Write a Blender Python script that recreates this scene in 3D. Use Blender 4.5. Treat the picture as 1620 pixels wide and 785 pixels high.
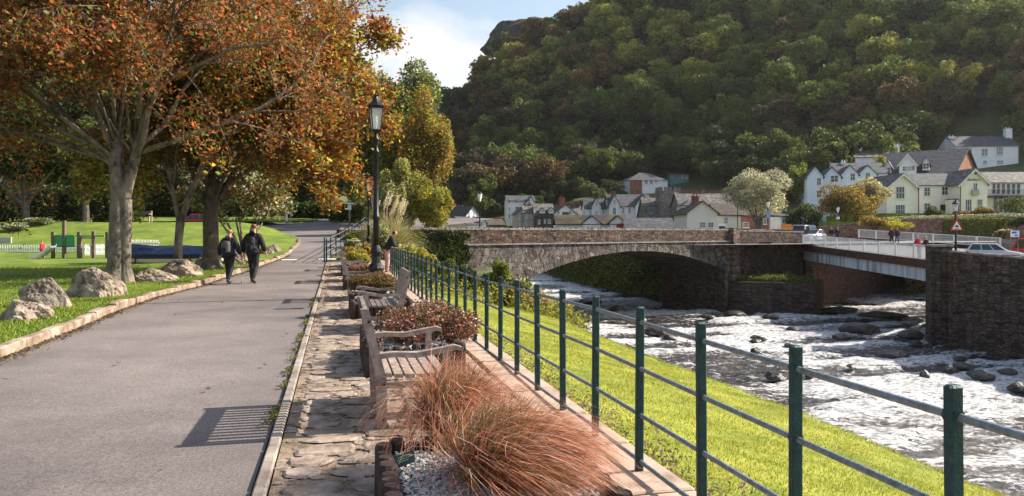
import bpy, bmesh, math, random
import numpy as np
from mathutils import Vector, Matrix, Euler
R = math.radians
for o in list(bpy.data.objects): bpy.data.objects.remove(o)
SC = bpy.context.scene
COL = SC.collection
# ---------------------------------------------------------------- camera
F = 1180.0; CX = 810.0; HY = 367.0; CAMZ = 1.6          # photo: focal length in photo pixels, horizon row
cd = bpy.data.cameras.new('camera'); cam = bpy.data.objects.new('camera', cd); COL.objects.link(cam)
cam.location = (0, 0, CAMZ); cam.rotation_euler = (R(90), 0, 0)
cd.sensor_width = 36; cd.lens = 36 * F / 1620; cd.shift_y = -(392.5 - HY) / 1620
cd.clip_start = .1; cd.clip_end = 3000
SC.camera = cam
# ---------------------------------------------------------------- sky and sun
SUN_AZ = R(15.6); SUN_EL = R(36)                      # azimuth from +X towards +Y
w = bpy.data.worlds.new('World'); SC.world = w; w.use_nodes = True
nt = w.node_tree; nt.nodes.clear()
def wn(t, **k):
    n = nt.nodes.new(t)
    for a, b in k.items(): setattr(n, a, b)
    return n
sky = wn('ShaderNodeTexSky', sky_type='NISHITA', sun_disc=False)
sky.sun_elevation = SUN_EL; sky.sun_rotation = R(90) - SUN_AZ
sky.air_density = 1.3; sky.dust_density = 2.0
bg = wn('ShaderNodeBackground'); bg.inputs[1].default_value = .10
wo = wn('ShaderNodeOutputWorld'); tc = wn('ShaderNodeTexCoord')
mp = wn('ShaderNodeMapping'); mp.inputs['Scale'].default_value = (1, 1, 2.4); mp.inputs['Location'].default_value = (.52, .1, .3)
ns = wn('ShaderNodeTexNoise'); ns.inputs['Scale'].default_value = 2.6; ns.inputs['Detail'].default_value = 7; ns.inputs['Roughness'].default_value = .55
rp = wn('ShaderNodeValToRGB'); rp.color_ramp.elements[0].position = .45; rp.color_ramp.elements[1].position = .57
n2 = wn('ShaderNodeTexNoise'); n2.inputs['Scale'].default_value = 5; n2.inputs['Detail'].default_value = 4
cr = wn('ShaderNodeValToRGB')
cr.color_ramp.elements[0].color = (4.3, 4.5, 4.8, 1); cr.color_ramp.elements[1].color = (5.3, 5.35, 5.4, 1)
mx = wn('ShaderNodeMix', data_type='RGBA')
L = nt.links.new
L(tc.outputs['Generated'], mp.inputs[0]); L(mp.outputs[0], ns.inputs[0]); L(mp.outputs[0], n2.inputs[0])
hs_ = wn('ShaderNodeHueSaturation'); hs_.inputs['Saturation'].default_value = .9; L(sky.outputs[0], hs_.inputs['Color'])
L(n2.outputs[0], cr.inputs[0])
sz = wn('ShaderNodeSeparateXYZ'); L(tc.outputs['Generated'], sz.inputs[0]); mz = wn('ShaderNodeMath', operation='MULTIPLY_ADD'); mz.inputs[1].default_value = -1.6; mz.inputs[2].default_value = .42; L(sz.outputs[2], mz.inputs[0])
ma = wn('ShaderNodeMath', operation='ADD'); L(ns.outputs[0], ma.inputs[0]); L(mz.outputs[0], ma.inputs[1]); L(ma.outputs[0], rp.inputs[0])
L(rp.outputs[0], mx.inputs[0]); L(hs_.outputs[0], mx.inputs[6]); L(cr.outputs[0], mx.inputs[7])
L(mx.outputs[2], bg.inputs[0]); L(bg.outputs[0], wo.inputs[0])
sd = bpy.data.lights.new('sun', 'SUN'); sun = bpy.data.objects.new('sun', sd); COL.objects.link(sun)
sd.energy = 5.0; sd.angle = R(.5); sd.color = (1, .92, .79)
sdir = Vector((math.cos(SUN_AZ) * math.cos(SUN_EL), math.sin(SUN_AZ) * math.cos(SUN_EL), math.sin(SUN_EL)))
sun.rotation_euler = sdir.to_track_quat('Z', 'Y').to_euler(); sun.location = (60, 20, 60)
SC.view_settings.view_transform = 'Standard'; SC.view_settings.look = 'None'
SC.view_settings.exposure = 1.03; SC.view_settings.gamma = 1; SC.view_settings.use_curve_mapping = False
SC.cycles.max_bounces = 6; SC.cycles.transparent_max_bounces = 8

# ---------------------------------------------------------------- noise
def _h(ix, iy, s):
    h = (ix.astype(np.int64) * 374761393 + iy.astype(np.int64) * 668265263 + s * 974634777) & 0xffffffff
    h = ((h ^ (h >> 13)) * 1274126177) & 0xffffffff
    return ((h ^ (h >> 16)) & 0xffff) / 65535.0
def vn(x, y, s=0):
    x = np.asarray(x, float); y = np.asarray(y, float)
    ix = np.floor(x); iy = np.floor(y); fx = x - ix; fy = y - iy
    fx = fx * fx * (3 - 2 * fx); fy = fy * fy * (3 - 2 * fy)
    a = _h(ix, iy, s); b = _h(ix + 1, iy, s); c = _h(ix, iy + 1, s); d = _h(ix + 1, iy + 1, s)
    return (a * (1 - fx) + b * fx) * (1 - fy) + (c * (1 - fx) + d * fx) * fy
def fbm(x, y, s=0, o=4):
    r = 0; a = .5
    for i in range(o): r = r + a * vn(x * 2 ** i, y * 2 ** i, s + i); a *= .5
    return r
def smooth(a, b, x):
    t = np.clip((x - a) / (b - a), 0, 1); return t * t * (3 - 2 * t)

# ---------------------------------------------------------------- materials
def mat(name, c1, c2=None, scale=4.0, rough=.8, bump=0.0, bscale=None, spec=.3, metal=0.0, c3=None, detail=6, coord='Object', bdist=.02, contrast=(.35, .65), stretch=None):
    m = bpy.data.materials.new(name); m.use_nodes = True
    t = m.node_tree; p = t.nodes['Principled BSDF']
    p.inputs['Roughness'].default_value = rough; p.inputs['Metallic'].default_value = metal
    p.inputs['Specular IOR Level'].default_value = spec
    p.inputs['Base Color'].default_value = (*c1, 1)
    tcn = t.nodes.new('ShaderNodeTexCoord'); src = tcn.outputs[coord]
    if stretch:
        mpn = t.nodes.new('ShaderNodeMapping'); mpn.inputs['Scale'].default_value = stretch
        t.links.new(src, mpn.inputs[0]); src = mpn.outputs[0]
    if c2:
        n = t.nodes.new('ShaderNodeTexNoise'); n.inputs['Scale'].default_value = scale; n.inputs['Detail'].default_value = detail
        n.inputs['Roughness'].default_value = .65
        r = t.nodes.new('ShaderNodeValToRGB'); e = r.color_ramp.elements
        e[0].position, e[1].position = contrast; e[0].color = (*c1, 1); e[1].color = (*c2, 1)
        if c3: k = e.new(sum(contrast) / 2); k.color = (*c3, 1)
        t.links.new(src, n.inputs[0]); t.links.new(n.outputs[0], r.inputs[0]); t.links.new(r.outputs[0], p.inputs['Base Color'])
    if bump:
        n = t.nodes.new('ShaderNodeTexNoise'); n.inputs['Scale'].default_value = bscale or scale * 4; n.inputs['Detail'].default_value = 8
        b = t.nodes.new('ShaderNodeBump'); b.inputs['Strength'].default_value = bump; b.inputs['Distance'].default_value = bdist
        t.links.new(src, n.inputs[0]); t.links.new(n.outputs[0], b.inputs['Height']); t.links.new(b.outputs[0], p.inputs['Normal'])
    return m
def leafmat(name, objcolor=False, trans=.35, rough=.6):
    m = bpy.data.materials.new(name); m.use_nodes = True; t = m.node_tree
    p = t.nodes['Principled BSDF']; out = t.nodes['Material Output']
    p.inputs['Roughness'].default_value = rough; p.inputs['Specular IOR Level'].default_value = .12 if objcolor else .25
    a = t.nodes.new('ShaderNodeAttribute'); a.attribute_name = 'tint'; col = a.outputs['Color']
    if objcolor:
        oi = t.nodes.new('ShaderNodeObjectInfo'); mxx = t.nodes.new('ShaderNodeMix'); mxx.data_type = 'RGBA'; mxx.blend_type = 'MULTIPLY'
        mxx.inputs[0].default_value = 1; t.links.new(col, mxx.inputs[6]); t.links.new(oi.outputs['Color'], mxx.inputs[7]); col = mxx.outputs[2]
    tr = t.nodes.new('ShaderNodeBsdfTranslucent'); ms = t.nodes.new('ShaderNodeMixShader'); ms.inputs[0].default_value = trans
    t.links.new(col, p.inputs['Base Color']); t.links.new(col, tr.inputs[0])
    t.links.new(p.outputs[0], ms.inputs[1]); t.links.new(tr.outputs[0], ms.inputs[2]); t.links.new(ms.outputs[0], out.inputs[0])
    return m
def stonewall(name, cols, mortar, bw=.38, bh=.13, bump=.6, moss=None, noise=1.2, streak=False):
    """coursed rubble: brick pattern, warped, on local (x+y, z)"""
    m = bpy.data.materials.new(name); m.use_nodes = True; t = m.node_tree; N = t.nodes.new; K = t.links.new
    p = t.nodes['Principled BSDF']; p.inputs['Roughness'].default_value = .9; p.inputs['Specular IOR Level'].default_value = .2
    tcn = N('ShaderNodeTexCoord'); sx = N('ShaderNodeSeparateXYZ'); ad = N('ShaderNodeMath'); cb = N('ShaderNodeCombineXYZ')
    K(tcn.outputs['Object'], sx.inputs[0]); K(sx.outputs[0], ad.inputs[0]); K(sx.outputs[1], ad.inputs[1]); K(ad.outputs[0], cb.inputs[0]); K(sx.outputs[2], cb.inputs[1])
    wn_ = N('ShaderNodeTexNoise'); wn_.inputs['Scale'].default_value = 1.7; wn_.inputs['Detail'].default_value = 3
    K(cb.outputs[0], wn_.inputs[0])
    vs = N('ShaderNodeVectorMath'); vs.operation = 'SCALE'; vs.inputs[3].default_value = bh * 2.4
    K(wn_.outputs[1], vs.inputs[0]); va = N('ShaderNodeVectorMath'); K(cb.outputs[0], va.inputs[0]); K(vs.outputs[0], va.inputs[1])
    # stone cells from a stretched voronoi (irregular) 
    mp_ = N('ShaderNodeMapping'); mp_.inputs['Scale'].default_value = (1 / bw, 1 / bh, 1); K(va.outputs[0], mp_.inputs[0])
    vo = N('ShaderNodeTexVoronoi'); vo.voronoi_dimensions = '2D'; vo.inputs['Scale'].default_value = 1; vo.inputs['Randomness'].default_value = .75
    ve = N('ShaderNodeTexVoronoi'); ve.voronoi_dimensions = '2D'; ve.feature = 'DISTANCE_TO_EDGE'; ve.inputs['Scale'].default_value = 1; ve.inputs['Randomness'].default_value = .75
    K(mp_.outputs[0], vo.inputs[0]); K(mp_.outputs[0], ve.inputs[0])
    sc_ = N('ShaderNodeSeparateColor'); K(vo.outputs['Color'], sc_.inputs[0])
    r = N('ShaderNodeValToRGB'); e = r.color_ramp.elements
    while len(e) < len(cols): e.new(.5)
    for i, c in enumerate(cols): e[i].position = i / (len(cols) - 1); e[i].color = (*c, 1)
    K(sc_.outputs[0], r.inputs[0])
    n2_ = N('ShaderNodeTexNoise'); n2_.inputs['Scale'].default_value = noise; n2_.inputs['Detail'].default_value = 8; n2_.inputs['Roughness'].default_value = .7; K(cb.outputs[0], n2_.inputs[0])
    mr = N('ShaderNodeMapRange'); mr.inputs[1].default_value = .3; mr.inputs[2].default_value = .7; mr.inputs[3].default_value = .45; mr.inputs[4].default_value = 1.45
    K(n2_.outputs[0], mr.inputs[0])
    mu = N('ShaderNodeMix'); mu.data_type = 'RGBA'; mu.blend_type = 'MULTIPLY'; mu.inputs[0].default_value = 1
    K(r.outputs[0], mu.inputs[6]); K(mr.outputs[0], mu.inputs[7])
    er = N('ShaderNodeMapRange'); er.inputs[1].default_value = .0; er.inputs[2].default_value = .12; K(ve.outputs['Distance'], er.inputs[0])
    mm = N('ShaderNodeMix'); mm.data_type = 'RGBA'; mm.inputs[6].default_value = (*mortar, 1)
    K(er.outputs[0], mm.inputs[0]); K(mu.outputs[2], mm.inputs[7]); last = mm.outputs[2]
    if moss:
        n3 = N('ShaderNodeTexNoise'); n3.inputs['Scale'].default_value = .45; n3.inputs['Detail'].default_value = 9; n3.inputs['Roughness'].default_value = .75; K(cb.outputs[0], n3.inputs[0])
        m3 = N('ShaderNodeMapRange'); m3.inputs[1].default_value = .54; m3.inputs[2].default_value = .66; m3.inputs[4].default_value = .85; K(n3.outputs[0], m3.inputs[0])
        m4 = N('ShaderNodeMix'); m4.data_type = 'RGBA'; m4.inputs[7].default_value = (*moss, 1); K(m3.outputs[0], m4.inputs[0]); K(last, m4.inputs[6]); last = m4.outputs[2]
    K(last, p.inputs['Base Color'])
    b = N('ShaderNodeBump'); b.inputs['Strength'].default_value = bump; b.inputs['Distance'].default_value = .06
    hs = N('ShaderNodeMath'); hs.operation = 'ADD'; K(er.outputs[0], hs.inputs[0]); K(n2_.outputs[0], hs.inputs[1]); K(hs.outputs[0], b.inputs['Height']); K(b.outputs[0], p.inputs['Normal'])
    return m
M = {}
M['iron'] = mat('black_iron', (.004, .0045, .005), (.011, .011, .012), 8, .42, .1, spec=.35)
M['post_green'] = mat('green_post_paint', (.004, .032, .036), (.04, .13, .13), 26, .5, .5, c3=(.008, .052, .056), spec=.4, contrast=(.42, .78))
M['rail'] = mat('galvanised_rail', (.11, .14, .15), (.26, .29, .31), 25, .5, .3, spec=.5, metal=.3)
M['teak'] = mat('weathered_teak', (.17, .13, .11), (.37, .305, .265), 12, .75, .35, stretch=(1, 1, 1), bdist=.004)
M['asphalt'] = None
M['bark'] = mat('bark', (.045, .036, .028), (.25, .205, .16), 3.8, .9, 1.0, 11, c3=(.165, .14, .115), bdist=.08, stretch=(1, 1, .55))
M['bark_dark'] = mat('bark_dark', (.05, .04, .032), (.15, .125, .10), 4, .9, .8, 12, bdist=.04)
M['leaf'] = leafmat('leaf', trans=.5)
M['leaf_obj'] = leafmat('leaf_far', True, .25)
M['blade'] = leafmat('grass_blade', False, .3, .5)
M['boulder'] = mat('boulder_stone', (.075, .058, .042), (.36, .295, .23), 3.0, .92, 1.0, 9, c3=(.24, .19, .148), bdist=.10)
M['boulder_pink'] = mat('boulder_pink', (.16, .115, .09), (.38, .30, .25), 2.4, .9, .9, 9, c3=(.29, .22, .18), bdist=.07)
M['wet_rock'] = mat('wet_rock', (.012, .011, .010), (.07, .06, .05), 2.5, .45, .9, 6, bdist=.08, spec=.5)
M['white_paint'] = mat('white_paint', (.62, .62, .60), (.80, .80, .78), 3, .6)
M['pane'] = mat('window_pane', (.015, .02, .028), None, rough=.12, spec=.7)
M['pane_sky'] = mat('sky_lit_pane', (.10, .17, .26), None, rough=.1, spec=.8)  # sky reflection put into the glass colour
M['slate'] = mat('grey_slate', (.035, .036, .042), (.115, .115, .125), 1.1, .7, .5, 5, c3=(.065, .066, .075), stretch=(1, 1, 4), bdist=.05)
M['slate_pale'] = mat('lichened_slate', (.06, .057, .055), (.22, .205, .19), 1.6, .8, .5, 5, c3=(.12, .11, .10), bdist=.05)
M['slate_brown'] = mat('brown_tile', (.045, .034, .03), (.11, .085, .068), 1.3, .8, .4, 5, bdist=.05)
M['tile_moss'] = mat('mossy_tile', (.038, .028, .025), (.10, .085, .022), .35, .9, .3, 5, contrast=(.45, .68))
M['white_wall'] = mat('white_render', (.66, .68, .70), (.80, .80, .80), .8, .85, .1)
M['blue_wall'] = mat('pale_blue_render', (.60, .70, .80), (.70, .77, .84), .8, .85)
M['cream_wall'] = mat('cream_render', (.82, .75, .66), (.86, .80, .72), .6, .85)
M['grey_wall'] = mat('grey_render', (.33, .33, .32), (.45, .44, .42), .8, .9)
M['brown_wall'] = stonewall('dark_stone_house', [(.06, .045, .04), (.10, .08, .07), (.15, .115, .10)], (.10, .09, .08), .5, .2, .3)
M['brick_wall'] = stonewall('red_brick_house', [(.20, .07, .045), (.26, .10, .07), (.30, .14, .09)], (.20, .14, .11), .3, .1, .2)
M['rubble_wall'] = stonewall('rubble_house', [(.13, .12, .11), (.20, .185, .17), (.27, .25, .22)], (.22, .2, .18), .5, .2, .4)
M['red_clay'] = mat('red_clay', (.14, .045, .032), (.25, .09, .06), 3, .8)
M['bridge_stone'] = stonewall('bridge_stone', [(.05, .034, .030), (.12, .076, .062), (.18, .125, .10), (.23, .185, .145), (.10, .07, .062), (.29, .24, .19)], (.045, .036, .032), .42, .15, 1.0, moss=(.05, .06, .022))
M['parapet_stone'] = stonewall('parapet_stone', [(.03, .019, .017), (.085, .050, .040), (.125, .082, .062), (.17, .13, .10), (.055, .038, .034)], (.03, .022, .02), .34, .13, 1.0, moss=(.07, .07, .04))
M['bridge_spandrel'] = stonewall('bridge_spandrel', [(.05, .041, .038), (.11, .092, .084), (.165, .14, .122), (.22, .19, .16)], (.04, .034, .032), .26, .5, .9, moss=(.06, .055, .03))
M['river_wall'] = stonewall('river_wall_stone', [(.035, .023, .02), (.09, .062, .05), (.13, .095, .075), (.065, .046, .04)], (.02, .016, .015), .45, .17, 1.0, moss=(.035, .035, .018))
M['red_wall'] = stonewall('red_river_wall', [(.14, .07, .05), (.22, .12, .09), (.28, .17, .13), (.17, .09, .07)], (.12, .07, .05), .5, .18, .9)
M['coping'] = mat('coping_stone', (.12, .10, .085), (.30, .265, .23), 2.5, .9, .6, 10, bdist=.05)
M['kerb'] = mat('kerb_stone', (.15, .10, .07), (.40, .33, .26), 2.8, .9, .6, 12, c3=(.26, .19, .14), bdist=.03)
M['kerb_pale'] = mat('kerb_pale', (.16, .125, .105), (.36, .31, .27), 3, .9, .5, 20, bdist=.01)
M['mortar'] = mat('mortar_bed', (.075, .06, .025), (.29, .195, .13), 2.2, .95, .8, 25, c3=(.25, .185, .135), bdist=.02)
M['cobble'] = mat('cobble_stone', (.14, .10, .07), (.40, .32, .265), 4, .85, .8, 18, c3=(.27, .21, .17), bdist=.02)
M['slab'] = mat('sandstone_slab', (.24, .165, .12), (.44, .33, .255), 2.8, .9, .5, 14, c3=(.44, .33, .26), bdist=.012)
M['log'] = mat('dark_log', (.014, .009, .008), (.075, .045, .038), 7, .75, .7, 20, bdist=.012)
M['gravel'] = mat('gravel_bed', (.10, .10, .095), (.26, .26, .25), 40, .9, .6, 60, bdist=.01)
M['pebble'] = leafmat('pebble', False, 0, .8)
M['black'] = mat('black_plastic', (.01, .01, .01), None, rough=.5)
M['soil'] = mat('soil', (.035, .025, .018), (.09, .065, .045), 6, .95, .6, 30)
M['concrete'] = mat('concrete', (.30, .29, .27), (.42, .41, .39), 3, .9, .3)
M['rust'] = mat('rusty_beam', (.035, .016, .011), (.10, .045, .03), 2, .85, .4)
M['glass'] = None
def glassmat(name, col, alpha=.35):
    m = bpy.data.materials.new(name); m.use_nodes = True; p = m.node_tree.nodes['Principled BSDF']
    p.inputs['Base Color'].default_value = (*col, 1); p.inputs['Roughness'].default_value = .08; p.inputs['Alpha'].default_value = alpha
    p.inputs['Specular IOR Level'].default_value = .8
    return m
M['glass'] = glassmat('lantern_glass', (.75, .8, .8), .45)
M['white_lamp'] = mat('opal_lantern', (.75, .75, .72), None, rough=.3)
M['skin'] = mat('skin', (.50, .27, .19), None, rough=.55)
M['cloth_black'] = mat('black_cloth', (.004, .0045, .005), (.024, .026, .03), 5, .75, 1.0, 9, bdist=.05)
M['cloth_grey'] = mat('grey_cloth', (.05, .05, .052), (.11, .11, .112), 9, .8, .4)
M['cloth_red'] = mat('red_cloth', (.38, .02, .03), (.50, .04, .05), 5, .8)
M['cloth_maroon'] = mat('maroon_cloth', (.035, .012, .014), (.06, .02, .024), 5, .8)
M['cloth_pale'] = mat('pale_trousers', (.36, .35, .34), (.48, .47, .46), 5, .8)
M['cloth_pink'] = mat('pink_cloth', (.52, .26, .27), (.62, .38, .38), 6, .8)
M['cloth_blue'] = mat('blue_jeans', (.06, .09, .16), (.12, .16, .25), 6, .8)
M['hair_grey'] = mat('grey_hair', (.42, .40, .38), (.62, .60, .58), 30, .8)
M['hair_brown'] = mat('brown_hair', (.10, .045, .02), (.20, .10, .05), 30, .7)
M['hair_fair'] = mat('fair_hair', (.26, .15, .07), (.40, .26, .14), 30, .7)
M['hair_dark'] = mat('dark_hair', (.01, .008, .006), (.03, .02, .015), 30, .6)
M['boot'] = mat('boot_leather', (.03, .022, .018), (.10, .075, .06), 9, .7)

# ---------------------------------------------------------------- mesh building
class MB:
    def __init__(s): s.v = []; s.f = []; s.m = []
    def add(s, vs, fs, mi=0, mtx=None):
        b = len(s.v)
        for q in vs:
            q = Vector(q)
            s.v.append(tuple(mtx @ q) if mtx is not None else tuple(q))
        for q in fs: s.f.append(tuple(b + i for i in q)); s.m.append(mi)
        return s
    def box(s, c, d, rot=None, mi=0, bev=0, taper=1):
        x, y, z = d[0] / 2, d[1] / 2, d[2] / 2; T = taper
        mt = Matrix.Translation(c) @ (Euler(rot).to_matrix().to_4x4() if rot else Matrix())
        if bev:
            b = bev; vs = []
            # chamfered vertical edges and top
            ring = [(-x + b, -y), (x - b, -y), (x, -y + b), (x, y - b), (x - b, y), (-x + b, y), (-x, y - b), (-x, -y + b)]
            vs += [(a, q, -z) for a, q in ring]; vs += [(a * T, q * T, z - b) for a, q in ring]
            vs += [(a * (x - b) / x * T, q * (y - b) / y * T, z) for a, q in ring]
            fs = [tuple(range(7, -1, -1))]
            for k in range(2):
                for i in range(8): j = (i + 1) % 8; fs.append((8 * k + i, 8 * k + j, 8 * k + 8 + j, 8 * k + 8 + i))
            fs.append(tuple(range(16, 24)))
            return s.add(vs, fs, mi, mt)
        vs = [(-x, -y, -z), (x, -y, -z), (x, y, -z), (-x, y, -z), (-x * T, -y * T, z), (x * T, -y * T, z), (x * T, y * T, z), (-x * T, y * T, z)]
        return s.add(vs, [(3, 2, 1, 0), (4, 5, 6, 7), (0, 1, 5, 4), (1, 2, 6, 5), (2, 3, 7, 6), (3, 0, 4, 7)], mi, mt)
    def tube(s, pts, rad, n=6, mi=0, cap=True):
        pts = [Vector(p) for p in pts]
        if not hasattr(rad, '__len__'): rad = [rad] * len(pts)
        b = len(s.v); up = None
        for i, p in enumerate(pts):
            d = (pts[min(i + 1, len(pts) - 1)] - pts[max(i - 1, 0)])
            if d.length < 1e-9: d = Vector((0, 0, 1))
            d.normalize()
            if up is None: up = Vector((1, 0, 0)) if abs(d.x) < .8 else Vector((0, 1, 0))
            e1 = (up - d * up.dot(d)).normalized(); up = e1; e2 = d.cross(e1)
            for k in range(n):
                a = 2 * math.pi * k / n; q = p + (e1 * math.cos(a) + e2 * math.sin(a)) * rad[i]; s.v.append(tuple(q))
        for i in range(len(pts) - 1):
            for k in range(n):
                j = (k + 1) % n; s.f.append((b + i * n + k, b + i * n + j, b + i * n + n + j, b + i * n + n + k)); s.m.append(mi)
        if cap:
            s.f.append(tuple(b + k for k in range(n - 1, -1, -1))); s.m.append(mi)
            e = b + (len(pts) - 1) * n; s.f.append(tuple(e + k for k in range(n))); s.m.append(mi)
        return s
    def lathe(s, prof, n=12, c=(0, 0, 0), mi=0, rot0=0):
        b = len(s.v)
        for r, z in prof:
            for k in range(n):
                a = 2 * math.pi * k / n + rot0; s.v.append((c[0] + r * math.cos(a), c[1] + r * math.sin(a), c[2] + z))
        for i in range(len(prof) - 1):
            for k in range(n):
                j = (k + 1) % n; s.f.append((b + i * n + k, b + i * n + j, b + i * n + n + j, b + i * n + n + k)); s.m.append(mi)
        s.f.append(tuple(b + k for k in range(n - 1, -1, -1))); s.m.append(mi)
        e = b + (len(prof) - 1) * n; s.f.append(tuple(e + k for k in range(n))); s.m.append(mi)
        return s
    def prism(s, poly, a, b, axis='y', mi=0, mtx=None):
        """poly: 2-D outline; extruded from a to b along axis. axis y -> poly is (x,z); z -> (x,y); x -> (y,z)"""
        def P(u, v, k): return (u, k, v) if axis == 'y' else ((u, v, k) if axis == 'z' else (k, u, v))
        n = len(poly); vs = [P(u, v, a) for u, v in poly] + [P(u, v, b) for u, v in poly]
        fs = [tuple(range(n)), tuple(range(2 * n - 1, n - 1, -1))] + [(i, (i + 1) % n, n + (i + 1) % n, n + i) for i in range(n)]
        return s.add(vs, fs, mi, mtx)
    def build(s, name, mats, parent=None, smooth=False, fix=True):
        me = bpy.data.meshes.new(name); me.from_pydata(s.v, [], s.f)
        if not isinstance(mats, (list, tuple)): mats = [mats]
        for m in mats: me.materials.append(m)
        if len(mats) > 1: me.polygons.foreach_set('material_index', s.m)
        if fix and len(s.f) < 60000:
            bm = bmesh.new(); bm.from_mesh(me); bmesh.ops.recalc_face_normals(bm, faces=bm.faces); bm.to_mesh(me); bm.free()
        if smooth: me.polygons.foreach_set('use_smooth', [True] * len(me.polygons))
        me.update()
        return link(name, me, parent)
def link(name, data, parent=None):
    o = bpy.data.objects.new(name, data); COL.objects.link(o)
    if parent is not None: o.parent = parent
    return o
def thing(name, label, cat, loc=(0, 0, 0), rz=0, group=None):
    o = link(name, None); o.location = loc; o.rotation_euler = (0, 0, rz); tag(o, label, cat, group); return o
def tag(o, label=None, cat=None, group=None, kind=None):
    if label: o['label'] = label
    if cat: o['category'] = cat
    if group: o['group'] = group
    if kind: o['kind'] = kind
    return o
def struct(o): o['kind'] = 'structure'; return o
def fast_mesh(name, verts, nper, mats, cols=None, parent=None, smooth=False, link_it=True):
    """verts (N*nper,3): N separate polygons of nper corners"""
    verts = np.asarray(verts, np.float32).reshape(-1, 3); nv = len(verts); nf = nv // nper
    me = bpy.data.meshes.new(name); me.vertices.add(nv); me.vertices.foreach_set('co', verts.ravel())
    me.loops.add(nv); me.loops.foreach_set('vertex_index', np.arange(nv, dtype=np.int32))
    me.polygons.add(nf); me.polygons.foreach_set('loop_start', np.arange(0, nv, nper, dtype=np.int32))
    if not isinstance(mats, (list, tuple)): mats = [mats]
    for m in mats: me.materials.append(m)
    if cols is not None:
        c = np.ones((nv, 4), np.float32); c[:, :3] = np.repeat(np.asarray(cols, np.float32), nper, 0)
        a = me.color_attributes.new('tint', 'FLOAT_COLOR', 'POINT'); a.data.foreach_set('color', c.ravel())
    me.update(calc_edges=True)
    if not link_it: return me
    return link(name, me, parent)
def grid_mesh(name, X, Y, Z, m, keep=None, parent=None, smooth=True):
    nr, nc = X.shape; v = np.stack([X, Y, Z], -1).reshape(-1, 3)
    i = np.arange(nr * nc).reshape(nr, nc)
    f = np.stack([i[:-1, :-1], i[:-1, 1:], i[1:, 1:], i[1:, :-1]], -1).reshape(-1, 4)
    if keep is not None: f = f[keep.reshape(-1)]
    me = bpy.data.meshes.new(name); me.vertices.add(len(v)); me.vertices.foreach_set('co', v.astype(np.float32).ravel())
    me.loops.add(f.size); me.loops.foreach_set('vertex_index', f.astype(np.int32).ravel())
    me.polygons.add(len(f)); me.polygons.foreach_set('loop_start', np.arange(0, f.size, 4, dtype=np.int32))
    me.materials.append(m); me.update(calc_edges=True)
    if smooth: me.polygons.foreach_set('use_smooth', [True] * len(f))
    o = link(name, me, parent); return o

# ---------------------------------------------------------------- where things are
def prof(y): return np.interp(y, [-50, 22, 30, 40, 50, 60, 75, 90, 110, 400], [0, 0, .1, .5, 1.0, 1.6, 2.6, 3.5, 4.5, 8])
U = np.array([-.2285, .9735]); RR = np.array([.9735, .2285])
def T(s, t): p = s * U + t * RR; return float(p[0]), float(p[1])
def ST(x, y): return x * U[0] + y * U[1], x * RR[0] + y * RR[1]
TERR = math.atan2(U[1], U[0])            # heading of the terrace
def P(px, py, d): return ((px - CX) / F * d, d, CAMZ + (HY - py) / F * d)
def PX(px, d): return (px - CX) / F * d
def PZ(py, d): return CAMZ + (HY - py) / F * d
def hit(px, py):
    """point of the rising ground profile seen at a pixel"""
    for k in range(300, 12000):
        d = k * .01
        if PZ(py, d) <= float(prof(d)): return ((px - CX) / F * d, d, float(prof(d)))
    return ((px - CX) / F * 120, 120, float(prof(120)))
# ================================================================ setting materials
def asphalt(name, a, b):
    m = mat(name, a, b, .3, .88, .45, 90, c3=tuple((x + y) / 2 for x, y in zip(a, b)), bdist=.012, contrast=(.36, .64))
    t = m.node_tree; p = t.nodes['Principled BSDF']; src = p.inputs['Base Color'].links[0].from_socket
    n = t.nodes.new('ShaderNodeTexNoise'); n.inputs['Scale'].default_value = 55; n.inputs['Detail'].default_value = 3
    mr = t.nodes.new('ShaderNodeMapRange'); mr.inputs[1].default_value = .35; mr.inputs[2].default_value = .65; mr.inputs[3].default_value = .72; mr.inputs[4].default_value = 1.3
    mx_ = t.nodes.new('ShaderNodeMix'); mx_.data_type = 'RGBA'; mx_.blend_type = 'MULTIPLY'; mx_.inputs[0].default_value = 1
    tcn = [q for q in t.nodes if q.type == 'TEX_COORD'][0]
    t.links.new(tcn.outputs['Object'], n.inputs[0]); t.links.new(n.outputs[0], mr.inputs[0]); t.links.new(src, mx_.inputs[6]); t.links.new(mr.outputs[0], mx_.inputs[7])
    t.links.new(mx_.outputs[2], p.inputs['Base Color'])
    return m
M['asphalt'] = asphalt('path_asphalt', (.112, .096, .093), (.21, .178, .168))
M['asphalt_dark'] = asphalt('patch_asphalt', (.10, .092, .095), (.135, .125, .125))
M['road'] = asphalt('town_road_asphalt', (.17, .168, .17), (.23, .225, .225))
M['paint'] = mat('road_paint', (.45, .44, .42), (.65, .64, .62), 20, .8)
M['lawn'] = mat('lawn_turf', (.13, .17, .018), (.34, .34, .05), 1.1, .9, .8, 45, c3=(.25, .27, .032), bdist=.03)
M['lawn_left'] = mat('lawn_turf_left', (.085, .145, .016), (.22, .265, .034), .7, .9, .9, 30, c3=(.145, .20, .022), bdist=.06)
M['hill_floor'] = mat('wooded_ground', (.05, .06, .024), (.10, .105, .04), .2, .95, .6, 2, bdist=.4)

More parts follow.
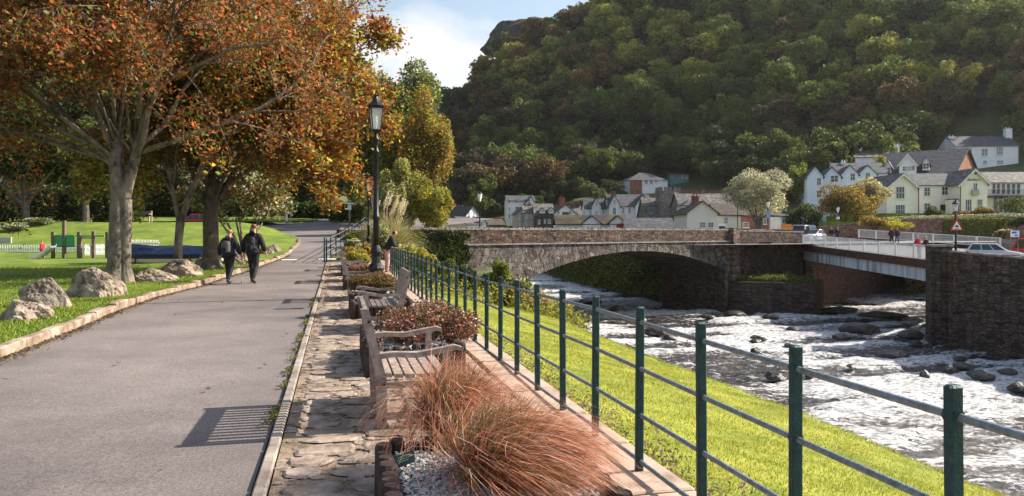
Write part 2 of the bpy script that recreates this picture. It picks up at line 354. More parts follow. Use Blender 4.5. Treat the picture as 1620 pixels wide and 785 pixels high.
# ================================================================ terrain: one sheet to the horizon
def in_poly(X, Y, poly):
    c = np.zeros(X.shape, bool); n = len(poly)
    for i in range(n):
        x0, y0 = poly[i]; x1, y1 = poly[(i + 1) % n]
        if y0 == y1: continue
        cond = ((y0 > Y) != (y1 > Y)) & (X < (x1 - x0) * (Y - y0) / (y1 - y0) + x0); c ^= cond
    return c
RIVER = [T(-18, 9), T(36, 9), (0.5, 54.2), (-6, 62), (-10, 150), (9, 150), (13, 138), (16, 108), (20, 87), (23, 76), (21.6, 72.6),
         (30.2, 77.6), (46.8, 94), (62, 112), (85, 108), (60, 84), (43.5, 66), (30.5, 53), (28.6, 50.4), (30.2, 43), (33, 28), (36, 15), (40, -20)]
def ramp_z(X, Y): return np.interp(Y, [0, 53, 78, 100], [-.95, -.75, .35, .5])
def left_z(X, Y):
    a = smooth(-20, -13, X)
    return prof(Y) * a + (1 - a) * np.interp(Y, [0, 42, 53, 75, 90, 400], [0, .05, 2.2, 2.5, 3.4, 8])
def town_z(X, Y):
    Ys = 172 - .65 * np.clip(X, -60, 130); Yh = Ys + 75
    z = .5 + .24 * np.clip(Y - Ys, 0, 75) + .8 * np.clip(Y - Yh, 0, 1e9)
    cap = np.interp(X, [-200, -80, -31, -24, -13.5, -5.6, 5.6, 19, 32, 50, 90, 200, 400], [20, 30, 46, 48, 57, 70, 80, 83, 89, 116, 150, 190, 220])
    return np.minimum(z, cap)
def ground_z(X, Y):
    X = np.asarray(X, float); Y = np.asarray(Y, float)
    s = X * U[0] + Y * U[1]; t = X * RR[0] + Y * RR[1]
    zl = left_z(X, Y) - .1
    wl = np.clip(np.minimum(.42 * np.clip(Y - 88, 0, 1e9), 48), 0, 48)
    zl = zl + wl * smooth(-14, -38, X)
    zr = np.where((s < 37) & (t < 12), -.45 - (t - 2) * .22 - .2, ramp_z(X, Y) - .15)
    side = smooth(1.5, 2.6, t)
    near = zl * (1 - side) + zr * side
    # beyond the bridge line
    bl = (Y - 48) - .838 * (X + 6.9)
    town = town_z(X, Y) - .1
    k = smooth(2, 6, bl) * smooth(-34, -10, X + 0 * Y)
    k = np.where((X > 30) & (Y > 90), smooth(90, 100, Y), k)
    k = np.maximum(k, smooth(240, 300, Y))
    z = near * (1 - k) + np.maximum(town, near * 0 - 9) * k
    ch = in_poly(X, Y, RIVER_W)
    return np.where(ch, -7.2, z)
cxr = np.mean([p[0] for p in RIVER]); 
def widen(poly, d):
    out = []; n = len(poly); A = sum(poly[i][0] * poly[(i + 1) % n][1] - poly[(i + 1) % n][0] * poly[i][1] for i in range(n)); sg = 1 if A > 0 else -1
    for i in range(n):
        p0 = Vector(poly[i - 1]); p1 = Vector(poly[i]); p2 = Vector(poly[(i + 1) % n])
        a = (p1 - p0).normalized(); b = (p2 - p1).normalized()
        n1 = Vector((a.y, -a.x)) * sg; n2_ = Vector((b.y, -b.x)) * sg; m = n1 + n2_
        m = m / max(.6, m.dot(n1)) if m.length > 1e-6 else n1
        out.append(tuple(p1 + m * d))
    return out
RIVER_W = widen(RIVER, .75)
def spaced(a, b, fine0, fine1, df, growth):
    mid = list(np.arange(fine0, fine1 + 1e-6, df)); lo = []; hi = []
    st = df; x = fine0
    while x > a: st *= growth; x -= st; lo.append(x)
    st = df; x = mid[-1]
    while x < b: st *= growth; x += st; hi.append(x)
    return np.array(lo[::-1] + mid + hi)
gx = spaced(-1200, 1500, -45, 95, .8, 1.07); gy = spaced(-200, 2200, -6, 150, .8, 1.05)
GX, GY = np.meshgrid(gx, gy); GZ = ground_z(GX, GY)
GZ = GZ + (fbm(GX / 14, GY / 14, 5) - .5) * np.clip((GY - 160) / 60, 0, 1) * 5
def gz(x, y): return float(ground_z(np.array([x]), np.array([y]))[0])
struct(grid_mesh('ground', GX, GY, GZ, M['hill_floor']))

# ---------------------------------------------------------------- left kerb line and asphalt path
KL = [(-3.2, -6.0), (-4.6, 1.5)] + [hit(*q)[:2] for q in [(0, 567), (111, 524), (185, 492), (247, 470), (310, 454.5), (351, 441), (412, 421), (449, 408), (473, 388), (474.5, 381)]] 
ye = KL[-1][1]
KL += [(KL[-1][0] - .5, ye + 1.2), (KL[-1][0] - 2.4, ye + 2.6), (KL[-1][0] - 5, ye + 3.4)]
kx = [p[0] for p in KL]; ky = [p[1] for p in KL]
def XL(y): return np.interp(y, ky, kx)
YB = ky[-1]                      # the branch road starts here
def XRt(y):                       # right edge of the road
    return np.interp(y, [-8, 35, 42, 50, 62, 75, 84], [-.2347 * -8 - .53, -.2347 * 35 - .53, -9.6, -10.3, -12.6, -14.6, -15.5])
rows = np.concatenate([np.arange(-6, YB, .5), [YB], np.arange(YB + .5, 84, .8)])
u_ = np.linspace(0, 1, 30)
far_l = hit(479, 353)
XLr = np.where(rows <= YB, XL(rows), np.interp(rows, [YB, YB + .6, 62, 66, 72, 78, 84], [kx[-1], -34, -44, -34, far_l[0] - .5, far_l[0] + .3, far_l[0] - 2]))
XRr = np.where(rows < 60, XRt(rows), np.interp(rows, [60, 66, 74, 84], [XRt(60), -8, -4, -2]))
AX = XLr[:, None] * (1 - u_) + XRr[:, None] * u_; AY = np.repeat(rows[:, None], 30, 1)
struct(grid_mesh('path', AX, AY, prof(AY) + .0 + 0 * AX + .012 * np.sin(np.pi * u_)[None, :], M['asphalt']))
def sheet(name, pts, m, dz=.02):
    b = MB(); b.add([(x, y, float(prof(y)) + dz) for x, y in pts], [tuple(range(len(pts)))]); return struct(b.build(name, m))
def q4(a): return [hit(*p)[:2] for p in a]
sheet('asphalt_patch', q4([(434, 490.5), (481, 489), (488, 481), (446, 482)]), M['asphalt_dark'])
sheet('asphalt_patch', q4([(482, 447), (510, 446), (514, 442.5), (488, 443)]), M['asphalt_dark'])
for a in ([(503, 411.5), (531, 411.5), (532, 409.8), (505, 409.8)], [(444, 412.6), (470, 412.4), (470, 411), (446, 411.2)]):
    sheet('road_marking', q4(a), M['paint'], .024)
for a in ([(485, 418), (487, 418), (531, 384), (529.5, 384)], [(498, 418), (500, 418), (532, 390), (531, 390)]):
    sheet('road_joint', q4(a), M['asphalt_dark'], .028)
# left kerb: stone blocks
kb = MB(); rng = random.Random(4)
pl = [Vector(p) for p in KL]; acc = 0
for i in range(1, len(pl) - 1):
    a, b = pl[i], pl[i + 1]; n = max(1, int((b - a).length / .75)); 
    for k in range(n):
        p = a.lerp(b, (k + .5) / n); q = b - a; an = math.atan2(q.y, q.x); d = (b - a).length / n
        h = .15 + rng.uniform(-.03, .03); nrm = Vector((-math.sin(an), math.cos(an))) 
        c = p + nrm * .08
        kb.box((c.x, c.y, float(prof(c.y)) + h / 2 - .03), (d - .015, .16 + rng.uniform(-.02, .02), h + .05), (rng.uniform(-.03, .03), rng.uniform(-.015, .015), an + rng.uniform(-.015, .015)), bev=.018)
struct(kb.build('kerb', M['kerb']))
# left lawn
rows2 = np.concatenate([np.arange(-6, YB - .01, .35), [YB]])
u2 = 1 - (1 - np.linspace(0, 1, 90)) ** 1.0
LX = (XL(rows2) - .10)[:, None] * (1 - u2 ** 1.6) + (-75) * u2 ** 1.6; LY = np.repeat(rows2[:, None], 90, 1)
LZ = left_z(LX, LY) + .09 + (fbm(LX / 3, LY / 3, 3) - .5) * .12 * np.minimum(1, u2[None, :] * 20)
struct(grid_mesh('lawn', LX, LY, LZ, M['lawn_left']))
fl = np.arange(61.5, 90, .6); uu = np.linspace(0, 1, 40)
FR = np.interp(fl, [61.5, 64, 70, 75, 80, 84, 90], [-34, -27, far_l[0] - 1, far_l[0], far_l[0] - .3, far_l[0] - 3, far_l[0] - 9]) - .1
FX = FR[:, None] * (1 - uu) + (-75) * uu; FY = np.repeat(fl[:, None], 40, 1)
struct(grid_mesh('lawn', FX, FY, left_z(FX, FY) + .16, M['lawn_left']))

# ---------------------------------------------------------------- terrace: kerb strip, mortar bed, cobbles, slabs
def quad_strip(name, t0, t1, s0, s1, m, dz=0, n=60, nt=6, rough=0):
    s = np.linspace(s0, s1, n); t = np.linspace(t0, t1, nt); S, TT = np.meshgrid(s, t, indexing='ij')
    X = S * U[0] + TT * RR[0]; Y = S * U[1] + TT * RR[1]
    return struct(grid_mesh(name, X, Y, prof(Y) + dz + (fbm(X * 3, Y * 3, 9) - .5) * rough, m))
quad_strip('paving_bed', -.40, 2.0, -4, 34.5, M['mortar'], .02, 260, 30, .02)
b = MB(); rng = random.Random(8); s = -4
while s < 34.4:
    l = rng.uniform(.85, .95); x, y = T(s + l / 2, -.455)
    b.box((x, y, float(prof(y)) - .035), (l - .006, .085, .15), (0, 0, TERR + rng.uniform(-.006, .006)), bev=.012); s += l
struct(b.build('kerb_edging', M['kerb_pale']))
def stone_poly(mb, s, t, ls, lt, h, rng, z0=.02):
    n = rng.randint(7, 10); ph = rng.uniform(0, 6.28); out = []; inn = []
    pw = rng.uniform(2.2, 4.0)
    for k in range(n):
        a = 2 * math.pi * (k + rng.uniform(-.22, .22)) / n
        ca, sa = math.cos(a), math.sin(a); r = 1 / (abs(ca) ** pw + abs(sa) ** pw) ** (1 / pw) * rng.uniform(.84, 1.04)
        x, y = T(s + ls * sa * r, t + lt * ca * r); z = float(prof(y)) + z0
        out.append((x, y, z)); x2, y2 = T(s + ls * sa * r * .84, t + lt * ca * r * .88); inn.append((x2, y2, z + h))
    c = T(s, t); vs = out + inn + [(c[0], c[1], float(prof(c[1])) + z0 + h * 1.15)]
    mb.add(vs, [(k, (k + 1) % n, n + (k + 1) % n, n + k) for k in range(n)] + [(n + k, n + (k + 1) % n, 2 * n) for k in range(n)])
cb = MB(); rng = random.Random(12); s = 1.0
while s < 34:
    rs = rng.uniform(.10, .16); t = -.35 + rng.uniform(0, .08)
    if s > 16: rs *= 1.2
    while t < 1.15:
        lt = rng.uniform(.11, .24); t += lt
        if t + lt > 1.3: break
        if rng.random() > .03: stone_poly(cb, s + rng.uniform(-.05, .05), t, rs * rng.uniform(.84, 1.02), lt * 1.02, rng.uniform(.006, .014), rng, .028)
        t += lt + rng.uniform(.005, .04)
    s += rs * 2 + rng.uniform(-.02, .02)
for k in range(3200):
    s = 1.5 + 20 * rng.random() ** 1.5; t = rng.uniform(-.37, 1.2); q = rng.uniform(.014, .04); stone_poly(cb, s, t, q, q * rng.uniform(1, 1.9), rng.uniform(.004, .010), rng, .022)
struct(cb.build('cobbled_paving', M['cobble'], smooth=False))
sb = MB(); s = -4
while s < 34:
    l = rng.uniform(.55, 1.1)
    for t0, t1 in ((1.2, 1.62), (1.65, 2.12)):
        x, y = T(s + l / 2, (t0 + t1) / 2); sb.box((x, y, float(prof(y)) + .015), (l - .03, t1 - t0 - .02, .07), (rng.uniform(-.008, .008), rng.uniform(-.008, .008), TERR + rng.uniform(-.01, .01)), bev=.012)
    s += l
struct(sb.build('edge_paving', M['slab']))
# retaining wall of the terrace
b = MB(); b.box((0, 0, -.6), (38.5, .2, 1.16)); o = b.build('retaining_wall', M['rubble_wall']); x, y = T(15.2, 1.99); o.location = (x, y, 0); o.rotation_euler = (0, 0, TERR)
tag(o, 'low rubble retaining wall below the green fence, above the riverside lawn', 'wall')
# riverside lawn and its stone edge
S_, T_ = np.meshgrid(np.linspace(-6, 36, 200), np.linspace(2.02, 9.0, 40), indexing='ij')
edge = (fbm(S_ / 2.2, T_ * 0, 21) - .5) * .5 * (T_ - 2) / 7
TW = T_ + edge
LXR = S_ * U[0] + TW * RR[0]; LYR = S_ * U[1] + TW * RR[1]
LZR = -.42 - (T_ - 2) * .225 + (fbm(LXR / 2.5, LYR / 2.5, 7) - .5) * .16
LZR = LZR - np.where(T_ > 8.8, .2, 0)
struct(grid_mesh('riverside_lawn', LXR, LYR, LZR, M['lawn']))
def lawnr_z(t): return -.42 - (t - 2) * .225
# river edge wall of the lawn
b = MB(); b.box((0, 0, -4.9), (44, 1.6, 5.6)); o = b.build('river_bank_wall', M['river_wall']); x, y = T(15.5, 8.3); o.location = (x, y, 0); o.rotation_euler = (0, 0, TERR)
tag(o, 'stone bank wall under the edge of the riverside lawn', 'wall')
# ---------------------------------------------------------------- water
xs = np.arange(0, 66, .32); ys = np.concatenate([np.arange(2, 60, .3), np.arange(60, 150, .5)])
WX, WY = np.meshgrid(xs, ys)
fl_ = WX * .22 - WY * .975; cr_ = WX * .975 + WY * .22           # along and across the flow
rap = fbm(fl_ / 2.2, cr_ / 6.5, 31, 4)
WZ = -6.0 + (rap - .47) * .75 + (fbm(WX * 1.3, WY * 1.3, 33, 3) - .45) * .32 + (fbm(WX * 3.6, WY * 2.9, 36, 2) - .37) * .16
calm_shade = np.exp(-(((WX - 29) / 9) ** 2 + ((WY - 61) / 4.5) ** 2)) * .8  # calmer band; the flat bridge's shadow is put into its darker colour
calm_shade = np.maximum(calm_shade, np.exp(-((WX - 26) / 5) ** 2) * smooth(56, 46, WY) * .0)
rw = np.interp(WY, [15, 28, 43, 50], [36, 33, 30.2, 28.6]); calm_shade = np.maximum(calm_shade, np.exp(-((rw - WX) / 2.5) ** 2) * (WY < 50) * .7)
calm_shade = np.maximum(calm_shade, np.exp(-(((WX - 11) / 3.2) ** 2 + ((WY - 42) / 9) ** 2)) * .55)
foam = np.clip((rap - .46) * 4.2 + .5 - calm_shade * .8, 0, 1)
keep = in_poly((WX[:-1, :-1] + WX[1:, 1:]) / 2, (WY[:-1, :-1] + WY[1:, 1:]) / 2, widen(RIVER, 1.2))
m = bpy.data.materials.new('river_water'); m.use_nodes = True; t = m.node_tree; N = t.nodes.new; K = t.links.new; p = t.nodes['Principled BSDF']; out = t.nodes['Material Output']
p.inputs['Roughness'].default_value = .16; p.inputs['Specular IOR Level'].default_value = .5
tcn = N('ShaderNodeTexCoord'); mp_ = N('ShaderNodeMapping'); mp_.inputs['Scale'].default_value = (.75, 1.5, 1); K(tcn.outputs['Object'], mp_.inputs[0])
n1 = N('ShaderNodeTexNoise'); n1.inputs['Scale'].default_value = 1.1; n1.inputs['Detail'].default_value = 9; n1.inputs['Roughness'].default_value = .68; n1.inputs['Distortion'].default_value = 1.2; K(mp_.outputs[0], n1.inputs[0])
at = N('ShaderNodeAttribute'); at.attribute_name = 'foam'
nF = N('ShaderNodeTexNoise'); nF.inputs['Scale'].default_value = 3.4; nF.inputs['Detail'].default_value = 8; nF.inputs['Roughness'].default_value = .72; nF.inputs['Distortion'].default_value = .8; K(mp_.outputs[0], nF.inputs[0])
nm = N('ShaderNodeMath'); nm.operation = 'MULTIPLY_ADD'; nm.inputs[1].default_value = .6; K(n1.outputs[0], nm.inputs[0]); K(nF.outputs[0], nm.inputs[2])
nm2 = N('ShaderNodeMath'); nm2.operation = 'MULTIPLY'; nm2.inputs[1].default_value = .78; K(nm.outputs[0], nm2.inputs[0])
ad = N('ShaderNodeMath'); ad.operation = 'MULTIPLY_ADD'; ad.inputs[1].default_value = .18; K(at.outputs['Fac'], ad.inputs[0]); K(nm2.outputs[0], ad.inputs[2])
mr = N('ShaderNodeMapRange'); mr.interpolation_type = 'SMOOTHSTEP'; mr.inputs[1].default_value = .675; mr.inputs[2].default_value = .775; K(ad.outputs[0], mr.inputs[0])
n2_ = N('ShaderNodeTexNoise'); n2_.inputs['Scale'].default_value = .5; n2_.inputs['Detail'].default_value = 4; K(mp_.outputs[0], n2_.inputs[0])
cr = N('ShaderNodeValToRGB'); e = cr.color_ramp.elements; e[0].position = .38; e[1].position = .62; e[0].color = (.016, .018, .021, 1); e[1].color = (.06, .046, .04, 1); K(n2_.outputs[0], cr.inputs[0])
fd = N('ShaderNodeBsdfDiffuse'); 
n3 = N('ShaderNodeTexNoise'); n3.inputs['Scale'].default_value = 5; n3.inputs['Detail'].default_value = 6; K(mp_.outputs[0], n3.inputs[0])
fr = N('ShaderNodeValToRGB'); fr.color_ramp.elements[0].position = .35; fr.color_ramp.elements[1].position = .6; fr.color_ramp.elements[0].color = (.26, .25, .25, 1); fr.color_ramp.elements[1].color = (.70, .70, .71, 1); K(n3.outputs[0], fr.inputs[0]); K(fr.outputs[0], fd.inputs[0])
K(cr.outputs[0], p.inputs['Base Color'])
b1 = N('ShaderNodeBump'); b1.inputs['Strength'].default_value = .9; b1.inputs['Distance'].default_value = .22
hm = N('ShaderNodeMath'); hm.operation = 'ADD'; K(n1.outputs[0], hm.inputs[0]); 
hm2 = N('ShaderNodeMath'); hm2.operation = 'MULTIPLY'; hm2.inputs[1].default_value = .4; K(n3.outputs[0], hm2.inputs[0]); K(hm2.outputs[0], hm.inputs[1]); K(hm.outputs[0], b1.inputs['Height'])
K(b1.outputs[0], p.inputs['Normal']); K(b1.outputs[0], fd.inputs['Normal'])
ms = N('ShaderNodeMixShader'); K(mr.outputs[0], ms.inputs[0]); K(p.outputs[0], ms.inputs[1]); K(fd.outputs[0], ms.inputs[2]); K(ms.outputs[0], out.inputs[0])
wo_ = grid_mesh('river_water', WX, WY, WZ, m, keep=keep); struct(wo_)
a = wo_.data.attributes.new('foam', 'FLOAT', 'POINT'); a.data.foreach_set('value', foam.astype(np.float32).ravel())

# ================================================================ walls and bridges
def ico_rock(seed, size, flat=.6, rough=.25, sub=3):
    bm = bmesh.new(); bmesh.ops.create_icosphere(bm, subdivisions=sub, radius=1); rg = random.Random(seed)
    planes = []
    for k in range(9):
        d = Vector((rg.gauss(0, 1), rg.gauss(0, 1), rg.gauss(0, .9))).normalized(); planes.append((d, rg.uniform(.62, .92)))
    off = rg.uniform(0, 50)
    for v in bm.verts:
        c = v.co.copy(); 
        for d, k in planes:
            q = c.dot(d)
            if q > k: c -= d * (q - k) * .9
        cr_ = abs(float(fbm(c.x * 2.3 + off, c.y * 2.1 + c.z * 2.6, seed + 7, 3)) - .44); c *= 1 - .10 * math.exp(-(cr_ / .022) ** 2) * (sub > 2)
        n = float(fbm(c.x * 1.6 + off, c.y * 1.6 + c.z * 1.3 + off, seed, 4)) - .47
        c *= 1 + n * rough * 1.6
        v.co = Vector((c.x * size[0], c.y * size[1], c.z * size[2] * (1 if c.z > 0 else .5)))
    me = bpy.data.meshes.new('rock'); bm.to_mesh(me); bm.free(); me.polygons.foreach_set('use_smooth', [False] * len(me.polygons)); return me
bx, by = .767, .643; BA = math.atan2(by, bx); B0 = Vector((-6.9, 48))
def BW(x, y=0): return (B0.x + bx * x - by * y, B0.y + by * x + bx * y)
br = thing('stone_bridge', 'long dark stone road bridge with one low segmental arch across the river', 'bridge', (B0.x, B0.y, 0), BA)
xa, xb = 9.7, 35.4; zc, zs = .0, -2.1; half = (xb - xa) / 2; rise = zc - zs; Rr = (half ** 2 + rise ** 2) / (2 * rise); xm = (xa + xb) / 2
def arch(x): return zc - Rr + math.sqrt(max(0, Rr ** 2 - (x - xm) ** 2))
XS0, XS1, TOPS = -1, 36.4, .72; Wd = 7.5
xs_ = list(np.linspace(XS0, xa, 12)) + list(np.linspace(xa, xb, 40))[1:] + [XS1]
for yy in (0, Wd):
    sp = MB()
    for i in range(len(xs_) - 1):
        x0, x1 = xs_[i], xs_[i + 1]; ins = (x0 >= xa - 1e-6 and x1 <= xb + 1e-6)
        z0, z1 = (arch(x0), arch(x1)) if ins else (-7.2, -7.2)
        sp.add([(x0, yy, z0), (x1, yy, z1), (x1, yy, TOPS), (x0, yy, TOPS)], [(0, 1, 2, 3)])
    sp.build('spandrel_wall', M['bridge_spandrel'], br)
sp = MB()
for i in range(11, 11 + 39):
    x0, x1 = xs_[i], xs_[i + 1]; sp.add([(x0, 0, arch(x0)), (x1, 0, arch(x1)), (x1, Wd, arch(x1)), (x0, Wd, arch(x0))], [(0, 1, 2, 3)])
for xx in (xa, xb): sp.add([(xx, 0, arch(xx) + .0), (xx, Wd, arch(xx)), (xx, Wd, -7.2), (xx, 0, -7.2)], [(0, 1, 2, 3)])
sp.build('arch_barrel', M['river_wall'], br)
rg_ = MB(); n = 74; rng = random.Random(2)
for k in range(n):
    x0 = xa + (xb - xa) * k / n + .02; x1 = xa + (xb - xa) * (k + 1) / n - .02; h = .62 + rng.uniform(-.05, .05)
    def off(x, h): 
        nx = (x - xm) / Rr; nz = math.sqrt(1 - nx * nx); return (x + nx * h, arch(x) + nz * h)
    a0 = (x0, arch(x0) - .01); a1 = (x1, arch(x1) - .01); rg_.prism([a0, a1, off(x1, h), off(x0, h)], -.06 - rng.uniform(0, .02), .1)
rg_.build('arch_ring', M['bridge_spandrel'], br)
b = MB(); b.box(((XS0 + XS1) / 2, -.0, TOPS + .0), (XS1 - XS0, .26, .10)); b.build('string_course', M['coping'], br)
b = MB(); b.box(((XS0 + XS1) / 2, .2, TOPS + .54), (XS1 - XS0, .42, 1.0)); b.box(((XS0 + XS1) / 2, Wd - .2, TOPS + .54), (XS1 - XS0, .42, 1.0)); b.build('parapet', M['parapet_stone'], br)
b = MB(); rng = random.Random(6)
for yy in (.2, Wd - .2):
    x = XS0
    while x < XS1 - .1:
        l = rng.uniform(.12, .26); h = rng.uniform(.10, .2); b.box((x + l / 2, yy + rng.uniform(-.02, .02), TOPS + 1.04 + h / 2 - .02), (l - .02, .46, h), (0, rng.uniform(-.12, .12), 0)); x += l
b.build('coping', M['coping'], br)
b = MB(); b.box(((XS0 + XS1) / 2, Wd / 2, TOPS - .02), (XS1 - XS0, Wd - .9, .2)); b.build('roadway', M['road'], br)
b = MB(); b.box((36.6, -.18, -2.6), (1.0, .55, 9.2)); b.box((36.6, .1, 1.9), (1.15, .7, .16)); b.build('pilaster', M['bridge_stone'], br)
# wall beyond the bridge, to the girder bridge
def wall_run(name, pts, z0, ztop, th, m, label, cat='wall', copi=True, seed=1, step=None):
    """wall along a polyline; ztop list; each run a box with a sloping top, all one mesh; coping stones a part"""
    th_ = th; ox, oy = pts[0]; root = thing(name, label, cat, (ox, oy, 0)); b = MB(); c = MB(); rg = random.Random(seed)
    for i in range(len(pts) - 1):
        a = Vector(pts[i]) - Vector((ox, oy)); q = Vector(pts[i + 1]) - Vector((ox, oy)); d = (q - a).normalized(); nn = Vector((-d.y, d.x)) * th_ / 2
        za, zb = ztop[i], ztop[i + 1]
        vs = [(a.x + nn.x, a.y + nn.y, z0), (q.x + nn.x, q.y + nn.y, z0), (q.x - nn.x, q.y - nn.y, z0), (a.x - nn.x, a.y - nn.y, z0)]
        vs += [(vs[0][0], vs[0][1], za), (vs[1][0], vs[1][1], zb), (vs[2][0], vs[2][1], zb), (vs[3][0], vs[3][1], za)]
        b.add(vs, [(3, 2, 1, 0), (4, 5, 6, 7), (0, 1, 5, 4), (1, 2, 6, 5), (2, 3, 7, 6), (3, 0, 4, 7)])
        if copi:
            Ln = (q - a).length; x = 0; an = math.atan2(d.y, d.x)
            while x < Ln - .05:
                l = rg.uniform(.15, .32) if step is None else step * rg.uniform(.8, 1.2); f = (x + l / 2) / Ln; p_ = a.lerp(q, min(1, f)); h = rg.uniform(.08, .17)
                c.box((p_.x, p_.y, za + (zb - za) * f + h / 2 - .02), (l - .02, abs(th_) + .05, h), (0, rg.uniform(-.08, .08), an)); x += l
    b.build('stonework', m, root)
    if copi: c.build('coping', M['coping'], root)
    return root
p1 = BW(36.9, .25); p2 = (29.9, 77.0)
wall_run('river_wall', [p1, p2], -7.2, [1.68, 1.55], .5, M['parapet_stone'], 'dark stone wall between the arched bridge and the white-railed bridge', seed=3)
# low ledge abutment in front of it
b = MB(); pl_ = [(20.6, 71.0), (21.4, 69.9), (27.9, 68.3), (30.3, 72.5), (30.6, 77.0), (22, 72.4)]
b.prism([(x - 25, y - 70) for x, y in pl_], -7.2, -3.1, 'z'); o = b.build('stone_abutment', M['river_wall']); o.location = (25, 70, 0)
tag(o, 'low stone abutment with a grassy top standing in the water beside the arch', 'abutment')
# red wall of the side stream
wall_run('stream_wall', [(30.4, 76.4), (46.8, 94.2), (62, 112)], -7.2, [.0, .2, .3], .7, M['red_wall'], 'reddish stone wall of the side stream, running back under the white-railed bridge', copi=False)
wall_run('stream_wall', [(29.6, 50.8), (31.2, 53.0), (44, 66), (60.7, 83.6)], -7.2, [-1.4, -1.5, -1.3, -.4], .7, M['river_wall'], 'dark stone wall of the side stream on the car park side', copi=False)
# right river wall with its end pier
wall_run('river_wall', [(29.3, 49.6), (30.55, 43), (33.35, 28), (36.35, 15), (40, -10)], -7.2, [.28, -.02, -.25, -.3, -.3], .7, M['river_wall'], 'tall dark river wall with rough coping at the right, beside the parked silver car', seed=9)
rt = thing('stone_pier', 'square dark stone pier where the tall right river wall meets the white-railed bridge', 'pier', (28.95, 50.6, 0), R(-12))
b = MB(); b.box((0, 0, -3.3), (1.25, 1.3, 7.8)); b.build('shaft', M['river_wall'], rt); b = MB(); b.box((0, 0, .67), (1.36, 1.4, .14), bev=.03); b.build('cap', M['coping'], rt)
# plaza road and bridge deck
def polysheet(name, pts, m, dz=0, zf=ramp_z):
    bm = bmesh.new(); vs = [bm.verts.new((x, y, float(zf(x, y)) + dz)) for x, y in pts]; f = bm.faces.new(vs); bmesh.ops.triangulate(bm, faces=[f], ngon_method='EAR_CLIP')
    bmesh.ops.recalc_face_normals(bm, faces=bm.faces); me = bpy.data.meshes.new(name); bm.to_mesh(me); bm.free()
    if me.polygons[0].normal.z < 0: me.flip_normals()
    me.materials.append(m); return struct(link(name, me))
polysheet('road', [(29.5, 50.6), (31, 53), (36, 58), (44.2, 66), (52, 74.6), (60, 83.6), (110, 110), (150, 53), (150, 0), (40.5, -5), (38, 0), (36.6, 15), (33.6, 28), (30.8, 43)], M['road'], .0)
polysheet('road', [(29.7, 77), (31, 77.5), (46.8, 95), (62, 112), (110, 110), (110, 118), (60, 122), (40, 108), (20, 90), (-14, 60), (-8, 56)], M['road'], .02, lambda x, y: .5 if y > 90 else .36)
gb = thing('girder_bridge', 'flat road bridge with white railings and rust-stained white girder over the side stream', 'bridge', (0, 0, 0))
A0, A1 = Vector((29.75, 76.3)), Vector((29.9, 52.9)); C0, C1 = Vector((37.2, 80.2)), Vector((43.6, 66.2))
zA, zB = .32, -.44; zC, zD = .42, -.05
b = MB()
b.add([(A0.x, A0.y, zA - .03), (A1.x, A1.y, zB - .03), (C1.x, C1.y, zD - .03), (C0.x, C0.y, zC - .03), (A0.x, A0.y, zA - .55), (A1.x, A1.y, zB - .55), (C1.x, C1.y, zD - .55), (C0.x, C0.y, zC - .55)],
      [(0, 1, 2, 3), (7, 6, 5, 4), (0, 4, 5, 1), (1, 5, 6, 2), (2, 6, 7, 3), (3, 7, 4, 0)]); b.build('deck', M['road'], gb)
def beam(pa, pb, za, zb, top, dep, w, m, nm, offx=0):
    b = MB(); x = -w / 2
    vs = []
    for (p, z) in ((pa, za), (pb, zb)):
        for dx, dz in ((-w / 2 + offx, top), (w / 2 + offx, top), (w / 2 + offx, top - dep), (-w / 2 + offx, top - dep)): vs.append((p.x + dx, p.y, z + dz))
    b.add(vs, [(0, 1, 2, 3), (7, 6, 5, 4), (0, 4, 5, 1), (1, 5, 6, 2), (2, 6, 7, 3), (3, 7, 4, 0)]); return b.build(nm, m, gb)
beam(A0, A1, zA, zB, .0, .62, .28, M['rust'], 'edge_beam')
M['girder'] = mat('stained_girder', (.16, .17, .17), (.62, .68, .72), 1.1, .7, .2, 6, c3=(.45, .50, .54), stretch=(1, 1.6, .12))
beam(A0, A1, zA, zB, -.622, .95, .12, M['girder'], 'girder', .16)
def railing(root, pa, pb, za, zb, h, nbay, nm='railing'):
    r = MB(); r.tube([(pa.x, pa.y, za + h), (pb.x, pb.y, zb + h)], .035, 6); 
    r.tube([(pa.x, pa.y, za + .08), (pb.x, pb.y, zb + .08)], .03, 4); r.build('handrail', M['white_paint'], root)
    for i in range(nbay + 1):
        f = i / nbay; p_ = pa.lerp(pb, f); z = za + (zb - za) * f; pp = MB(); pp.box((p_.x, p_.y, z + h / 2), (.09, .16, h + .06), bev=.01); pp.build('post', M['white_paint'], root)
        if i < nbay:
            q = MB(); L_ = (pb - pa).length / nbay; n = int(L_ / .11)
            for k in range(1, n):
                g = (i + k / n) / nbay; p2_ = pa.lerp(pb, g); z2 = za + (zb - za) * g; q.box((p2_.x, p2_.y, z2 + h / 2 + .04), (.022, .022, h - .1))
            q.build('bar_panel', M['white_paint'], root)
rl = thing('bridge_railing', 'white railing along the river side of the flat bridge, where two people lean', 'railing', (0, 0, 0), group='white railings of the flat bridge'); railing(rl, A0, A1, zA, zB, 1.02, 9)
C2 = Vector((37.0, 79.6)); C3 = Vector((43.4, 66.3))
rl = thing('bridge_railing', 'white railing along the far side of the flat bridge, below the garden wall', 'railing', (0, 0, 0), group='white railings of the flat bridge'); railing(rl, C2, C3, 1.0, .2, .85, 7)
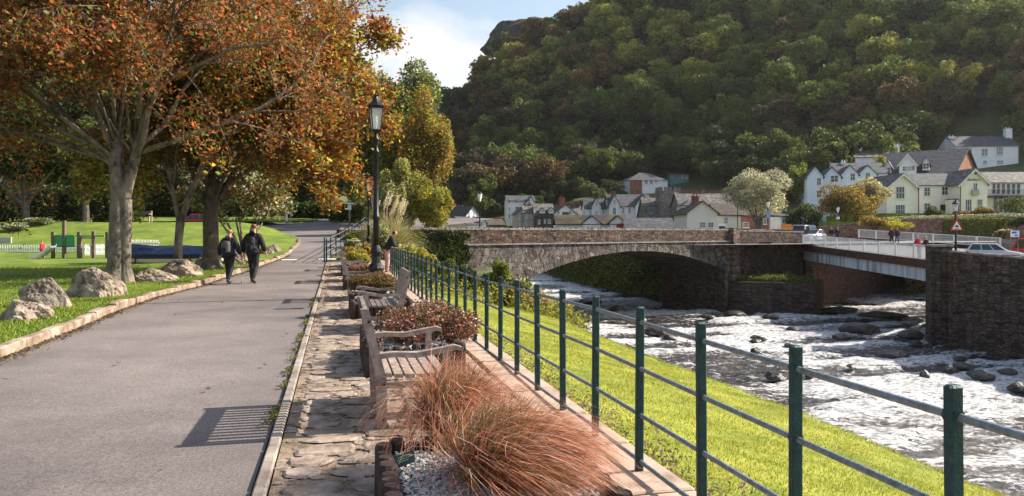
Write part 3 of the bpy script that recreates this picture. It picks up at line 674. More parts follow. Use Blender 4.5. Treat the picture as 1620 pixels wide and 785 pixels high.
# garden wall of the hotel, stepped
wall_run('garden_wall', [(38, 92), (48, 93), (62, 95), (74, 95)], -.5, [2.2, 3.1, 3.5, 3.4], .6, M['red_wall'], 'reddish stone garden wall below the cream hotel, behind the white railing', seed=14)
wall_run('garden_wall', [(44.6, 68.6), (47.5, 67.2), (52, 66)], -1.2, [.75, .8, .7], .5, M['rubble_wall'], 'short rubble wall between the white railing and the blue notice board', seed=15)
b = MB(); b.prism([(39, 92.3), (48, 93.3), (62, 95.3), (76, 95.3), (130, 100), (130, 132), (60, 132), (45, 110)], -.5, 2.9, 'z'); b2 = b.build('garden_terrace', M['lawn_left']); struct(b2)
b = MB(); b.prism([(56, 112), (120, 112), (130, 140), (56, 140)], 2.0, 4.4, 'z'); struct(b.build('hotel_terrace', M['lawn_left']))
# boulders on the left lawn
bl = [((-5, 480, 82, 516), 'boulder_pink', 'large low pinkish boulder at the left edge of the lawn, nearest the camera', 11),
      ((32, 446, 110, 496), 'boulder', 'grey upright boulder between the low pink one and the big pale one', 12),
      ((107, 430, 191, 479), 'boulder', 'biggest pale grey boulder, just left of the thick double tree trunk', 13),
      ((211, 428, 277, 453), 'boulder', 'flat boulder just right of the thick double tree trunk', 14),
      ((256, 416, 323, 444), 'boulder', 'broad grey boulder at the foot of the slim forked tree', 15),
      ((309, 411, 351, 431), 'boulder', 'small dark boulder at the foot of the tree behind the walkers', 16),
      ((352, 404, 396, 424), 'boulder', 'boulder half hidden behind the two walkers', 17),
      ((411, 392, 432, 407), 'boulder', 'left one of the two small pale rocks right of the walkers, by the kerb bend', 18),
      ((424, 391, 444, 404), 'boulder', 'right one of the two small pale rocks right of the walkers, by the kerb bend', 19)]
for (x0, y0, x1, y1), mm, lab, sd_ in bl:
    d = hit((x0 + x1) / 2, y1 - 2)[1]; d += .02 * d; wx = (x1 - x0) / F * d / 2; hz = (y1 - y0) / F * d
    me = ico_rock(sd_, (wx * 1.12, wx * .85, hz * .92), rough=.27, sub=5); me.materials.append(M[mm]); o = link('boulder', me)
    x = PX((x0 + x1) / 2, d); o.location = (x, d, float(left_z(np.array([x]), np.array([d]))[0]) + .06); tag(o, lab, 'boulder', 'boulders along the lawn edge')
# rocks in the river
rk = [(1360, 523, 32, 9, 'big rounded rock in the river in front of the dark pier'), (1408, 564, 27, 6, 'flat pale rock in midstream below the big rounded one'),
      (1333, 536, 16, 5, 'low rock touching the big rounded rock, on its near side'), (1438, 532, 22, 7, 'dark rock by the foot of the square pier'), (1075, 470, 18, 7, 'rounded rock under the right side of the arch'),
      (1160, 500, 22, 3, 'low dark rock by the foot of the stone abutment'), (1035, 527, 22, 6, 'dark wet rock beside the lawn edge, upper one'), (1008, 508, 16, 4, 'dark wet rock in the shallows left of the white water'),
      (1220, 505, 14, 3, 'small low rock in the water below the grassy abutment'), (1462, 600, 9, 4, 'small rock in the fast water below the flat pale rock'), (1503, 592, 13, 4, 'small rock near the foot of the right wall, left one'),
      (1557, 600, 22, 6, 'cluster rock near the foot of the right wall, middle one'), (1612, 618, 18, 8, 'dark rock cut by the right edge of the photo'), (960, 447, 26, 4, 'long low rock in the water left under the arch'),
      (975, 492, 20, 5, 'brown rock slab in the shallows beside the shrubs'), (1240, 492, 12, 3, 'small dark stone at the foot of the abutment corner'), (1395, 500, 40, 3, 'long dark rock shelf under the flat bridge'), (1330, 493, 36, 3, 'dark rock shelf below the left end of the flat bridge'),
      (930, 478, 22, 4, 'low brown ledge in the shallows near the bushes'), (1060, 538, 12, 3, 'small wet stone close to the lawn edge'), (1195, 560, 8, 3, 'tiny stone in the middle of the rapids'), (1280, 600, 7, 2, 'tiny stone in the rapids left of the flat pale rock'), (1120, 505, 13, 2, 'small flat stone off the abutment, in broken water')]
for i, (px, py, rx, rz_, lab) in enumerate(rk):
    d = 7.6 * F / (py + rz_ * .6 - HY); w_ = rx / F * d; h_ = rz_ * 1.6 / F * d
    me = ico_rock(60 + i, (w_, w_ * .8, max(h_, .35)), rough=.3, sub=2 if rx < 15 else 3); me.materials.append(M['wet_rock']); o = link('river_rock', me)
    o.location = (PX(px, d), d, -5.8); tag(o, lab, 'rock', 'rocks in the river')

rng = random.Random(55); n_ = 0
while n_ < 20:
    s_, c = rng.uniform(22, 62), rng.random()
    x = rng.uniform(8, 34); y = s_
    if not in_poly(np.array([x]), np.array([y]), RIVER)[0] or x * RR[0] + y * RR[1] < 10: continue
    if c < .5:
        xr = float(np.interp(y, [15, 28, 43, 50], [36, 33, 30.2, 28.6])); x = xr - rng.uniform(1.2, 6) if y < 50 else x
    r_ = rng.uniform(.25, .6); me = ico_rock(200 + n_, (r_ * 1.3, r_, r_ * .55), rough=.4, sub=2); me.materials.append(M['wet_rock']); o = link('river_rock', me); o.location = (x, y, -5.85); o.rotation_euler = (0, 0, rng.uniform(0, 6))
    tag(o, 'small dark wet rock breaking the surface of the rapids', 'rock', 'small rocks scattered in the rapids'); n_ += 1
# ================================================================ green railing fence along the terrace
fe = thing('railing_fence', 'long green post fence with four grey round rails between the terrace and the lawn', 'fence', (0, 0, 0))
FN = list(range(-2, 33))
def fpost(n):
    z = (n + 2.88) * .823; X = -.2347 * z + 1.963; return X, z
def ftop(n): 
    return CAMZ - (.485 if n <= 4 else .485 + .062 * min(1, (n - 4) / 5))
pp = []
for n in FN:
    X, Yv = fpost(n); zt = ftop(n); pp.append((X, Yv, zt)); b = MB()
    h = 1.3; b.box((0, 0, 0), (.052, .04, h), bev=.008)
    for rz_ in (-.10, -.40, -.70, -1.0): b.tube([(-.001, -.026, h / 2 + rz_), (-.001, .026, h / 2 + rz_)], .023, 8)
    o = b.build('post', M['post_green'], fe); o.location = (X, Yv, zt - h / 2); o.rotation_euler = (random.Random(n + 5).uniform(-.012, .012), random.Random(n).uniform(-.01, .01), TERR + R(90))
for k, rz_ in enumerate((-.10, -.40, -.70, -1.0)):
    b = MB(); pts = [(x + 0, y, z + rz_) for x, y, z in pp]; a, c = Vector(pts[0]), Vector(pts[1]); pts = [tuple(a - (c - a) * 1.5)] + pts
    b.tube(pts, .0145, 8); b.build('rail', M['rail'], fe, smooth=True)
# return of the fence at the far end, and the railing that climbs beside the path
rf = thing('railing_fence', 'green railing closing the far end of the terrace and climbing beside the path', 'fence', (0, 0, 0))
run = [(T(33.9, -.45)), (T(33.9, .4)), (T(33.9, 1.15))]
def frun(pts, hts, root, rails=(0.0, -.3, -.6, -.9)):
    for (x, y), z in zip(pts, hts):
        b = MB(); b.box((0, 0, -.55), (.06, .05, 1.2), bev=.008); o = b.build('post', M['post_green'], root); o.location = (x, y, z + .06)
    for r_ in rails:
        b = MB(); b.tube([(x, y, z + r_) for (x, y), z in zip(pts, hts)], .02, 6); b.build('rail', M['rail'], root, smooth=True)
frun(run, [float(prof(p[1])) + .98 for p in run], rf)
cl = []
for k in range(13):
    f = k / 12; y = 33.4 + f * 31; x = -8.4 + (-12.6 + 8.4) * f - .0 * f; cl.append((x, y))
frun(cl, [float(prof(p[1])) + 1.0 for p in cl], rf)

# ================================================================ benches
def bench(label, s, t, flip, ln=1.28):
    """local x along the bench, +y the way it faces"""
    x, y = T(s, t); rz = TERR + (R(-180) if flip else 0) + 0
    root = thing('park_bench', label, 'bench', (x, y, float(prof(y)) + .03), TERR + (math.pi if not flip else 0), 'weathered slatted benches on the terrace')
    # with rz = TERR+pi, local +x runs towards the camera and local +y points to +t (river side)
    W = M['teak']; h = ln / 2
    for sx in (-1, 1):
        b = MB(); xx = sx * (h - .035)
        b.prism([(-.02, 0), (.06, 0), (.055, .40), (-.085, .96), (-.15, .96), (-.03, .42)], xx - .032, xx + .032, 'x'); b.build('back_leg', W, root)
        b = MB(); b.prism([(.50, 0), (.565, 0), (.56, .63), (.505, .63)], xx - .03, xx + .03, 'x'); b.build('front_leg', W, root)
        b = MB(); b.prism([(-.05, .60), (.10, .615), (.30, .605), (.45, .63), (.60, .655), (.66, .635), (.665, .60), (.62, .615), (.45, .585), (.30, .562), (.10, .575), (-.03, .56)], xx - .036, xx + .036, 'x'); b.build('armrest', W, root)
        b = MB(); b.box((xx, .27, .10), (.045, .47, .05)); b.build('stretcher', W, root)
        b = MB(); b.tube([(xx - .036, .03, .08), (xx + .036, .03, .08)], .012, 6); b.tube([(xx - .036, .035, .36), (xx + .036, .035, .36)], .012, 6); b.tube([(xx - .036, -.085, .86), (xx + .036, -.085, .86)], .012, 6); b.build('bolt_head', M['black'], root)
    b = MB()
    for k in range(6):
        yy = .065 + k * .088; b.box((0, yy, .425 - .012 * math.sin(k / 5 * 3.14)), (ln - .02, .068, .022), (R(-2 + k * 1.0), 0, 0))
    b.build('seat', W, root)
    b = MB(); b.box((0, .53, .385), (ln - .08, .03, .07)); b.box((0, .04, .385), (ln - .08, .03, .07)); b.box((0, .28, .385), (.04, .48, .06)); b.build('seat_frame', W, root)
    b = MB(); tl = math.atan2(.12, .5)
    def by(z): return .03 - (z - .42) * .26
    b.box((0, by(.91), .91), (ln - .07, .032, .10), (tl, 0, 0)); b.box((0, by(.50), .50), (ln - .07, .032, .06), (tl, 0, 0))
    n = 13
    for k in range(n):
        xx = (k - (n - 1) / 2) * (ln - .1) / n; b.box((xx, by(.70), .70), (.048, .014, .36), (tl, 0, 0))
    b.build('backrest', W, root)
    return root
bench('nearest weathered bench facing the river, next to the big brown grass clumps', 6.62, .33, False)
bench('second bench from the camera, the only one facing the path', 12.3, .98, True, 1.3)
bench('third bench from the camera, in front of the tall lamp post', 17.9, .27, False, 1.3)
bench('farthest bench facing the river, near the end of the terrace', 24.2, .2, False, 1.3)
# a fragment of a fifth, by the far end
bench('last bench by the yellow flower bed at the far end of the terrace', 30.2, .25, False, 1.3)

# ================================================================ log-edged planters
def planter(label, s0, s1, t0, t1, h=.3, seed=1, pebbles=0):
    root = thing('planter', label, 'planter', (*T((s0 + s1) / 2, (t0 + t1) / 2), float(prof(T(s0, t0)[1])) + .02), TERR, 'log-edged planters on the terrace')
    ls, lt = (s1 - s0) / 2, (t1 - t0) / 2; rg = random.Random(seed); b = MB(); r = .052
    def log(x, y):
        hh = h + rg.uniform(-.025, .03); rr = r * rg.uniform(.9, 1.08); b.lathe([(rr * 1.02, 0), (rr, hh * .5), (rr * .98, hh - .02), (rr * .8, hh)], 10, (x, y, 0), rot0=rg.uniform(0, 3))
    x = -ls
    while x < ls: log(x, -lt); log(x, lt); x += .1
    y = -lt
    while y < lt: log(-ls, y); log(ls, y); y += .1
    b.build('log_edging', M['log'], root, smooth=False)
    b = MB(); b.box((0, 0, h * .42), (2 * ls - .08, 2 * lt - .08, h * .8)); gb_ = b.build('soil_bed', M['gravel'], root)
    if pebbles:
        g = np.random.default_rng(seed); n = pebbles; px_ = g.uniform(-ls + .07, ls - .07, n); py_ = g.uniform(-lt + .07, lt - .07, n)
        # octahedral pebbles: 8 triangles
        V = np.array([[1, 0, 0], [0, 1, 0], [-1, 0, 0], [0, -1, 0], [0, 0, .7], [0, 0, -.7]]); Fc = np.array([[0, 1, 4], [1, 2, 4], [2, 3, 4], [3, 0, 4], [1, 0, 5], [2, 1, 5], [3, 2, 5], [0, 3, 5]])
        ang = g.uniform(0, 6.28, n); sz = g.uniform(.009, .019, n); vv = V[Fc].reshape(-1, 3)[None] * np.stack([sz * g.uniform(.8, 1.5, n), sz, sz * g.uniform(.6, 1, n)], -1)[:, None, :]
        tl_ = g.normal(0, .35, (n, 2)); ca, sa = np.cos(ang)[:, None], np.sin(ang)[:, None]
        x_ = vv[..., 0] * ca - vv[..., 1] * sa; y_ = vv[..., 0] * sa + vv[..., 1] * ca; z_ = vv[..., 2] + x_ * tl_[:, :1] + y_ * tl_[:, 1:]
        out = np.stack([x_ + px_[:, None], y_ + py_[:, None], z_ + h * .83 + g.uniform(0, .02, n)[:, None]], -1)
        base = g.uniform(.22, .55, n)[:, None] * np.array([[1, .99, .97]]); fast_mesh('gravel', out.reshape(-1, 3), 3, M['pebble'], np.repeat(base, 8, 0), root)['kind'] = 'stuff'
    return root
planter('nearest log-edged planter, full of pale gravel, with a small dark plant label', 2.6, 4.55, .27, 1.35, .3, 1, 9000)
planter('log-edged planter with the red-leaved bush, just past the nearest bench', 8.25, 10.1, .34, 1.35, .32, 2, 1500)
planter('log-edged planter with heather between the second and third benches', 13.75, 15.6, .28, 1.3, .32, 3)
planter('small dark log-edged planter beyond the tall lamp post', 20.6, 22.2, .22, 1.2, .32, 4)
planter('farthest log-edged planter with yellow-flowering shrubs', 26.2, 28.2, .2, 1.2, .32, 5)
# plant label in the nearest planter
pt = thing('plant_label', 'small dark slanted plant label with pale green writing, stuck in the pale gravel', 'plant label', (PX(641, 4.12), 4.12, .30), R(-8))
b = MB(); b.box((0, 0, .045), (.115, .006, .07), (R(-38), R(-22), 0)); b.build('plate', mat('label_plate', (.03, .04, .05), (.06, .075, .085), 20, .35), pt)
b = MB(); b.tube([(0, .02, -.06), (0, .008, .04)], .005, 5); b.build('stake', M['black'], pt)
b = MB(); 
mt = Euler((R(-38), R(-22), 0)).to_matrix().to_4x4()
for k, (zz, w_) in enumerate([(.018, .07), (.004, .085), (-.01, .06)]):
    x = -w_ / 2
    while x < w_ / 2:
        l = .006 + .005 * ((k * 7 + int(x * 1000)) % 3) / 2; b.box((0, 0, 0), (l, .001, .007), mi=0); 
        for q in range(8): 
            v = Vector(b.v[-8 + q]) + Vector((x, -.0045, zz)); b.v[-8 + q] = tuple(Matrix.Translation((0, 0, .045)) @ mt @ v)
        x += l + .004
b.build('lettering', mat('label_green', (.25, .38, .14), None, rough=.6), pt)

# ================================================================ lamps
def victorian_lamp(label, x, y, z, sc=1.0, n=12):
    root = thing('street_lamp', label, 'street lamp', (x, y, z), R(20), 'black Victorian street lamps'); root.scale = (sc, sc, sc); I = M['iron']
    b = MB(); b.lathe([(.26, 0), (.26, .10), (.22, .14), (.20, .22), (.23, .26), (.20, .30), (.15, .36), (.15, .62), (.19, .66), (.205, .72), (.17, .78), (.12, .84), (.10, 1.0), (.13, 1.06), (.145, 1.12), (.12, 1.2), (.085, 1.28)], n); b.build('base', I, root, smooth=False)
    b = MB(); b.lathe([(.075, 1.27), (.072, 1.9), (.095, 1.93), (.095, 1.99), (.07, 2.02), (.062, 3.5), (.085, 3.53), (.085, 3.58), (.055, 3.62), (.048, 3.8), (.08, 3.84), (.08, 3.89), (.045, 3.93), (.04, 4.06)], n); b.build('post', I, root, smooth=True)
    lan = MB(); lan.lathe([(.02, 4.0), (.10, 4.05), (.13, 4.09), (.13, 4.12)], 4, rot0=R(45))
    for k in range(4):
        a = R(45 + 90 * k); lan.tube([(.135 * math.cos(a), .135 * math.sin(a), 4.10), (.205 * math.cos(a), .205 * math.sin(a), 4.64)], .014, 4)
    lan.lathe([(.215, 4.62), (.235, 4.65), (.235, 4.68), (.20, 4.70)], 4, rot0=R(45)); fr = lan.build('lantern', I, root)
    b = MB(); b.lathe([(.235, 4.68), (.13, 4.78), (.075, 4.86), (.05, 4.92), (.07, 4.94), (.03, 4.97), (.022, 5.0), (.03, 5.03), (.0, 5.06)], 8); b.build('cap', I, fr)
    b = MB(); b.add([(.13 * math.cos(R(45 + 90 * k)), .13 * math.sin(R(45 + 90 * k)), 4.11) for k in range(4)] + [(.20 * math.cos(R(45 + 90 * k)), .20 * math.sin(R(45 + 90 * k)), 4.62) for k in range(4)], [(k, (k + 1) % 4, 4 + (k + 1) % 4, 4 + k) for k in range(4)]); b.build('glass', M['glass'], fr)
    b = MB(); b.lathe([(.02, 4.12), (.045, 4.3), (.03, 4.42), (.0, 4.46)], 8); b.build('bulb', M['white_lamp'], fr)
    return root
x, y = -3.28, 18.0
victorian_lamp('tall black Victorian street lamp standing on the terrace by the third bench', x, y, .02, .985)
victorian_lamp('smaller looking black street lamp behind the tall one, at the end of the terrace', PX(583, 40), 40, .25, .86)
l6 = victorian_lamp('black street lamp with a red warning triangle on its post, by the square pier', PX(1512, 50.5), 50.5, -1.0, .97)
def globe_lamp(label, px, py, d, base, w=1.0):
    x = PX(px, d); top = PZ(py, d); h = top - base; root = thing('lamp_post', label, 'lamp post', (x, d, base), 0, 'slim lamp posts with pale lanterns')
    b = MB(); b.lathe([(.11, 0), (.10, .5), (.055, .6), (.045, h - .85), (.06, h - .8)], 8); b.build('post', M['iron'] if w > .9 else M['coping'], root)
    b = MB(); b.lathe([(.08, h - .8), (.2, h - .25), (.215, h - .2)], 6); b.build('lantern', M['white_lamp'], root)
    b = MB(); b.lathe([(.23, h - .2), (.1, h - .06), (.03, h - .02), (.02, h)], 6); b.build('cap', M['iron'], root)
globe_lamp('lamp post with white lantern on the stone bridge, left of the village houses', 759, 303, 60, .72)
globe_lamp('lamp post with pale lantern in front of the silvery tree, carrying a blue sign', 1215, 317, 84, .5)
globe_lamp('lamp post with white lantern in front of the golden tree, left of the blue terrace', 1325.5, 326, 92, .5)
globe_lamp('lamp post in front of the yellow trees, behind the ivy-covered wall', 689, 318, 58, .7, .5)
globe_lamp('pale lamp post just left of the other one, behind the ivy-covered wall', 655, 318, 66, .8, .5)
# ================================================================ houses
def house(label, px0, D, yaw, wpx, ye, yr, dep, roof, wall, rmat, wins=(), lwins=(), chims=(), base=None, over=.3, doors=(), cat='house', group=None, barge=None, name='house', wx=None, depthdir=1, panem='pane'):
    """origin = left front corner; local x along the front, y back. wins in photo pixels (cx, cy, w, h) on the front"""
    a = R(yaw); ca = math.cos(a); x0 = PX(px0, D); k = D / F
    # width so that the front ends at px0+wpx
    pe = (px0 + wpx - CX) / F; wd = (pe * D - x0) / (ca - pe * math.sin(a)) if wx is None else wx
    zE, zR = PZ(ye, D), PZ(yr, D)
    if base is None: base = gz(x0, D) - 1.5
    root = thing(name, label, cat, (x0, D, base), a, group)
    hE, hR = zE - base, zR - base; wm = M[wall]; 
    b = MB()
    b.add([(0, 0, 0), (wd, 0, 0), (wd, dep, 0), (0, dep, 0), (0, 0, hE), (wd, 0, hE), (wd, dep, hE), (0, dep, hE)], [(0, 1, 5, 4), (1, 2, 6, 5), (2, 3, 7, 6), (3, 0, 4, 7)])
    if roof == 'front': b.add([(0, 0, hE), (wd, 0, hE), (wd / 2, 0, hR), (0, dep, hE), (wd, dep, hE), (wd / 2, dep, hR)], [(0, 1, 2), (5, 4, 3)])
    elif roof == 'side': b.add([(0, 0, hE), (0, dep, hE), (0, dep / 2, hR), (wd, 0, hE), (wd, dep, hE), (wd, dep / 2, hR)], [(0, 2, 1), (3, 4, 5)])
    b.build('wall', wm, root)
    b = MB(); o_ = over; t_ = .14
    def slab(p):                       # four corners, thickened downwards
        vs = [Vector(q) for q in p]; vs2 = [q + Vector((0, 0, t_)) for q in vs]; b.add([tuple(q) for q in vs + vs2], [(0, 1, 2, 3), (7, 6, 5, 4), (0, 4, 5, 1), (1, 5, 6, 2), (2, 6, 7, 3), (3, 7, 4, 0)])
    if roof == 'front':
        m_ = wd / 2; sl = (hR - hE) / m_
        slab([(-o_, -o_, hE - o_ * sl), (m_, -o_, hR), (m_, dep + o_, hR), (-o_, dep + o_, hE - o_ * sl)]); slab([(m_, -o_, hR), (wd + o_, -o_, hE - o_ * sl), (wd + o_, dep + o_, hE - o_ * sl), (m_, dep + o_, hR)])
    elif roof == 'side':
        m_ = dep / 2; sl = (hR - hE) / m_
        slab([(-o_, -o_, hE - o_ * sl), (wd + o_, -o_, hE - o_ * sl), (wd + o_, m_, hR), (-o_, m_, hR)]); slab([(-o_, m_, hR), (wd + o_, m_, hR), (wd + o_, dep + o_, hE - o_ * sl), (-o_, dep + o_, hE - o_ * sl)])
    elif roof == 'hip':
        r_ = min(wd, dep) / 2 * .9; e = [(-o_, -o_, hE), (wd + o_, -o_, hE), (wd + o_, dep + o_, hE), (-o_, dep + o_, hE)]; rg = [(r_, dep / 2, hR), (wd - r_, dep / 2, hR)]
        b.add(e + rg, [(0, 1, 5, 4), (1, 2, 5), (2, 3, 4, 5), (3, 0, 4), (3, 2, 1, 0)])
    elif roof == 'lean': slab([(-o_, -o_, hE), (wd + o_, -o_, hE), (wd + o_, dep, hR), (-o_, dep, hR)])
    rf_ = b.build('roof', M[rmat], root)
    if roof in ('front',) and barge:
        bb = MB(); m_ = wd / 2; n = 9; sl = (hR - hE) / m_
        for sgn in (-1, 1):
            for i in range(n):
                f0, f1 = i / n, (i + 1) / n; xa_ = m_ + sgn * (m_ + o_) * f0; xb_ = m_ + sgn * (m_ + o_) * f1; za, zb = hR - sl * (m_ + o_) * f0, hR - sl * (m_ + o_) * f1; xm_, zm = (xa_ + xb_) / 2, (za + zb) / 2 - .42
                bb.prism([(xa_, za + .02), (xb_, zb + .02), (xb_, zb - .22), (xm_, zm), (xa_, za - .22)], -o_ - .06, -o_ - .01)
        bb.build('bargeboard', M[barge], rf_)
    for c in chims:                    # (px, top y, width m, depth pos, material)
        cx_ = ((c[0] - px0) * k) / ca; zt = PZ(c[1], D) - base; zb = min(hE, hR - 1.2); q = MB(); yy = c[3]
        q.box((cx_, yy, (zt + zb) / 2), (c[2], c[2] * .75, zt - zb)); q.box((cx_, yy, zt - .1), (c[2] + .14, c[2] * .75 + .14, .16)); ch = q.build('chimney', M[c[4]], rf_)
        for dx in (-.25, .25):
            q = MB(); q.lathe([(.13, 0), (.11, .35), (.14, .4)], 8, (cx_ + dx * c[2], yy, zt - .02)); q.build('chimney_pot', M['red_clay'] if c[4] != 'white_wall' else M['white_wall'], ch)
    def window(mtx, w_, h_, sill=True, bars=None):
        fr = MB(); fw = .09; bx_ = [((0, h_ / 2 - fw / 2), (w_, fw)), ((0, -h_ / 2 + fw / 2), (w_, fw)), ((-w_ / 2 + fw / 2, 0), (fw, h_ - 2 * fw)), ((w_ / 2 - fw / 2, 0), (fw, h_ - 2 * fw))]
        nb = bars if bars is not None else (1 if w_ < 1.5 else 2)
        for i in range(nb): bx_.append(((-w_ / 2 + w_ * (i + 1) / (nb + 1), 0), (.06, h_ - 2 * fw)))
        bx_.append(((0, 0), (w_ - 2 * fw, .05)))
        for (u, v), (du, dv) in bx_:
            bb_ = MB(); bb_.box((u, -.05, v), (du, .07, dv)); fr.add([tuple(mtx @ Vector(q)) for q in bb_.v], bb_.f)
        if sill: bb_ = MB(); bb_.box((0, -.1, -h_ / 2 - .05), (w_ + .2, .2, .09)); fr.add([tuple(mtx @ Vector(q)) for q in bb_.v], bb_.f)
        f = fr.build('window', M['white_paint'], root)
        pn = MB(); pn.box((0, -.022, 0), (w_ - .03, .03, h_ - .03)); pm = MB(); pm.add([tuple(mtx @ Vector(q)) for q in pn.v], pn.f); pm.build('pane', M[panem], f)
    for wv in wins:
        cx_, cy_, w_, h_ = wv[:4]; u = (cx_ - px0) * k; fx = (PX(cx_, D) - x0) / (ca - (cx_ - CX) / F * math.sin(a)); dd = D + fx * math.sin(a); z = CAMZ + (HY - cy_) / F * dd - base
        if len(wv) > 4 and wv[4] == 'r':    # round
            q = MB(); q.tube([(fx, -.06, z), (fx, .02, z)], w_ * k / 2, 10); q.build('round_window', M['pane'], root); continue
        window(Matrix.Translation((fx, 0, z)), w_ * 1.13 * k / ca, h_ * 1.1 * k, bars=wv[4] if len(wv) > 4 else None)
    for wv in lwins:                   # on the left side wall: (distance back in m, cy, w m, h m)
        yy, cy_, w_, h_ = wv; z = PZ(cy_, D) - base; window(Matrix.Translation((0, yy, z)) @ Matrix.Rotation(R(-90), 4, 'Z'), w_, h_)
    for dv in doors:
        cx_, cy_, w_, h_, mm = dv; fx = (PX(cx_, D) - x0) / (ca - (cx_ - CX) / F * math.sin(a)); z = PZ(cy_, D) - base; q = MB(); q.box((fx, -.03, z), (w_ * k, .08, h_ * k)); q.build('door', M[mm], root)
    root['_'] = 0; del root['_']
    return root, wd, hE, hR, base
M['door_dark'] = mat('dark_door', (.015, .02, .04), None, rough=.4)
M['red_panel'] = mat('red_panel', (.45, .03, .015), None, rough=.5)
M['orange_panel'] = mat('orange_panel', (.62, .22, .03), None, rough=.6)
M['blue_panel'] = mat('blue_panel', (.03, .12, .42), None, rough=.5)
M['teal'] = mat('teal_shed', (.10, .22, .20), (.14, .28, .25), 2, .8)
house('white-gabled stone cottages with red chimneys near the far left of the village', 737, 172, 42, 21, 341, 327, 9, 'front', 'white_wall', 'slate', [(743, 338, 2.2, 5), (751, 338, 2.2, 5)], [(3, 352, .8, 1.1), (6, 350, .8, 1.1)], [(746, 321, 1.0, 7, 'red_clay')])
house('dark stone cottage with white gable and red chimney, leftmost house of the village', 722, 185, 42, 18, 338, 325, 9, 'front', 'white_wall', 'slate', [(731, 337, 2, 4)], (), [(730, 319, 1.0, 5, 'red_clay')])
house('small white-gabled house with dark slate roof, right behind the lantern on the bridge', 739, 150, 38, 0, 355, 343, 9, 'side', 'white_wall', 'slate', (), (), (), wx=3.2)
house('little white gable end right of the lantern on the bridge', 757, 152, 20, 12, 352, 344, 7, 'front', 'white_wall', 'slate', [(762, 353, 3, 4)])
house('low brown-roofed building left of the tall white house', 768, 155, 12, 30, 356, 347, 7, 'side', 'brown_wall', 'slate_brown')
def attach(main, sub):
    mw = Matrix.Translation(main.location) @ main.rotation_euler.to_matrix().to_4x4(); sw = Matrix.Translation(sub.location) @ sub.rotation_euler.to_matrix().to_4x4()
    for c in [o for o in bpy.data.objects if o.parent == sub]:
        mb_ = c.matrix_basis.copy(); c.parent = main; c.matrix_basis = mw.inverted() @ sw @ mb_
    bpy.data.objects.remove(sub)
def wing(main, *a, **k):
    r = house('wing', *a, **k)
    m_ = main[0] if isinstance(main, tuple) else main
    attach(m_, r[0]); return r
# tall white three-storey house
h1_ = house('tall white three-storey house with two dormer gables, left end of the village', 803, 182, 6, 43, 318, 309, 8, 'side', 'white_wall', 'slate',
      [(805.5, 318, 2.4, 6, 0), (805.5, 331, 2.4, 6, 0), (805.5, 342, 2.4, 6, 0), (817, 318, 3, 6, 0), (837, 320, 3, 9, 0), (820, 331, 9, 7, 2), (842, 328, 3, 4)], (), (), cat='house')
wing(h1_, 832, 180, 6, 15, 322, 311, 3, 'front', 'white_wall', 'slate', [(837, 320, 3, 9, 0), (842, 332, 3, 6, 0)])
house('small gabled grey cottage between the tall white house and the grey terrace', 819, 172, 10, 13, 338, 331, 7, 'front', 'grey_wall', 'slate_pale', [(823, 344, 2.5, 6), (823, 354, 2.5, 5), (828, 354, 2.5, 5)])
house('long pale grey rendered terrace with plain windows, left of the dark stone front', 829, 171, 4, 20, 337, 325, 8, 'side', 'grey_wall', 'slate_pale', [(834, 342, 2.5, 6), (841, 342, 2.5, 6), (834, 354, 2.5, 6), (841, 354, 2.5, 6)], (), [(840, 322, 1, 4, 'coping')])
h2_ = house('dark stone house with white-framed windows, joined to the white gabled inn', 847, 168, 3, 29, 341, 322, 9, 'side', 'brown_wall', 'slate_pale', [(853, 351, 3, 6), (862, 350, 2.5, 5), (869, 350, 4, 6)], (), [(850, 329, .9, 3, 'red_clay')])
hs = house('white gabled inn with a tall red chimney and a dark name board', 876, 168, 18, 37, 339, 324, 11, 'front', 'white_wall', 'slate', [(883.5, 336.5, 3.4, 6), (902, 336.5, 3.4, 6), (881, 348, 4.2, 7), (907, 346.5, 5, 4)], (), [(892, 312, 1.35, 1.2, 'red_clay')])
q = MB(); q.box((hs[1] * .5, -.08, PZ(337.5, 168) - hs[4]), (1.6, .06, .6)); q.build('name_board', M['slate'], hs[0])
for i, (cx_, w_) in enumerate(((858, 9), (872, 8))):
    wing(h2_, cx_ - w_ / 2, 167.0, 3, w_, 333 - i, 329.5 - i, 3, 'front', 'white_wall', 'slate_pale', [(cx_, 334, 4, 2.5)], base=PZ(338, 167))
house('grey slate-roofed house just behind and right of the white inn', 900, 182, -4, 34, 341, 326, 9, 'side', 'grey_wall', 'slate_pale', [(917, 345, 2.5, 6), (923, 345, 2.5, 6)], (), [(905, 322, 1, 4, 'slate_brown'), (914, 321, 1, 4, 'slate_brown')])
hh = house('white house with one small front gable and six dark windows, mid village', 926, 170, 0, 37, 330, 314, 8, 'side', 'white_wall', 'slate', [(933.5, 337.5, 2.6, 7), (943.5, 337.5, 2.6, 8), (954.5, 335.5, 2.6, 8), (944, 323, 2.6, 7)])
wing(hh, 936, 169.6, 0, 15, 328, 313, 3, 'front', 'white_wall', 'slate', [(943.5, 322.5, 2.6, 7), (943.5, 337.5, 2.6, 8)])
h3_ = house('biggest white house of the mid village, with two front gables', 964, 166, 0, 66, 326, 307, 9, 'side', 'white_wall', 'slate', [(972, 333, 4, 10), (986, 333, 3.4, 9), (996, 333, 3.4, 9), (1018, 332, 6, 9)], (), [(973, 303, 1, 3, 'red_clay')])
wing(h3_, 964, 165.5, 0, 17, 325, 309, 4, 'front', 'white_wall', 'slate_pale', [(972, 320, 3, 7), (972, 334, 4.5, 11)])
wing(h3_, 1005, 165.3, 0, 25, 326, 308, 4, 'front', 'white_wall', 'slate', [(1017, 319, 3.2, 7), (1018, 333, 6.5, 10)])
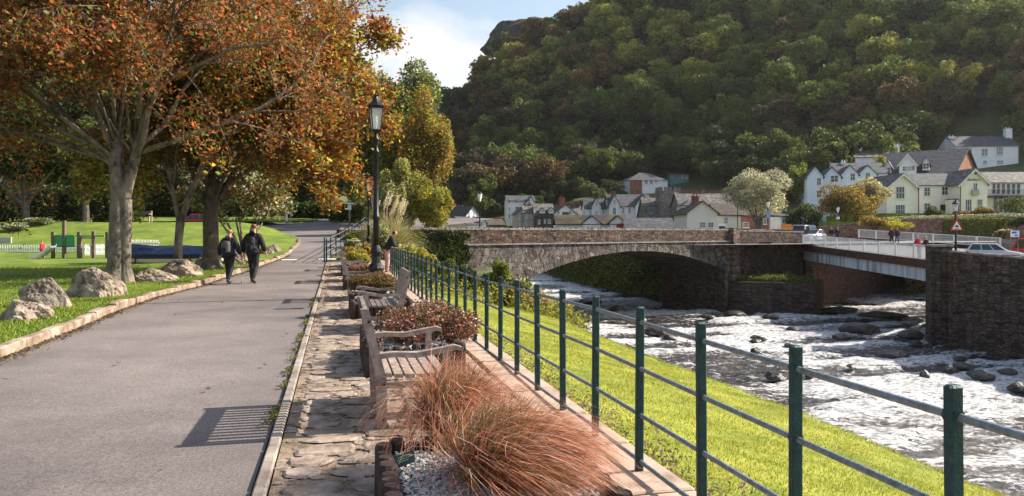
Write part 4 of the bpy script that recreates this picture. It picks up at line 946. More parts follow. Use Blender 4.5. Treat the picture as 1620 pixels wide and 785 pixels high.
# nearer low building with the red panel
lh = house('low white building with mossy brown roof and a red panel on its wall', 883, 128, 0, 106, 354, 341, 7, 'side', 'white_wall', 'tile_moss', [(938, 358, 2, 6), (946, 358, 2, 6)], (), (), over=.5)
wing(lh, 922, 127.5, 0, 28, 353, 342, 3, 'front', 'white_wall', 'tile_moss', [(930, 359, 1.8, 5, 0), (938, 359, 1.8, 5, 0), (942, 359, 1.8, 5, 0)])
hr = wing(lh, 965, 127.5, 0, 25, 352, 342, 3, 'front', 'white_wall', 'slate_brown')
q = MB(); q.box(((980.5 - 965) * 127.5 / F, -.05, PZ(357, 127.5) - hr[4]), (1.15, .06, .68)); o = q.build('red_panel', M['red_panel']); o.location = P(965, HY, 127.5)[:2] + (hr[4],); o.parent = lh[0]; o.matrix_parent_inverse = (Matrix.Translation(lh[0].location) @ lh[0].rotation_euler.to_matrix().to_4x4()).inverted()
house('long plain grey-roofed shed behind the bridge parapet', 992, 124, 0, 76, 363, 345.5, 8, 'side', 'grey_wall', 'slate')
# hillside bungalow, shed
hb = house('hillside bungalow, half brick and half white, with grey hipped roof', 996, 195, 8, 60, 285, 271, 9, 'hip', 'white_wall', 'slate', [(1022, 288, 5, 6), (1030, 288, 5, 6), (1038, 286, 5, 4)])
q = MB(); q.box((1.7, -.02, hb[2] / 2), (3.3, .25, hb[2] - .1)); q.build('brick_front', M['brick_wall'], hb[0])
house('small green-painted shed on the hillside right of the bungalow', 1060, 205, 0, 30, 277, 273, 4, 'lean', 'teal', 'slate_pale', [(1080, 280, 3, 4), (1086, 280, 3, 4)], name='shed', cat='shed')
# castellated tower and slate-roofed hall
tw = thing('stone_tower', 'square rubble tower with battlements, above the grey shed roof', 'tower', (PX(1060, 150), 152, gz(PX(1060, 150), 152) - 2), 0)
hb_ = PZ(303, 152) - tw.location.z; q = MB(); q.box((0, 0, hb_ / 2), (4.2, 4.2, hb_)); q.build('wall', M['rubble_wall'], tw)
q = MB(); q.box((0, 0, hb_ - .25), (4.5, 4.5, .3)); 
for i in range(5):
    for s_ in (-1, 1): q.box((-1.9 + i * .95, s_ * 2.0, hb_ + .35), (.5, .4, .9)); 
    if 0 < i < 4:
        for s_ in (-1, 1): q.box((s_ * 2.0, -1.9 + i * .95, hb_ + .35), (.4, .5, .9))
q.build('battlement', M['rubble_wall'], tw)
house('rubble-walled hall with a steep pale slate roof, left of the battlemented tower', 1022, 150, 0, 54, 345, 312, 10, 'side', 'rubble_wall', 'slate_pale')
h5_ = house('long stone building with red clay ridge, behind the cream gabled house', 1076, 140, 0, 84, 326, 304, 8, 'side', 'rubble_wall', 'slate_pale', (), (), [(1121, 299, .5, 4, 'coping')])
q = MB(); q.box((PX(1118, 144), 144, PZ(303.6, 144)), (10.2, .35, .35)); o = q.build('ridge_tile', M['red_clay']); o.parent = h5_[0]; o.matrix_parent_inverse = (Matrix.Translation(h5_[0].location)).inverted()
h4_ = house('cream gabled house with black bargeboards and brick chimney, behind the bridge parapet', 1087, 112, 0, 48, 337, 319, 9, 'front', 'cream_wall', 'slate_brown', [(1111.5, 356, 8, 9), (1124.5, 356, 8, 8)], (), [(1112.5, 308, 1.0, 5, 'red_clay')], barge=None, over=.35, panem='pane_sky')
wing(h4_, 1135, 113, 0, 37, 340, 322, 7, 'side', 'cream_wall', 'slate_brown', [(1148.5, 349, 6, 10)], panem='pane_sky')
house('cream flat-roofed box behind the cream gable', 1084, 118, 0, 30, 325, 314, 6, 'hip', 'cream_wall', 'slate')
house('red-brick shop row behind the silvery tree', 1172, 118, 0, 64, 341, 325, 8, 'side', 'brick_wall', 'slate_brown', [(1180, 356, 9, 8, 2), (1196, 348, 5, 8), (1210, 350, 5, 9), (1224, 348, 6, 12)], panem='pane')
house('small white shopfront right of the silvery tree', 1236, 112, 0, 21, 343, 339, 5, 'lean', 'white_wall', 'slate', [(1241, 350, 6, 7), (1251, 350, 6, 7)])
# light blue terrace: four gabled houses stepping up
for i, (p0, w_, ye, yr, D) in enumerate([(1277, 25, 279, 264, 132), (1301.5, 29, 280, 265, 133), (1331, 27, 276, 262, 134.5), (1358, 29, 276, 262, 136)]):
    wn_ = [[(1295.5, 287.5, 6, 11), (1295.5, 307, 6, 11)], [(1320, 283, 10, 10), (1320, 303, 10, 9)], [(1349, 280, 6.4, 11), (1344, 300, 6, 9)], [(1373, 279, 6, 11), (1373, 300, 6, 9)]][i]
    house('pale blue rendered terrace house with steep gable, %s of four' % ['leftmost', 'second', 'third', 'rightmost'][i], p0, D, -14, w_, ye, yr, 9, 'front', 'blue_wall', 'slate', wn_, base=3.0, group='pale blue gabled terrace')
house('long grey slate roof block behind the pale blue gabled terrace', 1325, 141, -8, 80, 275, 256, 9, 'side', 'blue_wall', 'slate', base=4, chims=[(1343, 254, .9, 4, 'white_wall')])
house('white house with white chimneys, highest behind the pale blue terrace', 1353, 158, -6, 76, 249, 236, 8, 'side', 'white_wall', 'slate_pale', chims=[(1367, 231, 1.3, 4, 'white_wall'), (1426, 228, 1.1, 4, 'white_wall')], base=6)
# big slate roof with dormers and brick gable
rb, wb, hE_, hR_, bs_ = house('long red-brick building with big dark slate roof, white dormers and brick gable', 1378, 145, -45, 132, 279, 239, 16, 'side', 'brick_wall', 'slate', base=3.0, over=.5)
def dormer(label, pxc, D, w_, ye, yr, yb, win, bal=False):
    wing(rb, pxc - w_ / 2, D, -32, w_, ye, yr, 5, 'front', 'white_wall', 'slate' , win, base=PZ(yb, D), over=.35, barge='white_paint' if bal else None)
dormer('small white dormer left of the big balcony gable on the slate roof', 1404.5, 143.2, 10, 263, 255, 275, [(1404, 269, 7, 8)])
dormer('small white dormer right of the big balcony gable on the slate roof', 1465, 138.6, 10, 257, 249, 270, [(1465, 263, 7, 9)])
dormer('big white gable with a balcony in the middle of the slate roof', 1436, 140.2, 27, 259, 243.5, 276, [(1432, 267, 6, 7), (1438, 267, 6, 7), (1443, 266, 6, 7)], True)
# white house upper right
house('white house high on the right with two tall white chimneys', 1513, 168, -4, 98, 231, 213, 9, 'side', 'white_wall', 'slate', [(1557.5, 241, 9, 11), (1581.5, 239, 9.5, 12), (1535, 238, 5, 8), (1558, 257, 6, 6), (1582, 257, 9, 6)],
      chims=[(1519, 213, 1.5, 4, 'white_wall'), (1606.5, 201, 1.4, 4, 'white_wall')], base=12, panem='pane_sky')
sk = [(1536, 223), (1559, 221), (1586, 219)]
for x_, y_ in sk: pass
# cream hotel
hz = 4.3
hot_ = house('long cream hotel with slate roofs, two scalloped gables and a veranda wing', 1454, 121, -2, 64, 293, 273, 8, 'side', 'cream_wall', 'slate', [(1466.5, 303.5, 9, 13), (1494.5, 302, 9, 13), (1514, 300, 4.5, 12, 0), (1466.5, 327, 9, 11)], base=hz, doors=[(1491.5, 330, 8, 12, 'door_dark')])
wing(hot_, 1403, 118.5, 2, 49, 296, 275, 9, 'front', 'cream_wall', 'slate_pale', [(1424, 305, 13, 18, 2), (1424, 332, 14, 15, 3)], base=hz, barge='white_paint', over=.45)
hg = house('centre', 1519, 118.0, -3, 43, 289, 267.5, 9, 'front', 'cream_wall', 'slate_pale', [(1543.5, 275, 3.4, 3.4, 'r'), (1543, 296, 6, 12), (1532, 325, 9, 18, 2), (1550, 325, 8, 18, 2)], base=hz, barge='white_paint', over=.5)
wing(hot_, 1560, 121, 0, 90, 289, 270, 9, 'side', 'cream_wall', 'slate_pale', [(x_, 299, 6, 16, 0) for x_ in (1572, 1579, 1587, 1595, 1603, 1611)] + [(1575, 324, 7, 24, 0), (1583, 324, 7, 24, 0), (1591, 324, 7, 24, 0), (1599, 324, 7, 24, 0)], base=hz)
bl_ = thing('balcony', 'x', 'x', (PX(1558, 118.5), 119.2, PZ(311, 119.2)))
q = MB(); q.box((4.6, .7, 0), (9.6, 1.9, .22)); q.build('floor', M['door_dark'], bl_); q = MB()
q.tube([(-.1, -.2, 1.05), (9.3, -.2, 1.05)], .03, 5); q.tube([(-.1, -.2, .2), (9.3, -.2, .2)], .02, 5)
for i in range(48): q.box((-.1 + i * .2, -.2, .6), (.025, .025, .95))
q.build('railing', M['iron'], bl_); attach(hot_[0], bl_)
# text on the gable, window boxes, drainpipes
def text(body, size, loc, rz, m, parent=None, ext=.01, rx=90):
    c = bpy.data.curves.new('lettering', 'FONT'); c.body = body; c.size = size; c.extrude = ext; c.align_x = 'CENTER'; c.align_y = 'CENTER'; c.resolution_u = 2
    o = bpy.data.objects.new('t', c); COL.objects.link(o); dg = bpy.context.evaluated_depsgraph_get(); me = bpy.data.meshes.new_from_object(o.evaluated_get(dg)); bpy.data.objects.remove(o); me.materials.clear(); me.materials.append(m)
    o = link('lettering', me, parent); o.location = loc; o.rotation_euler = (R(rx), 0, rz); return o
text("Shelley's", .62, (hg[1] * .5, -.06, PZ(284.5, 118) - hz), 0, M['iron'], hg[0])
q = MB(); q.box((hg[1] * .52, -.3, PZ(305, 118) - hz), (1.0, .5, .9)); q.build('balconette', M['grey_wall'], hg[0]); attach(hot_[0], hg[0])
for px_, ya, yb, D, lab in ((1453.5, 296, 340, 118.2, 'black drainpipe at the left corner of the cream hotel wing'), (1519.5, 290, 340, 117.6, 'black drainpipe left of the lettered gable')):
    q = MB(); q.tube([P(px_, ya, D), P(px_, yb, D)], .07, 6); o = q.build('drainpipe', M['iron'], hot_[0]); o.matrix_parent_inverse = (Matrix.Translation(hot_[0].location) @ hot_[0].rotation_euler.to_matrix().to_4x4()).inverted()
q = thing('porch', 'x', 'x', (PX(1510, 119), 119.2, hz)); b = MB(); b.box((0, 0, 1.2), (1.7, 1.6, 2.4)); b.build('frame', M['cream_wall'], q); b = MB(); b.box((0, 0, 2.5), (2, 1.9, .15), taper=.7); b.build('roof', M['slate'], q)
b = MB(); b.box((0, -.81, 1.2), (1.2, .03, 1.9)); b.build('pane', M['pane'], q); attach(hot_[0], q)

# ================================================================ cars
def car(label, x, y, z, rz, paint, L=4.2, W=1.75, H=1.5, name='parked_car', cat='car', van=False, group=None, glass='pane'):
    root = thing(name, label, cat, (x, y, z), rz, group); r = .31; a = L / 2
    lo = [(-a, .32), (-a + .03, .78), (-a + .12, .92), (a - 1.15, .93), (a - .35, .80), (a - .04, .62), (a, .35), (a - .08, .22), (-a + .08, .22)]
    if van: lo = [(-a, .32), (-a, 1.0), (a - .9, 1.0), (a - .2, .95), (a, .6), (a, .3), (a - .08, .22), (-a + .08, .22)]
    def loft(poly, wf):
        n = len(poly); vs = []; secs = (-W / 2, -W / 2 + .09, W / 2 - .09, W / 2)
        for k, yy in enumerate(secs):
            for (u, v) in poly:
                f = .96 if k in (0, 3) else 1; vs.append((u * f, yy, .22 + (v - .22) * (.90 if k in (0, 3) else 1)))
        fs = [tuple(range(n)), tuple(3 * n + i for i in range(n - 1, -1, -1))]
        for k in range(3): fs += [(k * n + i, k * n + (i + 1) % n, (k + 1) * n + (i + 1) % n, (k + 1) * n + i) for i in range(n)]
        return vs, fs
    b = MB(); b.add(*loft(lo, 1)); 
    # cabin
    c0, c1, c2, c3 = (-a + .15, -a + .55, a - 1.95, a - 1.1) if not van else (-a, -a + .06, a - 1.25, a - .75)
    zb, zt = .90, H
    def cab(ins, dz0=0, dz1=0): 
        w0, w1 = W / 2 - .05 - ins, W / 2 - .20 - ins; return [(c0 + ins, -w0, zb + dz0), (c3 - ins, -w0, zb + dz0), (c3 - ins, w0, zb + dz0), (c0 + ins, w0, zb + dz0), (c1 + ins, -w1, zt - dz1), (c2 - ins, -w1, zt - dz1), (c2 - ins, w1, zt - dz1), (c1 + ins, w1, zt - dz1)]
    fs = [(3, 2, 1, 0), (4, 5, 6, 7), (0, 1, 5, 4), (1, 2, 6, 5), (2, 3, 7, 6), (3, 0, 4, 7)]
    b.add(cab(0), fs); body = b.build('body', paint, root)
    bv = body.modifiers.new('bevel', 'BEVEL'); bv.width = .035; bv.segments = 2; bv.limit_method = 'ANGLE'; bv.angle_limit = R(25)
    g = cab(0)
    def face(idx, u0, u1, v0, v1, out, nm='side_window'):
        p = [Vector(g[i]) for i in idx]; A = lambda u, v: (p[0].lerp(p[1], u)).lerp(p[3].lerp(p[2], u), v); nrm = (p[1] - p[0]).cross(p[3] - p[0]).normalized()
        q = [A(u0, v0) + nrm * out, A(u1, v0) + nrm * out, A(u1, v1) + nrm * out, A(u0, v1) + nrm * out]; mb = MB(); mb.add([tuple(t_) for t_ in q] + [tuple(t_ - nrm * .01) for t_ in q], fs2); mb.build(nm, M[glass], root)
    fs2 = [(0, 1, 2, 3), (7, 6, 5, 4), (0, 4, 5, 1), (1, 5, 6, 2), (2, 6, 7, 3), (3, 7, 4, 0)]
    for idx in ((0, 1, 5, 4), (2, 3, 7, 6)):
        m_ = .05 if idx[0] == 0 else 0
        face(idx, .06, .36, .14, .88, .012); face(idx, .39, .66, .14, .88, .012); face(idx, .69, .94, .14, .88, .012)
    face((1, 2, 6, 5), .05, .95, .08, .94, .012, 'windscreen'); face((3, 0, 4, 7), .06, .94, .15, .9, .012, 'rear_window')
    for sx in (-a + .75, a - .8):
        for sy in (-1, 1):
            wv = MB(); wv.tube([(sx, sy * (W / 2 - .20), r), (sx, sy * (W / 2 + .015), r)], r, 20); o = wv.build('wheel', M['black'], root)
            wv = MB(); wv.tube([(sx, sy * (W / 2 - .0), r), (sx, sy * (W / 2 + .03), r)], r * .62, 10); wv.build('rim', M['rail'], o)
    for sy in (-1, 1):
        q = MB(); q.box((a - .13, sy * (W / 2 - .28), .66), (.2, .34, .13), (0, R(20), 0)); q.build('headlight', M['white_lamp'], root)
        q = MB(); q.box((-a + .035, sy * (W / 2 - .2), .78), (.08, .18, .2)); q.build('tail_light', M['red_panel'], root)
        q = MB(); q.box((c3 - .25, sy * (W / 2 + .07), .98), (.1, .16, .12), bev=.02); q.build('wing_mirror', paint, root)
    q = MB(); q.box((a - .01, 0, .42), (.03, .9, .14)); q.build('grille', M['black'], root)
    return root
def paintm(n, c, met=.2): return mat(n, c, None, rough=.22, spec=.6, metal=met)
P_red = paintm('red_car_paint', (.62, .02, .015), 0); P_sil = paintm('silver_paint', (.52, .55, .59), .15); P_white = paintm('white_car_paint', (.75, .77, .78), 0); P_blk = paintm('black_car_paint', (.012, .013, .015), 0)
car('small red car parked beyond the green bank, seen between the tree trunks', PX(305, 76), 76, PZ(362.5, 76), R(180), P_red, 3.7, 1.65, 1.55)
car('silver car behind the tall right river wall, below the hotel garden', PX(1573, 60.5), 60.5, -.84, R(-34), P_sil, 4.2, 1.75, 1.5)
car('white car at the left end of the flat bridge, by the garden tree', PX(1290, 92), 92, .42, R(-150), P_white, 4.0, 1.7, 1.5)
car('white van with dark windscreen behind the bridge wall, left of the white car', PX(1266, 98), 98, .5, R(-120), P_white, 4.6, 1.9, 2.0, 'parked_van', 'van', True)
car('black car low behind the bridge wall, right of the orange sign', PX(1254, 93), 93, .40, R(170), P_blk, 4.2)
car('black car behind the bridge wall, left of the orange sign under the silvery tree', PX(1226, 93), 93, .42, R(175), P_blk, 4.4)
car('grey car mostly hidden behind the bridge wall, below the silvery tree', PX(1190, 95), 95, .40, R(178), P_sil, 4.3)
car('red van cut by the right edge of the photo, beside the blue notice board', PX(1633, 64), 64, -.85, R(95), P_red, 4.2, 1.8, 1.9, 'parked_van', 'van', True)
# tank trailer (pale barrel seen above the cars)
q = MB(); q.tube([(-1.2, 0, 0), (-1.0, 0, 0), (1.0, 0, 0), (1.2, 0, 0)], [.35, .62, .62, .35], 12); o = q.build('water_tank', M['white_wall'], smooth=True); o.location = (PX(1277, 104), 104, 1.95); tag(o, 'pale barrel-shaped tank behind the white car', 'tank')
q = MB(); q.box((0, 0, -.8), (1.8, 1, .5)); q.build('cradle', M['black'], o)
# ================================================================ signs
def sign(name, label, px, d, yt, yb, w_, m, base, cat='sign', posts=1):
    x = PX(px, d); zt, zb = PZ(yt, d), PZ(yb, d); root = thing(name, label, cat, (x, d, base)); b = MB(); b.box((0, -.05, (zt + zb) / 2 - base), (w_, .04, zt - zb)); pn = b.build('panel', m, root)
    for k in range(posts):
        b = MB(); xx = 0 if posts == 1 else (-w_ * .4 + k * w_ * .8); b.tube([(xx, 0, 0), (xx, 0, zt - base)], .035, 6); b.build('post', M['coping'], root)
    return root, pn
sign('orange_sign', 'orange board on the black car park side, above the bridge wall', 1244, 90, 354.5, 364, 1.25, M['orange_panel'], .4)
s_, pn = sign('notice_board', 'blue and white notice board at the right edge above the rubble wall', 1605, 62, 365, 375, .72, M['white_paint'], -.9, 'notice board', 2)
b = MB(); b.box((-.08, -.075, PZ(368, 62) + .9), (.42, .01, .16)); b.box((.1, -.075, PZ(372.3, 62) + .9), (.3, .01, .1)); b.build('blue_print', M['blue_panel'], s_)
s_, pn = sign('notice_board', 'white board with a dark blue band, in front of the cream gabled house', 1142, 95, 354, 363, .95, M['white_paint'], .5, 'notice board', 2)
b = MB(); b.box((0, -.075, PZ(360, 95) - .5), (.8, .01, .35)); b.build('blue_band', M['door_dark'], s_)
sign('blue_sign', 'small blue sign on the lamp post in front of the silvery tree', 1215.4, 83.7, 334, 345, .45, mat('pale_blue_sign', (.18, .32, .48), None), .5)
sign('lamp_sign', 'white round-cornered plate below the lantern in front of the golden tree', 1325.5, 91.7, 343, 347, .4, M['white_paint'], .5)
pl6 = MB(); pl6.tube([(0, 0, 0), (0, 0, PZ(325, 96) - .5)], .05, 6); o = pl6.build('utility_pole', M['iron']); o.location = (PX(1167, 96), 96, .5); tag(o, 'thin dark pole left of the silvery tree', 'pole')
# warning triangle on the right lamp post
tr = thing('warning_sign', 'red-bordered white warning triangle with a black skidding car symbol, on the lamp post', 'road sign', (PX(1513, 50.3), 50.28, PZ(366.5, 50.3)), 0)
def tri(r): return [(-r * .866, 0 + (-r * .5)), (r * .866, -r * .5), (0, r)]
c_ = .34
b = MB(); b.prism([(u, v + c_) for u, v in tri(.54)], -.02, .0); b.build('border', M['red_panel'], tr)
b = MB(); b.prism([(u, v + c_) for u, v in tri(.37)], -.03, -.021); b.build('panel', M['white_paint'], tr)
b = MB(); b.prism([(-.13, .30), (-.13, .36), (-.07, .37), (-.04, .43), (.06, .43), (.09, .37), (.13, .36), (.13, .30)], -.04, -.031)
b.prism([(-.16, .19), (-.06, .24), (.02, .19), (.10, .24), (.17, .2), (.10, .205), (.02, .16), (-.06, .21)], -.04, -.031); b.build('symbol', M['iron'], tr)
# signs near the path bend
fs_ = hit(553, 355)
s1_ = thing('fingerpost', 'white-topped post by the hedge beyond the path, mid-distance', 'sign post', (PX(553, 70), 70, PZ(357, 70)))
b = MB(); b.tube([(0, 0, 0), (0, 0, PZ(326, 70) - PZ(357, 70))], .09, 8); b.build('post', M['coping'], s1_); b = MB(); hh_ = PZ(322, 70) - PZ(357, 70); b.box((0, 0, hh_), (.75, .3, .12)); b.box((0, 0, hh_ - .35), (.34, .25, .5), taper=.8); b.build('head', M['white_paint'], s1_)
s1_ = thing('sign_post', 'pale round-topped post standing on the small lawn at the path bend', 'sign post', (PX(453.5, 72), 72, PZ(353.5, 72)))
b = MB(); b.tube([(0, 0, 0), (0, 0, 1.15)], .11, 8); b.lathe([(.12, 1.1), (.17, 1.25), (.12, 1.4), (.1, 1.45), (.15, 1.55), (.1, 1.72), (.02, 1.75)], 8); b.build('post', M['white_wall'], s1_)
s1_ = thing('litter_post', 'dark post with a small box, right of the pale round-topped post', 'post', (PX(460, 72), 72, PZ(351.5, 72)))
b = MB(); b.tube([(0, 0, 0), (0, 0, .95)], .05, 6); b.box((-.1, 0, .95), (.5, .3, .2)); b.build('post', M['grey_wall'], s1_)
# ================================================================ people
def skin(name, pts, edges, rad, m, parent=None, sub=2, root_i=0):
    me = bpy.data.meshes.new(name); me.from_pydata([tuple(p) for p in pts], edges, []); o = bpy.data.objects.new(name, me); COL.objects.link(o)
    md = o.modifiers.new('skin', 'SKIN'); md.branch_smoothing = .4; md.use_smooth_shade = True
    for i, sv in enumerate(me.skin_vertices[0].data):
        r = rad[i]; sv.radius = r if hasattr(r, '__len__') else (r, r); sv.use_root = (i == root_i)
    ss = o.modifiers.new('sub', 'SUBSURF'); ss.levels = sub; ss.render_levels = sub
    dg = bpy.context.evaluated_depsgraph_get(); me2 = bpy.data.meshes.new_from_object(o.evaluated_get(dg)); bpy.data.objects.remove(o)
    me2.materials.clear(); me2.materials.append(m); me2.name = name; return link(name, me2, parent)
def person(label, x, y, z, rz, H=1.75, pose='stand', top='cloth_black', legs='cloth_black', hair='hair_grey', pack=None, group=None, hood=None, stick=False, hands=True, jl=0.0, bare=False):
    """local: +y is the way the person faces, x to the right"""
    root = thing('person', label, 'person', (x, y, z), rz, group); k = H / 1.75
    lean = {'stand': 0.02, 'walk': .05, 'lean': .24, 'bend': .42}[pose]
    S = lambda p: Vector(p) * k
    hip = S((0, 0, .93)); 
    if pose == 'lean': hip = S((0, -.12, .90))
    def up(z_, f=0, sx=0):          # a point of the trunk, z_ above the hip
        return hip + Vector((sx * k, (math.sin(lean) * z_ + math.cos(lean) * f) * k, (math.cos(lean) * z_ - math.sin(lean) * f) * k))
    ch = up(.34); nk = up(.54, .0); 
    hd = nk + S((0, .03 + (.05 if lean > .3 else 0), .15)) if pose != 'bend' else nk + S((0, .09, .10))
    if pose == 'walk': kn = [S((-.095, .12, .50)), S((.10, -.02, .50))]; an = [S((-.10, .16, .09)), S((.10, -.26, .13))]; to = [S((-.12, .36, .05)), S((.12, -.10, .03))]
    elif pose == 'lean': kn = [S((-.10, -.10, .49)), S((.10, -.06, .49))]; an = [S((-.11, -.16, .08)), S((.11, -.14, .08))]; to = [S((-.12, .04, .03)), S((.12, .06, .03))]
    else: kn = [S((-.10, .02, .50)), S((.10, .03, .50))]; an = [S((-.11, -.02, .08)), S((.11, 0, .08))]; to = [S((-.13, .18, .03)), S((.13, .2, .03))]
    sh = [up(.46, 0, -.18), up(.46, 0, .18)]
    if pose == 'walk': el = [sh[0] + S((-.09, -.10, -.27)), sh[1] + S((.09, .02, -.28))]; wr = [el[0] + S((.0, .05, -.25)), el[1] + S((.02, .14, -.20))]
    elif pose == 'lean': el = [sh[0] + S((-.06, .10, -.27)), sh[1] + S((.06, .10, -.27))]; wr = [el[0] + S((.12, .24, .02)), el[1] + S((-.12, .24, .02))]
    elif pose == 'bend': el = [sh[0] + S((-.06, .04, -.27)), sh[1] + S((.06, .04, -.27))]; wr = [el[0] + S((.10, .23, .02)), el[1] + S((-.10, .23, .02))]
    else: el = [sh[0] + S((-.07, -.02, -.28)), sh[1] + S((.07, .0, -.28))]; wr = [el[0] + S((.02, .08, -.24)), el[1] + S((-.02, .10, -.23))]
    M_ = M['skin']
    pts = [hip, up(.18), ch, nk, nk.lerp(hd, .45), hd + S((0, 0, -.02)), hd + S((0, .005, .06)), hd + S((0, .0, .10))]; ed = [(0, 1), (1, 2), (2, 3), (3, 4), (4, 5), (5, 6), (6, 7)]; rd = [.135, .125, .15, .07, .055, .078, .082, .055]
    for i in (0, 1):
        sx = -1 if i == 0 else 1; b0 = len(pts)
        pts += [sh[i], el[i], wr[i]]; ed += [(2, b0), (b0, b0 + 1), (b0 + 1, b0 + 2)]; rd += [.062, .043, .028]
        dv = (wr[i] - el[i]).normalized(); pm = wr[i] + dv * .085 * k; pts.append(pm); ed.append((b0 + 2, b0 + 3)); rd.append((.034, .02))
        if hands:
            side = dv.cross(Vector((0, 0, 1))); side = side.normalized() if side.length > .1 else Vector((0, 1, 0)); cu = Vector((-sx, 0, 0)) * .3
            if abs(dv.z) > .6: side = Vector((0, 1, 0)); 
            for q, (o_, L_) in enumerate(((-.028, .062), (-.010, .075), (.010, .072), (.027, .056))):
                b1 = len(pts); m1 = pm + side * o_ * k + (dv + cu * .4).normalized() * (.028 + L_ * .4) * k; m2 = m1 + (dv + cu * 1.6).normalized() * L_ * .55 * k
                pts += [m1, m2]; ed += [(b0 + 3, b1), (b1, b1 + 1)]; rd += [.0095, .008]
            b1 = len(pts); m1 = wr[i] + dv * .03 * k + side * .045 * k; m2 = m1 + (dv + side * .4).normalized() * .045 * k; pts += [m1, m2]; ed += [(b0 + 2, b1), (b1, b1 + 1)]; rd += [.011, .009]
        b0 = len(pts); pts += [hip + S((sx * .085, 0, -.05)), kn[i], an[i], to[i]]; ed += [(0, b0), (b0, b0 + 1), (b0 + 1, b0 + 2), (b0 + 2, b0 + 3)]; rd += [.085, .055, .038, (.035, .025)]
    sc_ = lambda r: (r[0] * k, r[1] * k) if hasattr(r, '__len__') else r * k
    body = skin('body', pts, ed, [sc_(r) for r in rd], M_, root, 1)
    # face: nose and ears belong to the head
    hc = hd + S((0, 0, .02))
    fc = MB(); fc.tube([hc + S((0, .075, .02)), hc + S((0, .10, -.015))], [.008 * k, .014 * k], 5)
    fc.build('nose', M_, root)
    for sx in (-1, 1): fc = MB(); fc.box(tuple(hc + S((sx * .082, -.005, 0))), (.016 * k, .035 * k, .055 * k)); fc.build('ear', M_, root)
    ey = MB()
    for sx in (-1, 1): ey.box(tuple(hc + S((sx * .032, .078, .022))), (.022 * k, .01, .010 * k))
    ey.box(tuple(hc + S((0, .078, -.045))), (.045 * k, .012, .008 * k)); ey.build('eyes_and_mouth', M['black'], root)
    # jacket, trousers, boots, hair
    jp = [up(-.10 - jl), up(.02), up(.20), ch + S((0, -.005, 0)), nk + S((0, -.005, .0)), sh[0], el[0], wr[0] + (el[0] - wr[0]) * .08, sh[1], el[1], wr[1] + (el[1] - wr[1]) * .08]
    skin('jacket', jp, [(0, 1), (1, 2), (2, 3), (3, 4), (3, 5), (5, 6), (6, 7), (3, 8), (8, 9), (9, 10)], [sc_(r) for r in ((.215, .16), (.21, .16), (.205, .155), (.215, .155), .085, .10, .08, .06, .10, .08, .06)], M[top], root, 2)
    tp = [hip + S((0, 0, .02)), hip + S((-.088, 0, -.07)), kn[0], an[0] + S((0, 0, .02)), hip + S((.088, 0, -.07)), kn[1], an[1] + S((0, 0, .02))]
    skin('trousers', tp, [(0, 1), (1, 2), (2, 3), (0, 4), (4, 5), (5, 6)], [sc_(r) for r in ((.15, .125), .108, .078, .062, .108, .078, .062)], M[legs], root, 2)
    for i in (0, 1):
        skin('boot', [an[i] + S((0, 0, .06)), an[i] + S((0, 0, -.02)), to[i]], [(0, 1), (1, 2)], [sc_(r) for r in (.052, .055, (.048, .036))], M['boot'], root, 2)
    hp = [hd + S((0, -.035, -.035)), hd + S((0, -.03, .04)), hd + S((0, -.008, .095))]
    skin('hair', hp, [(0, 1), (1, 2)], [sc_(r) for r in ((.078, .062), (.09, .085), (.078, .085))], M[hair], root, 2)
    if hood: skin('hood', [nk + S((-.07, -.07, .0)), nk + S((0, -.11, -.03)), nk + S((.07, -.07, .0))], [(0, 1), (1, 2)], [sc_(r) for r in (.05, .075, .05)], M[hood], root, 2, 1)
    if pack:
        c = up(.24, -.20); pr = thing('backpack', *pack[1:3], loc=(0, 0, 0)); 
        o = skin('bag', [up(.05, -.21), up(.24, -.22), up(.42, -.19)], [(0, 1), (1, 2)], [sc_(r) for r in ((.15, .09), (.155, .105), (.12, .08))], M[pack[0]], pr, 2, 1)
        b = MB(); b.box(tuple(up(.12, -.32)), (.2 * k, .05, .16 * k), (-lean, 0, 0), bev=.02); b.build('pocket', M['cloth_black'], pr)
        for sx in (-1, 1):
            b = MB(); b.tube([up(.08, -.16, sx * .10), up(.30, .10, sx * .12), up(.46, .10, sx * .11), up(.52, -.02, sx * .10), up(.42, -.16, sx * .09)], .018, 6); b.build('strap', M['cloth_black'], pr)
        pr.location = root.location; pr.rotation_euler = root.rotation_euler
    if stick:
        h_ = wr[1] + (wr[1] - el[1]).normalized() * .09 * k; wl = root.matrix_basis @ h_
        b = MB(); st = thing('walking_stick', 'thin pale walking stick in the right hand of the shorter walker', 'walking stick', tuple(root.location), rz)
        b.tube([h_ + Vector((0, .0, .12)), h_ + Vector((.0, .06, -h_.z + .02))], [.011, .009], 6); b.build('shaft', M['slab'], st); b = MB(); b.tube([h_ + Vector((0, 0, -.02)), h_ + Vector((0, 0, .14))], .017, 6); b.build('grip', M['black'], st)
    return root
d1, d2 = 22.6, 22.9
person('shorter walker with reddish-grey hair, hooded dark jacket and a rucksack, walking away', PX(362, d1), d1, .01, R(-6), 1.70, 'walk', 'cloth_black', 'cloth_black', 'hair_fair', ('cloth_grey', 'dark grey rucksack on the back of the shorter walker', 'rucksack'), 'two walkers on the path', 'cloth_grey', True, jl=.02)
person('taller walker in a long black jacket, walking away on the path', PX(400.5, d2), d2, .01, R(-4), 1.86, 'walk', 'cloth_black', 'cloth_black', 'hair_brown', ('cloth_black', 'black rucksack on the back of the taller walker', 'rucksack'), 'two walkers on the path', 'cloth_black', jl=.06)
person('man in a black jacket looking down over the far end of the green fence', PX(612, 27.6), 27.6, .03, R(-75), 1.72, 'bend', 'cloth_black', 'cloth_pink', 'hair_dark', hands=False, jl=.08)
